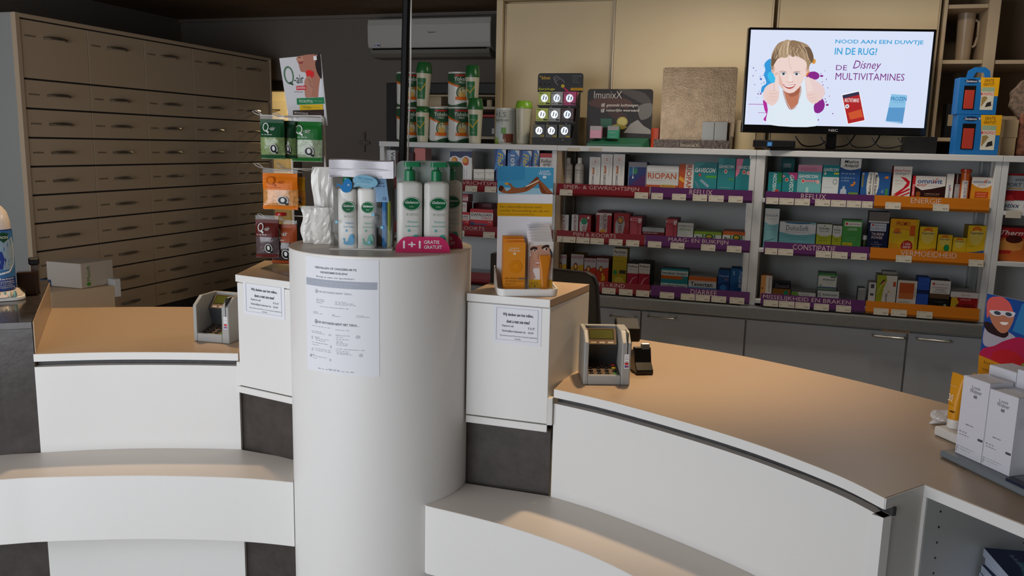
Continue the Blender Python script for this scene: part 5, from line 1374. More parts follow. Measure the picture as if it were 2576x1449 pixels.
for k in range(3):
    for j, (a, c, vt, cc) in enumerate(ebx[k]):
        Yb = yb[k] + .002
        x0, x1, z1 = at(a, vt + 15, y=Yb).x, at(c, vt + 15, y=Yb).x, at((a + c) / 2, vt, y=Yb).z
        lab = ('black earplug box on the bottom step, ' + nm_[0][j] + ' one') if k == 0 else nm_[k][j] + ' earplug box on the ' + ('middle' if k == 1 else 'top') + ' step'
        o = MB().box(-(x1 - x0) / 2 + .0005, (x1 - x0) / 2 - .0005, 0, .036, 0, z1 - zs[k])
        e = tag(o.build('earplug_box', M('earbox_' + cc, cc, .4), loc=((x0 + x1) / 2, Yb, zs[k] - .0015), bevel=.0008), lab, 'box', 'earplug boxes on the stepped display')
        w_, h_ = x1 - x0, z1 - zs[k]
        mp = plane_map((-w_ / 2, 0, 0), (1, 0, 0), (0, 0, 1), w_, h_)
        art('print', e, mp, [('t', 'blox', .08, .84, .4, .94, '#2a2a1c' if k else '#b0a030', 'b'), ('s', .08, .1, .5, .16, '#33331c' if k else '#8a8a5a', 4), ('r', .62, .08, .95, .18, '#3a3a3c' if k else '#a89a2c')], 'matt')
        art('foil_window', e, mp, [('e', .5, .53, .29, .29, '#b9bcc0', 24), ('p', [(.34, .36), (.42, .7), (.5, .74), (.44, .42)], '#3a3c40'), ('p', [(.55, .32), (.6, .62), (.7, .66), (.68, .44)], '#5a5c60')], 'metal')

# glossy dark display with a green tray
DY = 4.16
z0, z1 = TOPZ + .0006, at(1560, 224, y=DY).z
x0, x1 = at(1476, 300, y=DY).x, at(1640, 300, y=DY).x
t = thing('supplement_display', 'glossy dark display board with a green tray', 'display', ((x0 + x1) / 2, DY, TOPZ), world=True)
MB().slab([(x0, z0), (x1, z0), (x1, z1 - .014), (x1 - .004, z1 - .004), (x1 - .014, z1), (x0 + .014, z1), (x0 + .004, z1 - .004), (x0, z1 - .014)], 'y', DY, DY + .004).build('back_board', M('mirror_card', '#2b2726', .3, spec=.15), t)
qd = quad_px((390, 258), (1050, 262), (1030, 830), (378, 825))
art('board_print', t, plane_map((x0, DY, z0), (1, 0, 0), (0, 0, 1), x1 - x0, z1 - z0), measured(qd, [
    ('q', [(395, 400), (470, 350), (600, 345), (760, 350), (850, 400), (800, 450), (700, 440), (560, 455), (450, 430)], '#4d322a'), ('q', [(700, 270), (820, 265), (960, 300), (1030, 380), (980, 420), (860, 360)], '#47413f'), ('q', [(600, 490), (700, 480), (800, 520), (760, 560), (650, 540)], '#3d2621'), ('q', [(900, 430), (1035, 400), (1030, 520), (930, 560)], '#6a6664'),
    ('t', 'ImunixX', 455, 280, 738, 352, '#c3bdb6', 'l'), ('t', 'gezonde luchtwegen', 582, 402, 902, 440, '#d8d2cb', 'i'), ('t', 'natuurlijke weerstand', 580, 452, 915, 490, '#d8d2cb', 'i'), ('l', [(535, 405), (560, 405), (560, 432), (535, 432), (535, 405)], 5, '#d8d2cb'), ('l', [(540, 415), (548, 425), (565, 398)], 6, '#d8d2cb'),
    ('l', [(532, 458), (558, 458), (558, 486), (532, 486), (532, 458)], 5, '#d8d2cb'), ('l', [(538, 468), (546, 480), (564, 450)], 6, '#d8d2cb'), ('e', 745, 580, 55, 48, '#a89a4a'), ('e', 745, 580, 42, 36, '#b9ac66'), ('p', [(600, 630), (700, 600), (800, 630), (760, 655), (640, 650)], '#8f8230'),
    ('p', [(525, 550), (640, 550), (640, 640), (530, 640)], '#2c5a48'), ('p', [(760, 690), (830, 600), (900, 560), (960, 620), (1030, 660), (1030, 700)], '#8d8a86')]), 'gloss')
GT = M('green_card', '#1d5a42', .45)
xa, xb_ = at(1474, 362, y=4.02).x, at(1616, 362, y=4.02).x
zt_ = at(1550, 346, y=4.1).z
MB().add([(xa, 4.02, z0), (xb_, 4.02, z0), (xb_ - .005, 4.02, z0 + .012), (xa + .005, 4.02, z0 + .012), (xa + .01, 4.12, z0), (xb_ + .02, 4.12, z0), (xb_ + .012, 4.12, zt_), (xa + .03, 4.12, zt_)],
         [(0, 1, 2, 3), (3, 2, 6, 7), (1, 5, 6, 2), (0, 3, 7, 4), (4, 7, 6, 5), (0, 4, 5, 1)]).build('tray', GT, t, bevel=.0006)
xw, xv = at(1572, 355, y=4.06).x, at(1602, 355, y=4.06).x
for (a, c, vt, cc, top, lab) in ((1484, 1512, 317, '#c98ea4', '#9d9a9e', 'small pink and silver pack in the green tray'), (1528, 1556, 317, '#2a8a68', '#8a8688', 'small green and silver pack in the green tray')):
    Yb = 4.052
    xq0, xq1, zq = at(a, 340, y=Yb).x, at(c, 340, y=Yb).x, at((a + c) / 2, vt, y=Yb).z
    zb_ = z0 + .012 + (zt_ - z0 - .012) * .32 + .016
    zb_ = max(zb_, at((a + c) / 2, 359, y=Yb).z)
    simple_box('supplement_pack', lab, 'box', xq0, xq1, Yb, Yb + .03, zb_, zq, M('pack_' + cc, cc, .3), ops=[('r', 0, .66, 1, 1, top), ('r', 0, 0, 1, .66, cc), ('s', .2, .1, .8, .14, '#b8c8c0', 3), ('s', .2, .45, .7, .5, '#d0c0c8', 3)])

# crumpled bronze display
BY = 4.15
BRZ = M('bronze_foil', '#7d6a54', .26, .95, noise=(30, .2), bump=(170, .06))
z1 = at(1760, 169, y=BY).z
t = thing('bronze_display', 'crumpled bronze foil display board with a low tray', 'display', (at(1750, 300, y=BY).x, BY, TOPZ), world=True)
x0, x1 = at(1664, 260, y=BY).x, at(1851, 260, y=BY).x
MB().slab([(x0, z0), (x1, z0), (x1, z1 - .008), (x1 - .008, z1), (x0 + .008, z1), (x0, z1 - .008)], 'y', BY, BY + .005).build('back_board', BRZ, t)
xa, xb_ = at(1644, 362, y=4.0).x, at(1838, 362, y=4.0).x
zt_ = at(1740, 352, y=4.0).z
BRD = M('brown_foil', '#4a3f36', .25, .7, bump=(60, .2))
MB().box(xa, xb_, 4.0, 4.004, z0, zt_).box(xa, xa + .003, 4.004, BY, z0, zt_).box(xb_ - .003, xb_, 4.004, BY, z0, zt_ + .02).box(xa + .003, xb_ - .003, 4.004, BY, z0, z0 + .01).build('tray', BRD, t)
art('tray_lettering', t, plane_map((at(1712, 360, y=4.0).x, 4.0, z0 + .006), (1, 0, 0), (0, 0, 1), .085, .016), [('t', 'ImunixX', 0, 0, 1, 1, '#b3a998', '')], 'gloss')
for i, (a, c) in enumerate(((1766, 1796), (1797, 1829))):
    Yb = 4.08
    xq0, xq1, zq = at(a, 330, y=Yb).x, at(c, 330, y=Yb).x, at((a + c) / 2, 306.6, y=Yb).z
    simple_box('silver_carton', 'small silver carton in the bronze tray, ' + ('left' if i == 0 else 'right') + ' one', 'box', xq0, xq1, Yb, Yb + .04, z0 + .0105, zq, M('silver_card', '#6f6c66', .25, .8))
a, c = at(1646, 346, y=4.3), at(1662, 324, y=4.3)
simple_box('orange_pack', 'bright orange pack peeking out left of the bronze display', 'box', a.x - .012, a.x + .035, 4.2, 4.29, z0, c.z, M('orange_card', '#d8502a', .4))
a, c = at(1847, 366, y=4.2), at(1903, 303, y=4.2)
simple_box('cardboard_box', 'plain cream cardboard box between bronze display and television', 'box', a.x, c.x, 4.2, 4.32, z0, c.z, M('cream_card', '#c9b690', .6))
a, c = at(1452, 362, y=4.22), at(1470, 300, y=4.22)
simple_box('cardboard_box', 'plain cream cardboard box behind the earplug display', 'box', a.x - .06, c.x, 4.24, 4.31, z0, at(1455, 250, y=4.24).z - .09, M('cream_card', '#c9b690', .6))

# blue gift packs at the right
BLUEC = M('bright_blue_card', '#1565a8', .4)


def gift(u0, u1, vt, vb_, z0, Y, lab, handle):
    x0, x1 = at(u0, vb_, y=Y).x, at(u1, vb_, y=Y).x
    z1 = at((u0 + u1) / 2, vt, y=Y).z
    w, h = x1 - x0, z1 - z0
    t = thing('gift_pack', lab, 'gift pack', ((x0 + x1) / 2, Y, z0), .10, group='blue vitamin gift packs')
    MB().box(-w / 2, w / 2, 0, .075, 0, h).build('carton', BLUEC, t, bevel=.001)
    if handle:
        hp = [(-.045, h), (-.04, h + .03), (-.015, h + .045), (.025, h + .045), (.045, h + .03), (.05, h)]
        inn = [(.028, h), (.022, h + .022), (-.008, h + .024), (-.02, h)]
        MB().slab(hp + inn, 'y', .03, .033).build('carry_handle', BLUEC, t)
    mp = plane_map((-w / 2, 0, 0), (1, 0, 0), (0, 0, 1), w, h)
    art('print', t, mp, [('p', [(.58, .5), (1, .5), (1, 1), (.52, 1)], '#d8a01c'), ('t', 'GRATIS', .62, .88, .86, .96, '#5a3a1c', 'b'), ('t', 'GRATUIT', .6, .78, .88, .86, '#5a3a1c', 'b'), ('e', .3, .9, .17, .06, '#1a2a4a'), ('t', 'Davitamon', .16, .87, .44, .93, '#c8ccd8', 'bi'), ('t', '+', .47, .87, .53, .94, '#e0e4ea', ''),
                         ('r', .13, .13, .43, .78, '#15100f'), ('r', .58, .13, .9, .74, '#c9c6b8'), ('r', .58, .62, .9, .74, '#8fa58a'), ('t', 'MONOPOLY', .57, .52, .9, .6, '#c22a2c', 'b'), ('p', [(.6, .2), (.75, .45), (.7, .5), (.6, .48)], '#8f7a4a'), ('p', [(.7, .2), (.86, .24), (.84, .36), (.74, .32)], '#2c2a2a')])
    MB().lathe([(w * .125, .02), (w * .13, .024), (w * .13, h * .62)], 16, (-w * .22, -.0005 + w * .13 - w * .125)).build('jar', M('red_jar', '#a8382c', .3), t, smooth=True) if False else None
    jr = MB()
    jr.box(-w * .345, -w * .095, -.004, -.0012, h * .15, h * .66)
    jr.build('jar', M('red_jar', '#a8382c', .3), t, bevel=.002)
    return t


gift(2399, 2512, 289, 380, TOPZ + .0006, 4.03, 'lower blue gift pack with orange corner and red jar', False)
gift(2404, 2506, 195, 289, at(2450, 289, y=4.03).z + .0015, 4.035, 'upper blue gift pack with a carry handle', True)
a, c = at(2516, 380, y=4.2), at(2562, 302, y=4.2)
simple_box('cardboard_box', 'lower pale cardboard box right of the blue gift packs', 'box', a.x, c.x, 4.2, 4.31, z0, (z0 + c.z) / 2, M('tan_card', '#bfa780', .6))
simple_box('cardboard_box', 'upper pale cardboard box right of the blue gift packs', 'box', a.x + .006, c.x + .003, 4.2, 4.31, (z0 + c.z) / 2 + .0015, c.z, M('tan_card', '#bfa780', .6))
q = at(2600, 250, y=4.25)
t = thing('gift_bag', 'floral gift bag with a green round label at the right edge', 'gift bag', (q.x, 4.24, TOPZ), world=True)
n = 20
rim = [(q.x + (.095 + .005 * math.cos(9 * 2 * math.pi * i / n)) * math.cos(2 * math.pi * i / n), q.z + (.095 + .005 * math.cos(9 * 2 * math.pi * i / n)) * math.sin(2 * math.pi * i / n)) for i in range(n)]
MB().slab(rim, 'y', 4.22, 4.26).build('floral_disc', M('floral_print', '#7d6a5c', .5, noise=(60, .6)), t, bevel=.004)
MB().box(q.x - .05, q.x + .06, 4.215, 4.27, TOPZ + .0006, q.z - .06).build('bag', M('floral_bag', '#8f5a44', .5, noise=(50, .7)), t, bevel=.006)
art('round_label', t, plane_map((q.x - .03, 4.219, q.z - .05), (1, 0, 0), (0, 0, 1), .1, .1), [('e', .5, .5, .5, .5, '#b9c0b4', 28), ('e', .5, .5, .46, .46, '#1f3a2c', 28), ('t', '8', .1, .45, .3, .75, '#d8dcd4', 'b')], 'matt')

# measuring jug in the open cupboard
q0, q1 = at(2398, 147, y=4.6), at(2468, 34, y=4.6)
zj = at(2420, 150, y=CY).z
JG = M('frosted_jug', '#b39e84', .3)
rj = (q1.x - q0.x) / 2 * .8
t = thing('plastic_jug', 'frosted plastic jug on the upper cupboard shelf', 'jug', ((q0.x + q1.x) / 2 - .01, 4.6, zj + .0005))
MB().lathe([(rj * .8, 0), (rj * .82, .004), (rj, .22), (rj * 1.06, .235), (rj * .98, .235), (rj * .75, .008)], 24).build('vessel', JG, t, smooth=True)
MB().tube([(rj * .98, 0, .2), (rj * 1.4, 0, .19), (rj * 1.45, 0, .12), (rj * 1.15, 0, .08), (rj * .9, 0, .075)], .007, 8).build('handle', JG, t, smooth=True)
# dark things on the lower cupboard shelf
a, c = at(2358, 343, y=4.55), at(2386, 262, y=4.55)
zj = at(2372, 346, y=CY).z
simple_box('storage_tin', 'black tin with a pale label on the lower cupboard shelf', 'tin', a.x + .02, c.x + .05, 4.5, 4.6, zj + .0005, c.z, BLACK, ops=[('r', .15, .35, .8, .68, '#a8987c')])

# ------------------------------------------------------------------ helpers for things on the counters
def zat(u, v, xy):
    """Height seen at u, v above the plan point xy."""
    d = ray(u, v)
    return CAM_H + d.z * math.hypot(xy[0], xy[1]) / math.hypot(d.x, d.y)


def facing(p):
    return math.atan2(-p[0], p[1])


LBX = M('lotion_white', '#e3e2dc', .3)
GREEN = M('pump_green', '#15804f', .25)


def rounded(w, d, r, n=5):
    pts = []
    for cx_, cy_, a0 in ((w - r, d - r, 0), (-w + r, d - r, 90), (-w + r, -d + r, 180), (w - r, -d + r, 270)):
        for i in range(n + 1):
            a = math.radians(a0 + 90 * i / n)
            pts.append((cx_ + r * math.cos(a), cy_ + r * math.sin(a)))
    return pts


def loft(m, sections):
    """sections: list of (outline, z)."""
    n = len(sections[0][0])
    vs_, fs = [], []
    for pts, z in sections:
        vs_ += [(p[0], p[1], z) for p in pts]
    for k in range(len(sections) - 1):
        for i in range(n):
            j = (i + 1) % n
            fs.append((k * n + i, k * n + j, (k + 1) * n + j, (k + 1) * n + i))
    fs += [tuple(range(n - 1, -1, -1)), tuple(range((len(sections) - 1) * n, len(sections) * n))]
    return m.add(vs_, fs)


def pump_bottle(parent, x, y, w, h, hp, whale, lower, full=True, s=1.0):
    """Bottle (sub-parts: pump, label) inside a pack."""
    b = MB()
    loft(b, [(rounded(w * .92, .018 * s, .014 * s), 0), (rounded(w, .02 * s, .016 * s), .004), (rounded(w, .02 * s, .016 * s), h * .935), (rounded(w * .95, .019 * s, .015 * s), h * .968), (rounded(w * .72, .015 * s, .012 * s), h * .99), (rounded(w * .45, .012 * s, .01 * s), h)])
    o = b.build('lotion_bottle', LBX, parent, loc=(x, y, .001), smooth=True)
    p = MB().lathe([(.0135 * s, h), (.0135 * s, h + .024 * s), (.011 * s, h + .027 * s), (.006 * s, h + .028 * s), (.006 * s, h + hp * .75)], 16)
    if full:
        loft(p, [([(px * 1.0 + .006, py) for px, py in rounded(.021, .008, .006)], h + hp * .75), ([(px + .006, py) for px, py in rounded(.02, .0075, .006)], h + hp)])
    p.build('pump', GREEN, o, smooth=True)
    art('label', o, plane_map((-w, -.0204 * s, 0), (1, 0, 0), (0, 0, 1), 2 * w, h), [
        ('e', .58, .68, .36, .098, '#12683f', 32), ('e', .58, .68, .345, .092, '#e8ebe6', 32), ('e', .58, .68, .325, .085, '#12683f', 32), ('t', 'Galenco', .32, .683, .85, .722, '#eef2ee', 'bi'), ('t', 'baby', .49, .628, .67, .65, '#cfe0d6', ''),
        ('s', .5, .535, .85, .545, '#6a7a74', 4), ('s', .5, .515, .85, .525, '#6a7a74', 4), ('e', .4, .53, .035, .014, '#6a7a74'), ('e', .4, .53, .025, .01, '#e3e2dc'),
        ('t', 'Waslotion', .4, .41, .84, .44, lower, ''), ('t', 'Lotion lavante', .32, .35, .86, .38, lower, ''), ('e', .47, .3, .05, .021, lower), ('s', .55, .295, .75, .305, '#a9c8c0', 3),
        ('q', [(.30, .10), (.45, .07), (.8, .07), (.88, .12), (.86, .2), (.78, .245), (.66, .235), (.58, .18), (.5, .12), (.4, .13), (.36, .16), (.3, .15), (.34, .12)], whale), ('e', .34, .165, .05, .014, whale)], 'gloss')
    return o


MAG = M('magenta_card', '#c2185b', .45)


def lotion_pack(pos, rz, lab):
    t = thing('lotion_pack', lab, 'gift pack', (pos[0], pos[1], 1.2315), rz, group='twin lotion packs on the column')
    hw, H_ = .066, .224
    sh_ = MB()
    ring = lambda y: [(-hw, y, .002), (hw, y, .002), (hw, y, H_ - .012), (hw - .004, y, H_ - .004), (hw - .012, y, H_), (-hw + .012, y, H_), (-hw + .004, y, H_ - .004), (-hw, y, H_ - .012)]
    vs_ = ring(-.026) + ring(.026)
    sh_.add(vs_, [tuple(range(8))] + [(i, 8 + i, 8 + (i + 1) % 8, (i + 1) % 8) for i in range(8)])
    sh_.build('clear_shell', CLEARB, t)
    MB().slab([(p[0], p[2]) for p in ring(0)], 'y', .0265, .0275).build('back_card', M('pale_card_back', '#aab7b2', .5), t)
    for x in (-.033, .033):
        pump_bottle(t, x, 0, .031, .175, .046, '#4db0a2', '#6fc0b6')
    tab = MB()
    n = 16
    arc = [(-.068, 0)] + [(-.068 * math.cos(math.pi * i / n) ** 1 if i else -.068, .003 + .036 * min(1, 1.35 * math.sin(math.pi * i / n))) for i in range(1, n)] + [(.068, 0)]
    tab.slab(arc, 'y', -.0285, -.0272)
    tb = tab.build('promo_tab', MAG, t)
    art('lettering', tb, plane_map((-.068, -.0287, 0), (1, 0, 0), (0, 0, 1), .136, .039), [('t', '1+1', .14, .26, .46, .74, '#f0e4ea', 'b'), ('t', 'GRATIS', .52, .56, .8, .78, '#f0e4ea', 'b'), ('t', 'GRATUIT', .52, .24, .85, .46, '#f0e4ea', 'b')], 'gloss')
    return t


lotion_pack((-.853, 1.925), math.radians(24), 'front lotion pack with pink one plus one tab on the column')
lotion_pack((-.855, 2.02), math.radians(22), 'rear lotion pack half hidden behind the front one')

# clear gift bag with baby bottles
t = thing('baby_gift_bag', 'clear zip bag with two green-capped baby bottles and a white top', 'gift bag', (-1.008, 1.898, 1.2315), math.radians(21))
hw, H_ = .078, .222
MB().box(-hw, hw, -.034, .034, 0, .003).build('base', WHITEP, t, bevel=.001)
sides = MB()
sides.grid(lambda s_, q_: (-hw + 2 * hw * s_, -.034 + .02 * q_ + .003 * math.sin(9 * s_ + 5 * q_), .003 + q_ * (H_ - .04)), 12, 8)
sides.grid(lambda s_, q_: (-hw + .004 * math.sin(7 * q_), .034 - .068 * s_ + (.014 - .03 * (1 - s_)) * q_ * 0, .003 + q_ * (H_ - .04)), 4, 8)
sides.grid(lambda s_, q_: (hw + .003 * math.sin(8 * q_), -.034 + .068 * s_, .003 + q_ * (H_ - .04)), 4, 8)
sides.build('clear_film', CLEAR, t, smooth=True)
MB().box(-hw, hw, .034, .0345, .003, H_ - .02).build('rear_sheet', M('grey_sheet', '#7d7a72', .6), t)
tp = MB()
for k in range(2):
    tp.grid(lambda s_, q_, k=k: (-hw - .002 + 2 * (hw + .002) * s_, (-.016 + .004 * math.sin(11 * s_)) if k == 0 else .016, H_ - .042 + q_ * .042 + .0015 * math.sin(6 * s_)), 14, 4)
tp.grid(lambda s_, q_: (-hw - .002 + 2 * (hw + .002) * s_, -.016 + .032 * q_, H_ + .0015 * math.sin(6 * s_) + .003 * math.sin(3.1 * q_)), 14, 3)
tp.build('zip_top', M('white_vinyl', '#d9d7de', .35, bump=(40, .15)), t, smooth=True)
MB().tube([(-hw, -.0175, H_ - .024), (-.02, -.0185, H_ - .022), (hw, -.0175, H_ - .023)], .0022, 6).build('zip_track', M('zip_white', '#e6e4ea', .3), t)
pump_bottle(t, -.036, -.004, .0235, .155, .03, '#2f9ac8', '#4aa0cc', full=False, s=.9)
pump_bottle(t, .012, -.004, .0235, .155, .03, '#8ccab8', '#8ccab8', full=False, s=.9)
art('whale_tag', t, plane_map((-.062, -.026, .142), (1, 0, 0), (0, 0, 1), .04, .036), [('q', [(0, .7), (.08, .55), (.02, .4), (.2, .5), (.3, .3), (.4, .12), (.6, .02), (.85, .1), (1, .4), (.98, .75), (.8, .98), (.6, .95), (.48, .75), (.4, .5), (.25, .6), (.12, .6)], '#1c78b8'), ('e', .78, .55, .06, .06, '#e8f0f6'), ('e', .78, .55, .03, .035, '#16344a')], 'gloss')
art('speech_tag', t, plane_map((-.022, -.0265, .158), (1, 0, -.12), (.12, 0, 1), .062, .034), [('e', .5, .5, .5, .46, '#7fb4cc', 28), ('p', [(.1, .3), (.05, -.05), (.3, .12)], '#7fb4cc'), ('t', 'SPETTERPRET', .2, .6, .82, .76, '#2f6a94', ''), ('t', 'met Lou', .34, .44, .66, .56, '#2f6a94', ''), ('s', .2, .26, .8, .34, '#bcd8e4', 6)], 'gloss')
MB().box(.05, .062, -.008, .004, .004, .13).build('folded_towel', M('towel_blue', '#2f78b4', .8), t, bevel=.004)
MB().box(.064, .071, -.006, .006, .004, .125).build('folded_towel', M('towel_green', '#8a9a34', .8), t, bevel=.003)
art('care_card', t, plane_map((.034, -.012, .12), (1, 0, .0), (-.12, 0, 1), .034, .062), [('r', 0, 0, 1, 1, '#8fb6d8'), ('s', .15, .74, .85, .8, '#1c2a5a', 3), ('s', .2, .62, .9, .68, '#1c2a5a', 3), ('t', 'CE', .55, .08, .85, .2, '#1c2a5a', 'b')], 'gloss')
for k in range(4):
    MB().lathe([(.004, 0), (.004, .0006)], 12).build('bubble_dot', M('aqua_dot', '#7fc0d8', .4), t, loc=((.03, .052, -.06, .02)[k], -.0335, (.09, .058, .07, .02)[k])).rotation_euler = (math.radians(90), 0, 0)

# white foil pouches leaning at the left of the column
PCH = M('white_foil_pouch', '#e2e0da', .22, bump=(9, .35), coat=.4)


def pouch(name, lab, x, y, z, w, h, th, rz, cat, mat, seed, group=None, lean=0.0):
    rnd = random.Random(seed)
    ph = [rnd.uniform(0, 6) for _ in range(4)]
    m = MB()
    for sg in (-1, 1):
        def fn(s_, q_, sg=sg):
            e = (math.sin(math.pi * s_) ** .5) * (math.sin(math.pi * min(1, q_ * 1.02)) ** .6) if 0 < s_ < 1 and 0 < q_ < 1 else 0
            yy = sg * th * e * (1 + .22 * math.sin(7 * s_ + ph[0]) * math.sin(6 * q_ + ph[1])) + .004 * math.sin(8 * q_ + ph[2])
            xx = (s_ - .5) * w + .004 * math.sin(9 * q_ + ph[3])
            if 0 < s_ < 1 and 0 < q_ < 1:
                xx, yy = xx + rnd.uniform(-.0014, .0014), yy + rnd.uniform(-.0014, .0014)
            return (xx, yy + lean * q_ * h, q_ * h)
        m.grid(fn, 8, 10)
    return tag(m.build(name, mat, loc=(x, y, z), rz=rz, smooth=False, weld=True), lab, cat, group)


gp = 'white foil pouches on the column'
p_ = at(768, 612, z=1.2315)
pouch('foil_pouch', 'crumpled white foil pouch at the left rim of the column', p_.x + .012, p_.y + .012, 1.2318, .05, .098, .009, .5, 'pouch', PCH, 1, gp)
pouch('foil_pouch', 'crumpled white foil pouch touching the clear gift bag', p_.x + .05, p_.y + .004, 1.2318, .052, .096, .008, .35, 'pouch', PCH, 2, gp)
pouch('foil_pouch', 'tall white foil pouch behind the two small ones', p_.x + .036, p_.y + .05, 1.2318, .072, .2, .010, .45, 'pouch', PCH, 3, gp)

# ------------------------------------------------------------------ lozenge hanger on the left box
HYp = 2.26
t = thing('lozenge_stand', 'white wire hanger stand with hooks on the left box', 'stand', (-1.4, 2.13, 1.12), world=True)
WIRE = M('white_wire', '#d8d6d2', .35)
bpts = [at(u, v, z=1.1208) for u, v in ((655, 676), (731, 696), (742, 672), (690, 664))]
MB().prism([(p.x, p.y) for p in bpts], 1.1203, 1.1225).build('base_plate', METAL, t)
hooks = [((640, 288), (800, 296)), ((690, 293), (812, 300)), ((644, 420), (760, 434)), ((700, 421), (780, 430)), ((652, 546), (735, 556)), ((706, 555), (745, 560))]
for k, (a, c) in enumerate(hooks):
    pa, pc = at(*a, y=2.13), at(*c, y=HYp)
    dv = (pa - pc).normalized()
    MB().tube([pc, pa + dv * -.012, pa + Vector((0, 0, .0045)), pa + dv * .006 + Vector((0, 0, .009)), pa + dv * -.002 + Vector((0, 0, .0115)), pa - dv * .014 + Vector((0, 0, .007)), pa - dv * .022], .0014, 6).build('hook', WIRE, t, smooth=True)
up = MB()
f0, f1 = at(814, 292, y=HYp), at(826, 640, y=HYp)
g0, g1 = at(733, 292, y=HYp), at(738, 660, y=HYp)
MB().tube([(f1.x, HYp, 1.1225), (f0.x, HYp, f0.z - .008), (f0.x - .006, HYp, f0.z), (g0.x + .006, HYp, f0.z), (g0.x, HYp, f0.z - .008), (g0.x, HYp, 1.1225)], .003, 8).build('wire_frame', WIRE, t, smooth=True)
for v in (312, 343, 425, 545):
    zz = at(775, v, y=HYp).z
    MB().tube([(g0.x, HYp, zz), (f0.x, HYp, zz)], .0014, 6).build('cross_wire', WIRE, t)
MB().box(g0.x - .008, g0.x + .012, 2.245, 2.275, 1.1226, 1.145).build('foot', BLACK, t, bevel=.002)
# poster board clipped to the top
qc = [at(u, v, y=HYp + .006) for u, v in ((702.5, 146.6), (806.6, 137), (824, 316), (727, 305))]
cx_, cz_ = qc[3].x, qc[3].z
card = thing('lozenge_poster', 'tilted throat lozenge poster clipped above the wire hanger', 'poster', (cx_, HYp + .006, cz_), world=True)
MB().slab([(p.x, p.z) for p in (qc[3], qc[2], qc[1], qc[0])], 'y', HYp + .006, HYp + .008).build('board', PAPER, card)
qm = quad_px((495, 225), (998, 178), (1083, 1042), (613, 990))


def poster_map(x, y, l):
    a = qc[0].lerp(qc[1], x)
    b_ = qc[3].lerp(qc[2], x)
    p = b_.lerp(a, y)
    return Vector((p.x, HYp + .0055 - l * .00005, p.z))


art('poster_print', card, poster_map, measured(qm, [
    ('p', [(497, 226), (997, 180), (1080, 1038), (614, 988)], '#c9c9cc'),
    ('q', [(715, 208), (960, 186), (985, 420), (1000, 500), (1005, 600), (975, 690), (905, 696), (815, 690), (820, 600), (825, 410), (760, 385), (735, 300)], '#a8705c'),
    ('q', [(715, 208), (780, 202), (790, 250), (735, 262)], '#b9846e'), ('l', [(728, 216), (762, 214)], 9, '#7c4238'), ('q', [(735, 268), (790, 264), (775, 290), (742, 288)], '#8f3f3c'),
    ('q', [(830, 400), (910, 380), (920, 440), (870, 470), (830, 440)], '#c8282a'), ('e', 860, 395, 40, 30, '#d8201f'),
    ('q', [(960, 186), (995, 182), (1015, 470), (960, 400), (935, 290)], '#241513'), ('q', [(990, 500), (1012, 480), (1030, 690), (975, 692)], '#d2d4da'),
    ('q', [(805, 500), (850, 440), (890, 460), (915, 560), (900, 640), (880, 690), (815, 690)], '#b07c68'), ('l', [(850, 470), (890, 520)], 8, '#8a5a4c'), ('l', [(860, 520), (905, 580)], 8, '#8a5a4c'), ('r', 912, 200, 955, 245, '#e6e6e6'),
    ('e', 613, 430, 62, 112, '#55755f'), ('e', 616, 432, 42, 90, '#c9c9cc'), ('p', [(610, 520), (640, 505), (675, 545), (655, 552)], '#2c4236'), ('t', '-air', 678, 425, 795, 530, '#2f3a36', ''),
    ('p', [(705, 560), (828, 553), (828, 607), (706, 612)], '#c03034'), ('t', 'pastilles', 715, 562, 820, 602, '#eadada', ''), ('s', 680, 625, 795, 638, '#666', 4),
    ('p', [(710, 710), (1040, 695), (1048, 775), (715, 788)], '#1f7a48'), ('t', 'EUCALYPTUS', 745, 725, 905, 765, '#d8e4da', ''), ('s', 918, 735, 1030, 748, '#a9c8b4', 5),
    ('p', [(745, 790), (1028, 780), (1030, 850), (752, 858)], '#d8b21c'), ('t', 'CITROEN', 780, 802, 888, 838, '#3a3218', ''), ('s', 910, 812, 1000, 826, '#7a6a24', 5),
    ('p', [(665, 858), (1040, 845), (1042, 920), (668, 926)], '#33211c'), ('t', 'BRONCHIALES', 685, 872, 852, 910, '#d8d0cc', ''), ('s', 878, 882, 1010, 896, '#8a7a74', 6)]), 'matt')


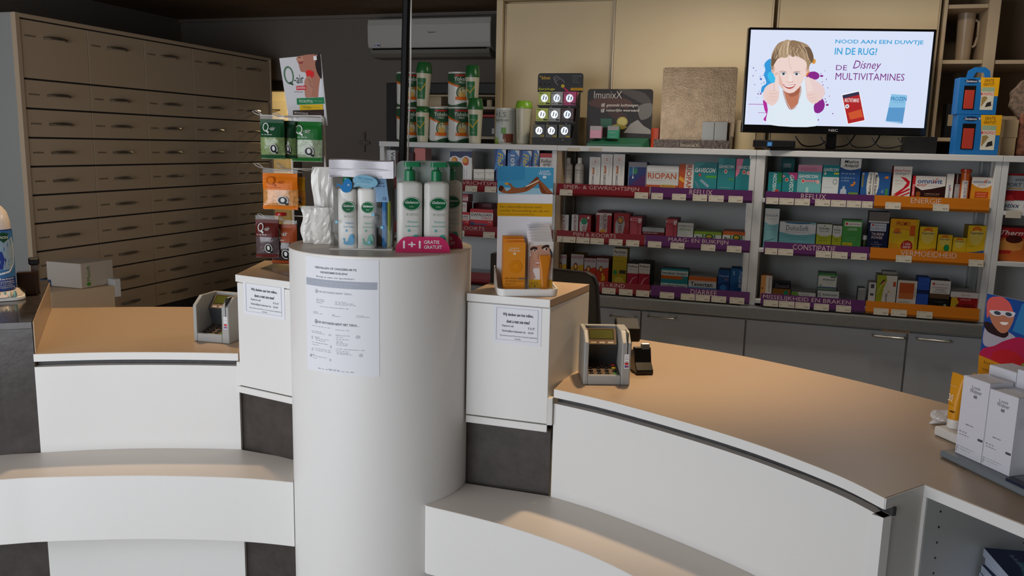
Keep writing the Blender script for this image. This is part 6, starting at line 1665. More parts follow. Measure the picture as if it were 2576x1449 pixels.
def lozenge_bag(u0, u1, v0, v1, Y, top, low, lab, seed, ink='#d8dcd6', word=True):
    a, c = at(u0, (v0 + v1) / 2, y=Y), at(u1, (v0 + v1) / 2, y=Y)
    z1, z0 = at((u0 + u1) / 2, v0, y=Y).z, at((u0 + u1) / 2, v1, y=Y).z
    w, h = c.x - a.x, z1 - z0
    w *= 1.02
    t = thing('lozenge_bag', lab, 'bag', ((a.x + c.x) / 2, Y, z0), .25, group='lozenge bags on the wire hooks')
    film = M('bag_' + low, low, .18, noise=(60, .35), bump=(45, .45), coat=.5)
    m = MB()
    for sg in (-1, 1):
        m.grid(lambda s_, q_, sg=sg: ((s_ - .5) * w, sg * .012 * (max(0, math.sin(math.pi * s_)) ** .5) * (max(0, math.sin(math.pi * min(1, q_ / .92))) ** .6 if q_ < .92 else 0) + .0015 * math.sin(9 * q_ + seed), q_ * h), 8, 10)
    m.build('pouch', film, t, smooth=True, weld=True)
    MB().box(-w / 2, w / 2, -.0012, .0012, h, h + .012).build('hanging_strip', CLEARB, t)
    bulge = lambda x, y: .012 * (max(0, math.sin(math.pi * x)) ** .5) * (max(0, math.sin(math.pi * min(1, y / .92))) ** .6 if y < .92 else 0)
    mp = lambda x, y, l: Vector(((x - .5) * w, -bulge(x, y) - .0006 - l * .00008 + .0015 * math.sin(9 * y + seed), y * h))
    rows_ = []
    for i in range(8):
        for j in range(5):
            rows_.append(('r', i / 8, .55 + .09 * j, (i + 1) / 8, .64 + .09 * j, top))
    rows_ += [('r', i / 8, .02, (i + 1) / 8, .1, top) for i in range(8)]
    if word:
        rows_ += [('e', .26, .8, .13, .11, ink, 18), ('e', .26, .8, .09, .085, top, 18), ('l', [(.28, .72), (.4, .66)], .05, ink), ('t', '-air', .42, .72, .66, .82, ink, ''), ('s', .1, .6, .6, .63, ink, 4)]
    rows_ += [('e', .6, .26, .16, .12, '#cfd2cc', 18), ('e', .6, .26, .13, .1, '#15171a', 18), ('e', .6, .27, .06, .06, '#d8dad6', 14), ('l', [(.64, .2), (.74, .14)], .05, '#15171a')]
    art('print', t, mp, rows_, 'gloss')
    return t


lozenge_bag(660, 712, 300, 400, 2.14, '#17482a', '#7a8f5c', 'left green lozenge bag on the top hook', 1)
lozenge_bag(706, 742, 304, 400, 2.175, '#123a22', '#66804c', 'darker green lozenge bag between the other two green ones', 2, word=False)
lozenge_bag(740, 806, 306, 407, 2.20, '#1d6a2c', '#93a284', 'right green lozenge bag with pale pastilles', 3)
lozenge_bag(668, 744, 436, 527, 2.15, '#e0761a', '#cf8f4f', 'bright orange lozenge bag on the middle hook', 4, '#b8560f')
lozenge_bag(738, 766, 445, 522, 2.20, '#d8a424', '#d08a1c', 'yellow lozenge bag behind the orange one', 5, word=False)
lozenge_bag(648, 698, 552, 648, 2.13, '#5a201c', '#55474a', 'maroon lozenge bag on the bottom hook', 6)
lozenge_bag(688, 744, 564, 664, 2.16, '#93421f', '#3b2d2e', 'rust brown lozenge bag with dark pastilles', 7)
q = at(702, 540, y=2.19)
tag(MB().lathe([(.014, -.004), (.017, -.002), (.017, .004), (.013, .006)], 18).build('red_cap_vial', M('red_cap', '#b81c1c', .25), loc=(q.x, 2.2, q.z), smooth=True), 'small red cap showing between the orange and maroon bags', 'cap')

# ------------------------------------------------------------------ notices
NOTE = [('l', [(.07, .1), (.93, .1), (.93, .93), (.07, .93), (.07, .1)], .006, '#8f949c'), ('t', 'Wij denken aan het milieu,', .2, .71, .83, .81, '#2c2f36', 'b'), ('t', 'doet u met ons mee?', .28, .55, .76, .64, '#2c2f36', 'b'),
        ('t', 'Papieren zak', .19, .43, .43, .5, '#4a4e56', ''), ('t', '€ 0,15*', .73, .41, .87, .48, '#4a4e56', ''), ('t', 'Herbruikbare katoenen tas', .19, .31, .68, .37, '#4a4e56', ''), ('t', '€0,99', .73, .3, .84, .36, '#4a4e56', ''),
        ('t', '*bij aankoop vanaf 30 euro kan dit gratis aangeboden', .14, .19, .92, .235, '#5a5e66', 'i'), ('t', 'worden', .46, .13, .58, .165, '#5a5e66', 'i')]


def notice(corners, th, lab, fdir):
    """Sheet of paper on an upright surface: plan points of its lower edge and heights."""
    (x0, y0), (x1, y1), z0, z1 = corners
    L = math.hypot(x1 - x0, y1 - y0)
    t = thing('paper_notice', lab, 'notice', ((x0 + x1) / 2, (y0 + y1) / 2, z0), math.atan2(y1 - y0, x1 - x0), group='printed notices')
    MB().box(-L / 2, L / 2, -.0005, -.0001, 0, z1 - z0).build('sheet', PAPER, t)
    art('print', t, plane_map((-L / 2, -.0006, 0), (1, 0, 0), (0, 0, 1), L, z1 - z0), NOTE, 'matt')


def front_pt(pts, u, v):
    """Intersection of the picture ray with a box front (plan segment pts)."""
    d = ray(u, v)
    (ax_, ay_), (bx_, by_) = pts
    ex, ey = bx_ - ax_, by_ - ay_
    s_ = (ax_ * ey - ay_ * ex) / (d.x * ey - d.y * ex)
    return (d.x * s_, d.y * s_, CAM_H + d.z * s_)


LFR = ((-1.4615, 1.9965), (-1.245, 1.9535))
RFR = ((-.758, 1.9965), (-.535, 1.9975))
a, c, top_ = front_pt(LFR, 613, 757), front_pt(LFR, 716, 762), front_pt(LFR, 665, 712)
notice((a[:2], c[:2], front_pt(LFR, 665, 797)[2], top_[2]), 0, 'small printed notice on the left white box', None)
a, c = front_pt(RFR, 1241, 805), front_pt(RFR, 1362, 820)
notice((a[:2], c[:2], front_pt(RFR, 1300, 867)[2], front_pt(RFR, 1300, 770)[2]), 0, 'small printed notice on the right white box', None)

# A4 sheet wrapped on the column
a0 = math.atan2(at(772, 800, z=1.0).y, 0)


def col_angle(u, v):
    d = ray(u, v)
    dx, dy = d.x, d.y
    A = dx * dx + dy * dy
    B = -2 * (dx * CC[0] + dy * CC[1])
    Cc = CC[0] ** 2 + CC[1] ** 2 - CR ** 2
    s_ = (-B - math.sqrt(max(0, B * B - 4 * A * Cc))) / (2 * A)
    return math.atan2(d.y * s_ - CC[1], d.x * s_ - CC[0]), CAM_H + d.z * s_


aL, _ = col_angle(772, 800)
aR, _ = col_angle(954, 800)
zT, zB = col_angle(865, 652)[1], col_angle(865, 944)[1]
t = thing('paper_notice', 'large printed sheet about expired medicine taped round the column', 'notice', (CC[0] - .1, CC[1] - CR, zB), world=True, group='printed notices')
sheet = MB().grid(lambda s_, q_: (CC[0] + (CR + .0007) * math.cos(aL + (aR - aL) * s_), CC[1] + (CR + .0007) * math.sin(aL + (aR - aL) * s_), zB + (zT - zB) * q_), 20, 1)
sheet.build('sheet', PAPER, t, smooth=True)
cmap = lambda x, y, l: Vector((CC[0] + (CR + .0010 + l * .00003) * math.cos(aL + (aR - aL) * x), CC[1] + (CR + .0010 + l * .00003) * math.sin(aL + (aR - aL) * x), zB + (zT - zB) * y))
qn = quad_px((130, 105), (860, 148), (860, 1330), (140, 1245))
GR, LG = '#555a62', '#8f959e'
blk = []
for (x0, y0, x1, y1, n) in ((270, 528, 370, 538, 3), (270, 543, 370, 553, 3), (272, 560, 350, 570, 3), (470, 548, 585, 557, 4), (470, 563, 645, 573, 5), (470, 578, 665, 590, 6), (310, 606, 605, 636, 9), (233, 652, 290, 662, 2), (233, 668, 350, 682, 3), (442, 678, 475, 686, 1), (442, 690, 525, 702, 4), (665, 690, 740, 700, 3), (665, 704, 780, 714, 5),
                            (218, 800, 430, 832, 6), (470, 830, 605, 846, 4), (208, 850, 335, 868, 4), (212, 866, 370, 892, 5), (250, 906, 318, 920, 2), (255, 925, 418, 950, 5), (260, 940, 370, 962, 4), (212, 966, 398, 998, 5), (215, 984, 302, 1002, 3), (250, 1028, 432, 1058, 5), (255, 1046, 430, 1074, 5), (215, 1086, 252, 1096, 1), (220, 1104, 385, 1134, 5), (222, 1120, 275, 1132, 2),
                            (475, 884, 612, 898, 4), (480, 898, 548, 910, 2), (475, 922, 603, 936, 4), (482, 938, 548, 950, 2), (482, 952, 555, 962, 2), (480, 966, 592, 980, 4), (482, 982, 592, 992, 4), (475, 1028, 745, 1048, 7), (475, 1042, 598, 1058, 4), (482, 1060, 605, 1074, 4), (485, 1074, 628, 1086, 5), (395, 1230, 522, 1250, 4)):
    blk.append(('s', x0, y0, x1, y0 + min(10, y1 - y0), GR, n))
art('print', t, cmap, measured(qn, [('p', [(140, 318), (490, 342), (845, 368), (843, 443), (490, 415), (140, 390)], '#a9aebb'),
    ('t', 'VERVALLEN OF ONGEBRUIKTE', 254, 205, 668, 248, GR, 'b'), ('t', 'GENEESMIDDELEN?', 316, 250, 588, 288, GR, 'b'), ('t', 'Breng ze naar uw apotheker!', 272, 296, 648, 338, '#6a6f78', ''),
    ('s', 228, 362, 710, 376, '#cdd1da', 10), ('s', 270, 388, 650, 402, '#cdd1da', 8),
    ('e', 271, 450, 16, 20, LG), ('e', 271, 450, 12, 16, '#dfe0e8'), ('l', [(264, 450), (270, 460), (282, 438)], 5, LG), ('t', 'UW APOTHEKER NEEMT TERUG ...', 296, 448, 642, 484, LG, 'l'),
    ('e', 263, 753, 17, 21, GR), ('e', 263, 753, 13, 17, '#dfe0e8'), ('l', [(258, 746), (268, 762)], 5, GR), ('l', [(268, 746), (258, 762)], 5, GR), ('t', 'UW APOTHEKER NEEMT NIET TERUG ...', 286, 752, 690, 798, GR, ''),
    ('e', 675, 908, 20, 18, '#c4c8d0'), ('e', 700, 1096, 16, 18, '#c4c8d0'), ('e', 210, 918, 10, 16, '#ccd0d8'), ('e', 212, 1038, 10, 16, '#ccd0d8'), ('e', 412, 885, 14, 10, '#ccd0d8'), ('e', 422, 1005, 8, 16, '#ccd0d8'), ('e', 415, 1138, 9, 14, '#ccd0d8'), ('p', [(180, 1112), (205, 1112), (192, 1082)], '#6a6f78'), ('p', [(186, 1108), (199, 1108), (192, 1092)], '#dfe0e8'),
    ('s', 285, 1240, 650, 1252, GR, 9)] + blk), 'matt', sub=10)

# ------------------------------------------------------------------ suntan display on the right box
dz = 1.1205
t = thing('suntan_display', 'white counter display with a sunbather header card', 'display', (-.634, 2.10, dz), math.radians(23))
t.location = (-.625, 2.075, dz)
MB().prism(rounded(.078, .065, .02), 0, .004).build('tray_base', WHITEP, t)
rim_o, rim_i = rounded(.078, .065, .02), rounded(.0755, .0625, .018)
rr = MB()
n = len(rim_o)
rr.add([(p[0], p[1], .004) for p in rim_o] + [(p[0] * 1.015, p[1] * 1.015, .018) for p in rim_o] + [(p[0], p[1], .018) for p in rim_i] + [(p[0], p[1], .004) for p in rim_i],
       [(i, (i + 1) % n, n + (i + 1) % n, n + i) for i in range(n)] + [(n + i, n + (i + 1) % n, 2 * n + (i + 1) % n, 2 * n + i) for i in range(n)] + [(2 * n + i, 2 * n + (i + 1) % n, 3 * n + (i + 1) % n, 3 * n + i) for i in range(n)])
rr.build('tray_rim', WHITEP, t, smooth=True)
MB().slab([(.062, .004), (.066, .004), (.066, .06), (-.03, .022), (-.06, .02), (-.06, .018), (-.03, .019)], 'x', -.079, -.0765).build('side_wing', WHITEP, t)
BH = .325
MB().box(-.073, .073, .060, .063, .004, BH).build('header_card', PAPER, t)
qh = quad_px((212, 105), (607, 113), (600, 960), (200, 960))
art('header_print', t, plane_map((-.073, .060, .004 + .0), (1, 0, 0), (0, 0, 1), .146, BH - .004), measured(qh, [
    ('r', 205, 108, 607, 303, '#4a9cc4'), ('p', [(205, 255), (605, 262), (605, 303), (205, 303)], '#9cc6d8'), ('p', [(210, 104), (400, 107), (400, 200), (210, 210)], '#3f90bc'),
    ('t', 'Louis', 512, 130, 578, 150, '#e8eef2', ''), ('t', 'Widmer', 498, 148, 592, 170, '#e8eef2', ''), ('e', 537, 183, 7, 9, '#e8eef2'), ('e', 549, 183, 7, 9, '#e8eef2'),
    # sunbather lying on her back
    ('q', [(214, 270), (222, 245), (245, 245), (268, 280), (300, 262), (292, 240), (262, 232), (268, 222), (300, 228), (318, 250), (350, 258), (400, 250), (440, 222), (484, 182), (500, 196), (545, 235), (600, 290), (600, 300), (560, 298), (522, 245), (500, 225), (470, 250), (420, 280), (370, 292), (300, 298), (240, 292)], '#9a5c3a'),
    ('q', [(212, 265), (225, 240), (248, 250), (240, 275), (220, 280)], '#4a2a1c'), ('q', [(258, 222), (280, 222), (282, 234), (260, 234)], '#e09a2a'), ('q', [(484, 182), (500, 196), (440, 250), (400, 275), (420, 245)], '#7d4428'), ('l', [(410, 248), (440, 235), (500, 205)], 4, '#e8d8c8'), ('q', [(500, 215), (520, 290), (560, 300), (605, 300), (600, 292), (560, 290)], '#7d4428'),
    ('r', 205, 363, 605, 460, '#d8a21c'), ('t', 'Een natuurlijke bruine teint', 224, 380, 526, 405, '#5a4420', ''), ('t', 'zonder blootstelling aan de zon', 222, 408, 582, 432, '#5a4420', ''), ('s', 222, 438, 482, 447, '#5a4420', 12)]), 'gloss')
art('price_print', t, plane_map((-.02, -.05, .0045), (1, 0, 0), (0, 1, 0), .09, .012), [('s', 0, .2, .3, .8, '#a83a2a', 3), ('s', .55, .2, .85, .8, '#a83a2a', 3)], 'matt')
ORG = M('tan_orange_card', '#d8861a', .4)


def put(parent_root, obj, loc, rz=0.0):
    """Place a thing by coordinates local to another thing's frame (stays top-level)."""
    m = Matrix.Rotation(parent_root.rotation_euler.z, 3, 'Z')
    obj.location = Vector(parent_root.location) + m @ Vector(loc)
    obj.rotation_euler.z = parent_root.rotation_euler.z + rz
    return obj


WID = lambda x0, x1, y, c, s=1.0: [('t', 'Louis', x0 + (x1 - x0) * .15, y + .055 * s, x1 - (x1 - x0) * .15, y + .095 * s, c, ''), ('t', 'Widmer', x0, y, x1, y + .05 * s, c, ''), ('e', (x0 + x1) / 2 - .03, y - .04 * s, .03, .022 * s, c), ('e', (x0 + x1) / 2 + .035, y - .04 * s, .03, .022 * s, c)]
for k in range(3):
    m = MB().box(-.0275, .0275, 0, .018, 0, .128)
    m.box(-.026, .026, .001, .017, .128, .1285)
    o = tag(m.build('tanning_carton', ORG, bevel=.0008), ['front orange carton with pale logo in the suntan display', 'second orange carton in the suntan display', 'rear orange carton in the suntan display'][k], 'box', 'orange cartons in the suntan display')
    put(t, o, (-.034, -.038 + .028 * k, .0045 + .0), 0)
    o.location.z += .006 * k
    art('print', o, plane_map((-.0275, 0, 0), (1, 0, 0), (0, 0, 1), .055, .128), WID(.2, .78, .83, '#f0dcc0') + [('e', .55, .53, .3, .13, '#cf7d16', 24), ('e', .55, .53, .26, .112, '#d8861a', 24), ('e', .55, .53, .2, .086, '#cc7a15', 24), ('e', .55, .53, .15, .065, '#d8861a', 24), ('t', 'BRUINEN', .06, .27, .66, .305, '#8f5a1c', 'l'), ('r', .7, .27, 1, .305, '#7a6454'), ('t', 'ZONDER ZON', .06, .215, .95, .25, '#8f5a1c', 'l'), ('s', .06, .18, .6, .193, '#6a4418', 5), ('s', .06, .155, .35, .167, '#6a4418', 3), ('s', .05, .02, .5, .035, '#7a4c18', 5)])
for k in range(7):
    o = thing('tube_card', 'sun cream tube on a portrait card, ' + ['frontmost', 'second', 'third', 'fourth', 'fifth', 'sixth', 'rearmost'][k] + ' of the row', 'blister card', group='sun cream cards in the suntan display')
    MB().box(-.031, .031, 0, .0015, 0, .132).build('card', PAPER, o)
    if k == 0:
        qf = quad_px((440, 585), (617, 585), (612, 942), (435, 942))
        art('portrait_print', o, plane_map((-.031, 0, 0), (1, 0, 0), (0, 0, 1), .062, .132), measured(qf, [
            ('r', 440, 587, 615, 940, '#e6e0dc'), ('q', [(450, 625), (500, 612), (560, 610), (605, 640), (610, 720), (590, 800), (540, 770), (500, 750), (460, 700)], '#d2a088'), ('q', [(440, 700), (470, 690), (500, 740), (520, 790), (470, 860), (440, 850)], '#cf9c86'),
            ('l', [(450, 640), (475, 628), (502, 634)], 9, '#3a2620'), ('l', [(535, 630), (565, 614), (590, 618)], 9, '#3a2620'), ('e', 480, 646, 13, 7, '#e8e4e0'), ('e', 482, 646, 6, 6, '#241814'), ('e', 562, 636, 15, 8, '#e8e4e0'), ('e', 568, 636, 7, 7, '#241814'), ('l', [(512, 660), (505, 700), (518, 706)], 5, '#b9846e'),
            ('q', [(480, 722), (505, 728), (530, 722), (522, 742), (498, 744)], '#b5504a'), ('q', [(484, 726), (506, 731), (526, 726), (518, 738), (498, 739)], '#f4efea'), ('q', [(470, 780), (520, 775), (522, 850), (500, 850)], '#eceaea'), ('q', [(590, 630), (612, 660), (612, 700), (600, 670)], '#2c3c4a'),
            ('r', 438, 852, 612, 912, '#d8a82a'), ('t', 'Louis', 462, 860, 508, 874, '#7a5a20', ''), ('t', 'Widmer', 454, 874, 518, 890, '#7a5a20', ''), ('e', 486, 900, 6, 7, '#7a5a20')]))
        m = MB()
        loft(m, [([(p[0], p[1]) for p in rounded(.008, .007, .006)], .002), (rounded(.0085, .0075, .007), .012), (rounded(.0125, .0075, .006), .06), (rounded(.0145, .003, .002), .094), (rounded(.0145, .001, .0008), .098)])
        m.build('cream_tube', M('tube_orange', '#e08a1c', .25), o, loc=(.010, -.0085, 0), smooth=True)
        MB().box(-.031, .031, -.02, -.0195, 0, .132).box(-.031, -.0305, -.0195, 0, 0, .132).box(.0305, .031, -.0195, 0, 0, .132).build('blister', CLEARB, o)
    else:
        MB().box(-.031, .031, -.006, -.0055, .09, .132).box(-.031, .031, -.0055, 0, .131, .1315).build('blister', CLEARB, o)
    put(t, o, (.034, -.030 + .0115 * k, .0045), 0)
    o.location.z += .0062 * k

# black box and monitor behind the right box
simple_box('black_carton', 'black box behind the suntan display on the right box', 'box', -.757, -.712, 2.17, 2.25, 1.1206, 1.1206 + .082, M('black_card_box', '#0e0e12', .5, spec=.3), bevel=.001)
mo = thing('computer_monitor', 'back of a black computer monitor behind the right white box', 'monitor', (-.62, 2.47, CZ + .0005), math.radians(-4))
mpan = MB()
mp_ = [(-.19, .05), (.085, .03), (.118, .05), (.105, .20), (.092, .228), (.07, .238), (-.19, .245)]
mpan.slab(mp_, 'y', 0, .03)
mpan.build('screen_housing', M('monitor_black', '#121012', .25), mo, bevel=.006, seg=2)
MB().box(-.17, .08, .03, .036, .06, .225).build('display_panel', BLACKG, mo)
MB().box(-.06, .0, -.02, 0, .0, .12).build('stand_neck', BLACK, mo, bevel=.004)
MB().prism(rounded(.1, .07, .03), 0, .01).build('stand_foot', BLACK, mo, loc=(-.04, 0, 0), bevel=.002)

# ------------------------------------------------------------------ payment terminals
DKP = M('dark_terminal_plastic', '#2f3133', .4)


def terminal(p0, p1, lab, rz=None):
    """p0, p1: plan points of the front lower edge, left to right."""
    w = math.hypot(p1[0] - p0[0], p1[1] - p0[1])
    rz = math.atan2(p1[1] - p0[1], p1[0] - p0[0]) if rz is None else rz
    t = thing('payment_terminal', lab, 'card terminal', (p0[0], p0[1], CZ + .0006), rz, group='payment terminals')
    d, h, hf, lip = .118, .138, .112, .026
    prof = [(0, 0), (d, 0), (d, h), (.035, h), (0, hf)]
    for nm, x0, x1 in (('left_shield', 0, .012), ('right_shield', w - .024, w)):
        MB().slab(prof, 'x', x0, x1).build(nm, GREYBOX, t, bevel=.0025, seg=2)
    MB().box(.012, w - .024, 0, .012, 0, lip).build('front_lip', GREYBOX, t, bevel=.002)
    MB().box(.012, w - .024, d - .012, d, 0, h).build('rear_shield', GREYBOX, t, bevel=.002)
    MB().box(.012, w - .024, .035, d - .012, h - .008, h).build('top_edge', GREYBOX, t, bevel=.0015) if False else None
    xa, xb = .013, w - .025
    MB().slab([(.012, .004), (.078, .004), (.078, .04), (.012, .022)], 'x', xa, xb).build('keypad_deck', M('keypad_bronze', '#5d4c40', .35, .3), t, bevel=.001)
    MB().slab([(.078, .004), (d - .012, .004), (d - .012, h - .012), (.098, h - .008), (.062, .094), (.078, .04)], 'x', xa, xb).build('display_head', DKP, t, bevel=.001)
    n_ = Vector((0, -.62, .78)).normalized()
    dm = lambda x, y, l: Vector((xa + .004 + x * (xb - xa - .008), .062 + .036 * y, .094 + .036 * y)) + Vector((0, -.7, .7)) * (.0006 + l * .00008)
    art('display_window', t, dm, [('r', 0, 0, 1, 1, '#7a6552'), ('r', .06, .3, .94, .95, '#2a2c18'), ('r', .09, .36, .91, .9, '#545620'), ('r', .1, .06, .3, .16, '#c9bca8'), ('r', .4, .06, .6, .16, '#c9bca8'), ('r', .7, .06, .9, .16, '#c9bca8')], 'gloss')
    kw = (xb - xa) / 4
    for r_ in range(4):
        for c_ in range(4):
            cc = BLACK
            if c_ == 3:
                cc = (M('key_green', '#3f9a3c', .35), BLACK, M('key_yellow', '#d8b41c', .35), M('key_red', '#b02430', .35))[r_]
            yk = .020 + .0145 * r_
            zk = .022 + (yk - .012) * .273
            MB().lathe([(.0052, 0), (.0052, .002), (.0042, .003)], 10, sx=1.15).build('key', cc, t, loc=(xa + kw * (c_ + .5), yk, zk), smooth=True)
    MB().box(w - .0105, w - .0085, -.0006, .05, hf - .028, h + .0006).build('card_slot', BLACK, t)
    art('card_sticker', t, plane_map((w - .017, 0, .045), (1, 0, 0), (0, 0, 1), .0125, .038), [('r', 0, 0, 1, 1, '#dfe1e4'), ('s', .2, .82, .8, .9, '#555', 2), ('t', 'VISA', .15, .64, .85, .72, '#33405a', 'b'), ('r', .3, .46, .7, .5, '#222'), ('r', .1, .26, .9, .42, '#b8302c'), ('r', .1, .06, .9, .22, '#3a5a9c'), ('e', .6, .14, .2, .06, '#c03a3a')], 'gloss')
    return t


pa, pb = at(1467, 968, z=CZ), at(1585, 972, z=CZ)
terminal((pa.x, pa.y), (pb.x, pb.y), 'grey payment terminal on the right counter beside the white box', math.radians(20))
pa, pb = at(488, 858, z=CZ), at(577, 866, z=CZ)
terminal((pa.x, pa.y), (pb.x, pb.y), 'grey payment terminal on the left counter beside the white box')
# small card reader in its cradle
pr = at(1622, 944, z=CZ)
t = thing('card_reader', 'small silver card reader in a black cradle on the right counter', 'card reader', (pr.x, pr.y, CZ + .0006), math.radians(25))
MB().slab([(0, 0), (.07, 0), (.07, .03), (.045, .07), (.035, .07), (.022, .03), (0, .012)], 'x', -.024, .024).build('cradle', BLACK, t, bevel=.002)
MB().slab([(.026, .03), (.034, .028), (.046, .074), (.043, .08), (.036, .078)], 'x', -.003, .021).build('reader', METAL, t, bevel=.002)
MB().box(.004, .014, .0335, .0345, .045, .06).build('reader_slot', BLACK, t) if False else None
pr = at(1575, 905, z=CZ)
t = thing('barcode_scanner', 'black barcode scanner standing behind the right payment terminal', 'scanner', (pr.x, pr.y + .02, CZ + .0006), math.radians(18))
MB().slab([(0, .05), (.02, .045), (.06, .075), (.065, .10), (.05, .112), (-.002, .09)], 'x', -.035, .035).build('head', M('scanner_black', '#141314', .55, spec=.3), t, bevel=.004, seg=2)
MB().slab([(.02, 0), (.05, 0), (.045, .07), (.022, .06)], 'x', -.015, .015).build('neck', BLACK, t, bevel=.002)
MB().prism(rounded(.035, .035, .02), 0, .01).build('foot', BLACK, t, loc=(0, .035, 0), bevel=.002)
pr = at(540, 742, z=CZ + .09)
t = thing('pen_dish', 'round dark dish behind the left payment terminal', 'dish', (-1.72, 2.42, CZ + .0006))
MB().lathe([(.03, 0), (.034, .002), (.036, .05), (.03, .055), (.02, .058)], 20).build('bowl', M('dish_brown', '#2c241d', .3), t, smooth=True)

# ------------------------------------------------------------------ left end: bottle display, low cabinet, boxes
bp = at(-4, 752, z=PT)
t = thing('inhaler_bottle', 'oversized blue and white inhaler bottle at the left edge', 'bottle', (bp.x, bp.y, PT + .0005), facing((bp.x, bp.y)), group=None)
rb = .052
BLUE = M('vapour_blue', '#1c3f8c', .28, coat=.4)
MB().lathe([(rb * .9, .03), (rb, .036), (rb * 1.0, .16), (rb * .97, .225)], 32).build('body', BLUE, t, smooth=True)
MB().lathe([(rb * .95, .225), (rb * .93, .25), (rb * .8, .278), (rb * .55, .296), (rb * .2, .303)], 32).build('cap', M('cap_pinkwhite', '#d9d0cc', .25, coat=.5), t, smooth=True)
cyl = lambda x, y, l: Vector(((rb + .0008 + l * .00008) * math.sin((x - .5) * 3.0), -(rb + .0008 + l * .00008) * math.cos((x - .5) * 3.0), .036 + y * .185))
art('label_print', t, cyl, [('r', 0, .2, 1, 1, '#3f74ac'), ('p', [(.25, .34), (.8, .34), (.9, .5), (.92, .7), (.88, .85), (.1, .85), (.1, .5)], '#8fa8bc'), ('l', [(.2, .3), (.5, .26), (.75, .3), (.88, .42), (.94, .6), (.93, .75), (.86, .88)], .03, '#e6e8ea'),
                          ('p', [(.4, .35), (.62, .35), (.7, .5), (.62, .66), (.5, .6), (.42, .5)], '#2a3f8c'), ('p', [(.57, .95), (.66, .98), (.78, .95), (.78, .86), (.67, .8), (.57, .87)], '#1f4a34'), ('t', 'VICKS', .575, .87, .775, .91, '#dfe6e2', 'b'), ('t', 'inhalator', .28, .165, .86, .2, '#dfe4ee', 'b'), ('t', 'ADEMEN', .5, .12, .84, .145, '#c8d0e2', 'b'), ('t', 'INHALEREN', .5, .09, .86, .11, '#c8d0e2', ''), ('t', 'ZUIVER', .5, .055, .8, .075, '#c8d0e2', 'b'), ('t', 'HYDRATATIE', .5, .02, .86, .045, '#c8d0e2', 'b')], 'gloss', sub=12)
MB().prism(rounded(.075, .06, .035), 0, .012).build('stand_base', WHITEP, t, bevel=.003, seg=2)
MB().lathe([(.07, .012), (.072, .014), (.06, .03), (.055, .03)], 28).build('stand_collar', M('stand_cream', '#d8ccc4', .35), t, smooth=True)
for k in range(5):
    MB().lathe([(.004, 0), (.006, .008), (.003, .02)], 8).build('sample_capsule', M(('mint_bit', 'cream_bit')[k % 2], ('#7fa89a', '#d9cfb4')[k % 2], .4), t, loc=(-.01 + .014 * k, -.058 - .003 * (k % 2), .012), smooth=True)
lowc = thing('low_cabinet', 'low beige cabinet end behind the left counter', 'cabinet', (-2.9, 3.0, 0), world=True)
zc = .80
D, E_ = at(128, 736, z=zc), at(288, 719, z=zc)
MB().prism([(D.x, D.y), (E_.x, E_.y), (E_.x - .35, E_.y + .1), (D.x - .3, D.y)], 0, zc).build('body', DRAWER, lowc, bevel=.002)
ed = Vector((E_.x - D.x, E_.y - D.y)).normalized()
MB().prism([(E_.x, E_.y), (E_.x + ed.x * .03, E_.y + ed.y * .03), (E_.x + ed.x * .03 - .3, E_.y + ed.y * .03 + .08), (E_.x - .3, E_.y + .08)], zc - .055, zc + .03).build('end_cap', GREYLAM, lowc, bevel=.002)
zc += .0008
C0 = at(206, 727, z=zc)
lx = at(118, 690, y=C0.y).x - C0.x
ry = at(285, 690, x=C0.x + .015).y - C0.y
hb_ = zat(206, 664, (C0.x, C0.y)) - zc
t = thing('tissue_carton', 'large white carton with a green dot lying behind the left counter', 'box', (C0.x, C0.y, zc))
MB().prism([(0, 0), (.015, ry), (lx + .02, ry), (lx, 0)], .001, hb_).build('carton', M('white_tissue_card', '#c6bdb2', .55), t, bevel=.0015)
art('print', t, plane_map((.0006, .004, .004), (.015, ry, 0), (0, 0, 1), ry * .9, hb_ - .01), [('t', 'Mesoft', .16, .26, .28, .92, '#4a7a34', '', 90), ('e', .22, .13, .07, .085, '#4f9a2c', 18)], 'matt')
a = at(122, 716, z=zc)
simple_box('blue_carton', 'small blue carton tucked left of the white tissue carton', 'box', a.x - .02, a.x + .045, a.y - .05, a.y - .02, zc, zc + .03, M('blue_small', '#1f5f9c', .4))
q = at(72, 742, z=PT)
t = thing('dark_dispenser', 'dark brown dispenser with a black top behind the inhaler bottle', 'dispenser', (q.x, q.y, PT + .0006), facing((q.x, q.y)))
MB().box(-.03, .028, -.02, .02, 0, .078).build('body', M('brown_glass', '#2a1a12', .15), t, bevel=.005, seg=2)
MB().box(.012, .036, .021, .05, 0, .095).build('neck', M('brown_grey', '#5f5650', .3), t, bevel=.003)
MB().box(.006, .038, .018, .053, .095, .118).build('pump_head', BLACK, t, bevel=.004)

# ------------------------------------------------------------------ right end: cream boxes, tubes, poster
wd = Vector((.56, -.83)).normalized()
wn = Vector((-wd.y, wd.x))                       # away from the viewer
wp = Vector((.376, 1.837))
rzb = math.atan2(wd.y, wd.x)
tr_ = thing('grey_tray', 'grey plastic tray under the white skincare cartons', 'tray', (0, 0, .886), world=True)
tr_.location = (wp.x + .1, wp.y, .886)
corn = [wp + wd * s_ + wn * n_ for s_, n_ in ((-.02, -.02), (.34, -.03), (.34, .16), (-.02, .16))]
MB().prism([tuple(p) for p in corn], .8862, .9).build('deck', M('tray_grey', '#7d868c', .4), tr_, bevel=.003)
corn2 = [wp + wd * s_ + wn * n_ for s_, n_ in ((.145, -.022), (.335, -.027), (.335, -.005), (.145, -.004))]
MB().prism([tuple(p) for p in corn2], .9002, .906).build('insert', M('tray_navy', '#1f2740', .4), tr_)
SKC = M('skincare_white', '#dcdce4', .5)
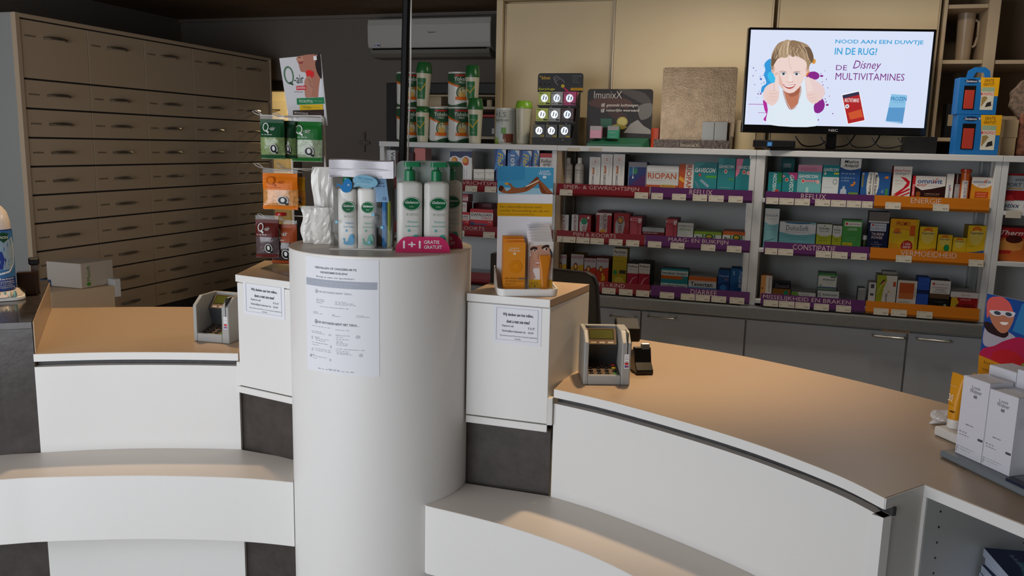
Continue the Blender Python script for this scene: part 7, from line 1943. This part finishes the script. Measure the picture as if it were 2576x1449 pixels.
WOP = lambda: WID(.3, .74, .82, '#7d7d84') + [('s', .3, .4, .62, .415, '#55555c', 2), ('s', .08, .29, .42, .31, '#a0a0a8', 3), ('s', .08, .255, .5, .27, '#a0a0a8', 4), ('r', .8, .262, .98, .29, '#55555c'), ('s', .08, .1, .75, .112, '#b4b4bc', 6), ('s', .08, .07, .6, .08, '#b4b4bc', 5)] + [('r', .05, .1 - .02 * k, .07, .108 - .02 * k, '#44444c') for k in range(4)]
specs = [(0, 0, .180, 'tall white skincare carton at the left front of the tray', True), (.0665, 0, .166, 'white skincare carton right of the tall one', True),
         (.0, .062, .182, 'white skincare carton behind the tall one', False), (.0665, .062, .19, 'white skincare carton at the back of the tray', False), (.134, .062, .165, 'white skincare carton at the right rear of the tray', False)]
for s_, n_, hh, lab, pr_ in specs:
    p = wp + wd * s_ + wn * n_
    hz = hh
    if s_ == 0 and n_ == 0:
        hz = zat(2415, 943, p) - .9
    if s_ > 0 and n_ == 0:
        hz = zat(2489, 978, p) - .9
    m = MB().box(0, .065, 0, .058, 0, hz)
    m.box(.002, .063, .001, .03, hz, hz + .0006)
    o = tag(m.build('skincare_carton', SKC, loc=(p.x, p.y, .9006), rz=rzb, bevel=.0009), lab, 'box', 'white skincare cartons on the tray')
    if pr_:
        art('print', o, plane_map((0, 0, 0), (1, 0, 0), (0, 0, 1), .065, hz), WOP())
        art('side_print', o, plane_map((.065, 0, 0), (0, 1, 0), (0, 0, 1), .058, hz), [('s', .15, .6 + .02 * k, .9, .607 + .02 * k, '#b0b0b8', 7) for k in range(8)] + [('s', .15, .05 + .015 * k, .8, .055 + .015 * k, '#b0b0b8', 6) for k in range(4)])
# tube display with poster
db = at(2372, 1100, z=CZ)
td = thing('sun_cream_display', 'white sun cream stand with a skiing poster', 'display', (db.x + .1, db.y + .05, CZ), world=True)
o2 = Vector((db.x - .018, db.y + .01))
MB().prism([tuple(o2 + wd * s_ + wn * n_) for s_, n_ in ((0, 0), (.15, 0), (.15, .1), (0, .1))], CZ + .001, CZ + .022).build('base', WHITEP, td, bevel=.004, seg=2)
pb_ = at(2461, 928, z=1.02)
pz0, pz1 = 1.02, zat(2480, 738, (pb_.x, pb_.y))
P0 = Vector((pb_.x, pb_.y))
MB().prism([tuple(P0), tuple(P0 + wd * .152), tuple(P0 + wd * .152 + wn * .003), tuple(P0 + wn * .003)], CZ + .023, pz1).build('poster_board', PAPER, td)
qp = quad_px((437, 46), (700, 92), (690, 592), (378, 565))
art('poster_print', td, plane_map((P0.x, P0.y, pz0 - .01), (wd.x, wd.y, 0), (0, 0, 1), .15, pz1 - pz0 + .01), measured(qp, [
    ('p', [(437, 46), (700, 92), (690, 592), (378, 565)], '#1c4a94'), ('p', [(600, 90), (700, 100), (700, 300), (560, 260)], '#2f78b0'),
    ('q', [(415, 290), (440, 240), (520, 260), (580, 300), (560, 370), (420, 380)], '#a9a6b4'), ('q', [(415, 240), (440, 225), (540, 270), (520, 310), (440, 290)], '#2a1c22'),
    ('q', [(440, 150), (460, 130), (560, 140), (562, 200), (535, 270), (500, 280), (460, 230)], '#b9785c'), ('q', [(432, 190), (436, 100), (460, 66), (510, 60), (545, 95), (560, 150), (520, 142), (455, 160), (440, 195)], '#d8605c'),
    ('q', [(450, 150), (565, 145), (562, 172), (540, 180), (515, 170), (490, 180), (462, 176)], '#d0d2d8'), ('e', 486, 162, 17, 12, '#3c4450'), ('e', 540, 162, 16, 12, '#3c4450'), ('q', [(500, 216), (540, 212), (530, 228), (510, 230)], '#efe6e0'),
    ('q', [(390, 470), (410, 400), (470, 370), (520, 330), (600, 290), (660, 330), (700, 420), (700, 530), (540, 500)], '#b01f4c'), ('q', [(460, 420), (520, 380), (590, 390), (630, 440), (600, 500), (470, 480)], '#b81f2c'),
    ('q', [(620, 270), (640, 190), (680, 150), (700, 150), (700, 285)], '#8a6a74'), ('q', [(620, 270), (700, 255), (700, 285), (625, 290)], '#1f8a3c'), ('e', 700, 130, 25, 14, '#1f8a3c'), ('q', [(615, 450), (640, 440), (670, 500), (640, 500)], '#8a9a4a'),
    ('p', [(388, 445), (700, 515), (700, 592), (380, 566)], '#c98a1c'), ('t', 'Intensieve bescherming', 415, 478, 780, 530, '#5a4420', ''), ('t', 'voor gezicht en lichaam', 405, 520, 790, 575, '#5a4420', '')]), 'gloss')
for k, (s_, n_) in enumerate(((.022, .03), (.04, .068), (.085, .068))):
    p = o2 + wd * s_ + wn * n_
    t = thing('sun_cream_tube', ['orange sun cream tube standing on its white cap in front', 'orange sun cream tube behind the front one', 'orange sun cream tube hidden behind the white cartons'][k], 'tube', (p.x, p.y, CZ + .0226), rzb, group='orange sun cream tubes')
    m = MB()
    loft(m, [(rounded(.013, .012, .011), .02), (rounded(.0145, .012, .011), .05), (rounded(.017, .006, .005), .105), (rounded(.018, .001, .0008), .122)])
    m.build('body', M('tube_yellow', '#e09a1c', .3), t, smooth=True)
    MB().lathe([(.0125, 0), (.0135, .003), (.0125, .02)], 18).build('cap', WHITEP, t, smooth=True)
    art('label_print', t, plane_map((-.013, -.0149, .03), (1, 0, 0), (0, .105, 1), .026, .075), [('t', '30', .1, .4, .6, .62, '#f2e4c4', 'b'), ('s', .1, .3, .8, .33, '#a86a14', 3), ('r', .5, .1, .95, .14, '#4a3418'), ('s', .1, .85, .8, .88, '#f0dcb0', 3)], 'gloss')
cw = at(2352, 1062, z=CZ)
pouch('crumpled_film', 'crumpled clear wrapper beside the sun cream stand', cw.x + .012, cw.y - .015, CZ + .001, .055, .034, .016, .4, 'wrapper', M('crumpled_white', '#e6e6e6', .15, bump=(14, .9)), 9)
# brochures in the open cabinet
for k in range(9):
    s_, d_ = .03 + .003 * math.sin(k * 2.1), .185 + .004 * math.cos(k * 1.7)
    ang_ = math.atan2(ddir.y, ddir.x) - .61 + (.025 * math.sin(k * 3.3) if k < 7 else (.07 if k == 7 else -.02))
    p = oc_pt = (A0 + ddir * s_ + ndir * d_)
    m = MB().box(0, .21, 0, .148, 0, .0165)
    for j in range(4):
        m.box(.002, .212, -.0008, .147, .002 + .0036 * j, .0036 + .0036 * j)
    o = tag(m.build('brochure', M('brochure_paper', '#b4bccc', .6), loc=(p.x, p.y, .5685 + .0172 * k), rz=ang_), ['lowest bundle of brochures in the open cabinet', 'second bundle of brochures from the shelf', 'third bundle of brochures from the shelf', 'fourth bundle of brochures from the shelf', 'fifth bundle of brochures from the shelf', 'sixth bundle of brochures from the shelf',
             'seventh bundle of brochures from the shelf', 'turned brochure bundle just below the top one', 'top brochure with a navy and orange cover'][k], 'brochure', 'brochures in the open cabinet')
    art('cover_print', o, plane_map((0, 0, .0166), (1, 0, 0), (0, 1, 0), .21, .148), [('r', 0, 0, 1, 1, '#1c2c54'), ('p', [(.25, .3), (.6, .15), (1, .35), (1, 1), (.3, 1)], '#2f6f80'), ('p', [(.35, .75), (.7, .6), (1, .8), (1, 1), (.5, 1)], '#c98a24'), ('s', .12, .25, .5, .32, '#7f8fae', 6), ('p', [(.55, .2), (.85, .16), (.85, .22), (.56, .26)], '#8a5a34')], 'gloss')
fp = front_pt((tuple(A0), tuple(A0 + ddir)), 2566, 1420)
yl = thing('yellow_folder', 'yellow folder edge at the lower right corner', 'folder', (fp[0], fp[1], .5685), math.atan2(ddir.y, ddir.x))
yh = zat(2574, 1350, fp[:2]) - .5685
MB().box(0, .004, .02, .16, 0, yh).build('cover', M('folder_yellow', '#d8d044', .5), yl, bevel=.001)
MB().box(.005, .02, .022, .158, .002, yh - .006).build('pages', PAPER, yl)

# ------------------------------------------------------------------ black pole on the column
pz = at(1013, 396, y=2.08)
pt_ = at(1023, 0, y=2.02)
d_ = (pt_ - pz).normalized()
topp = pt_ + d_ * ((CEIL_Z - pt_.z) / d_.z)
bot = pz - d_ * ((pz.z - 1.2315) / d_.z)
po = thing('black_pole', 'thin black pole rising from the column to the ceiling', 'pole', (bot.x, bot.y, 1.2315), world=True)
POLE = M('pole_black', '#0a0a0b', .6, spec=.2)
MB().tube([bot, topp], .0105, 10).build('tube', POLE, po, smooth=True)
MB().tube([bot + Vector((.006, -.008, 0)), topp + Vector((.006, -.008, 0))], .0035, 6).build('cable_clip', POLE, po)
MB().lathe([(.03, 0), (.03, .004), (.012, .008)], 20).build('foot', BLACK, po, loc=(bot.x, bot.y, 1.2315), smooth=True)
c0 = at(1034, 0, y=2.1)
c1 = at(1033, 182, y=2.1)
dv = (c0 - c1).normalized()
ctop = c0 + dv * ((CEIL_Z - c0.z) / dv.z)
MB().tube([bot + Vector((.012, .004, .01)), c1, ctop], .0022, 6).build('white_cord', WIRE, po)
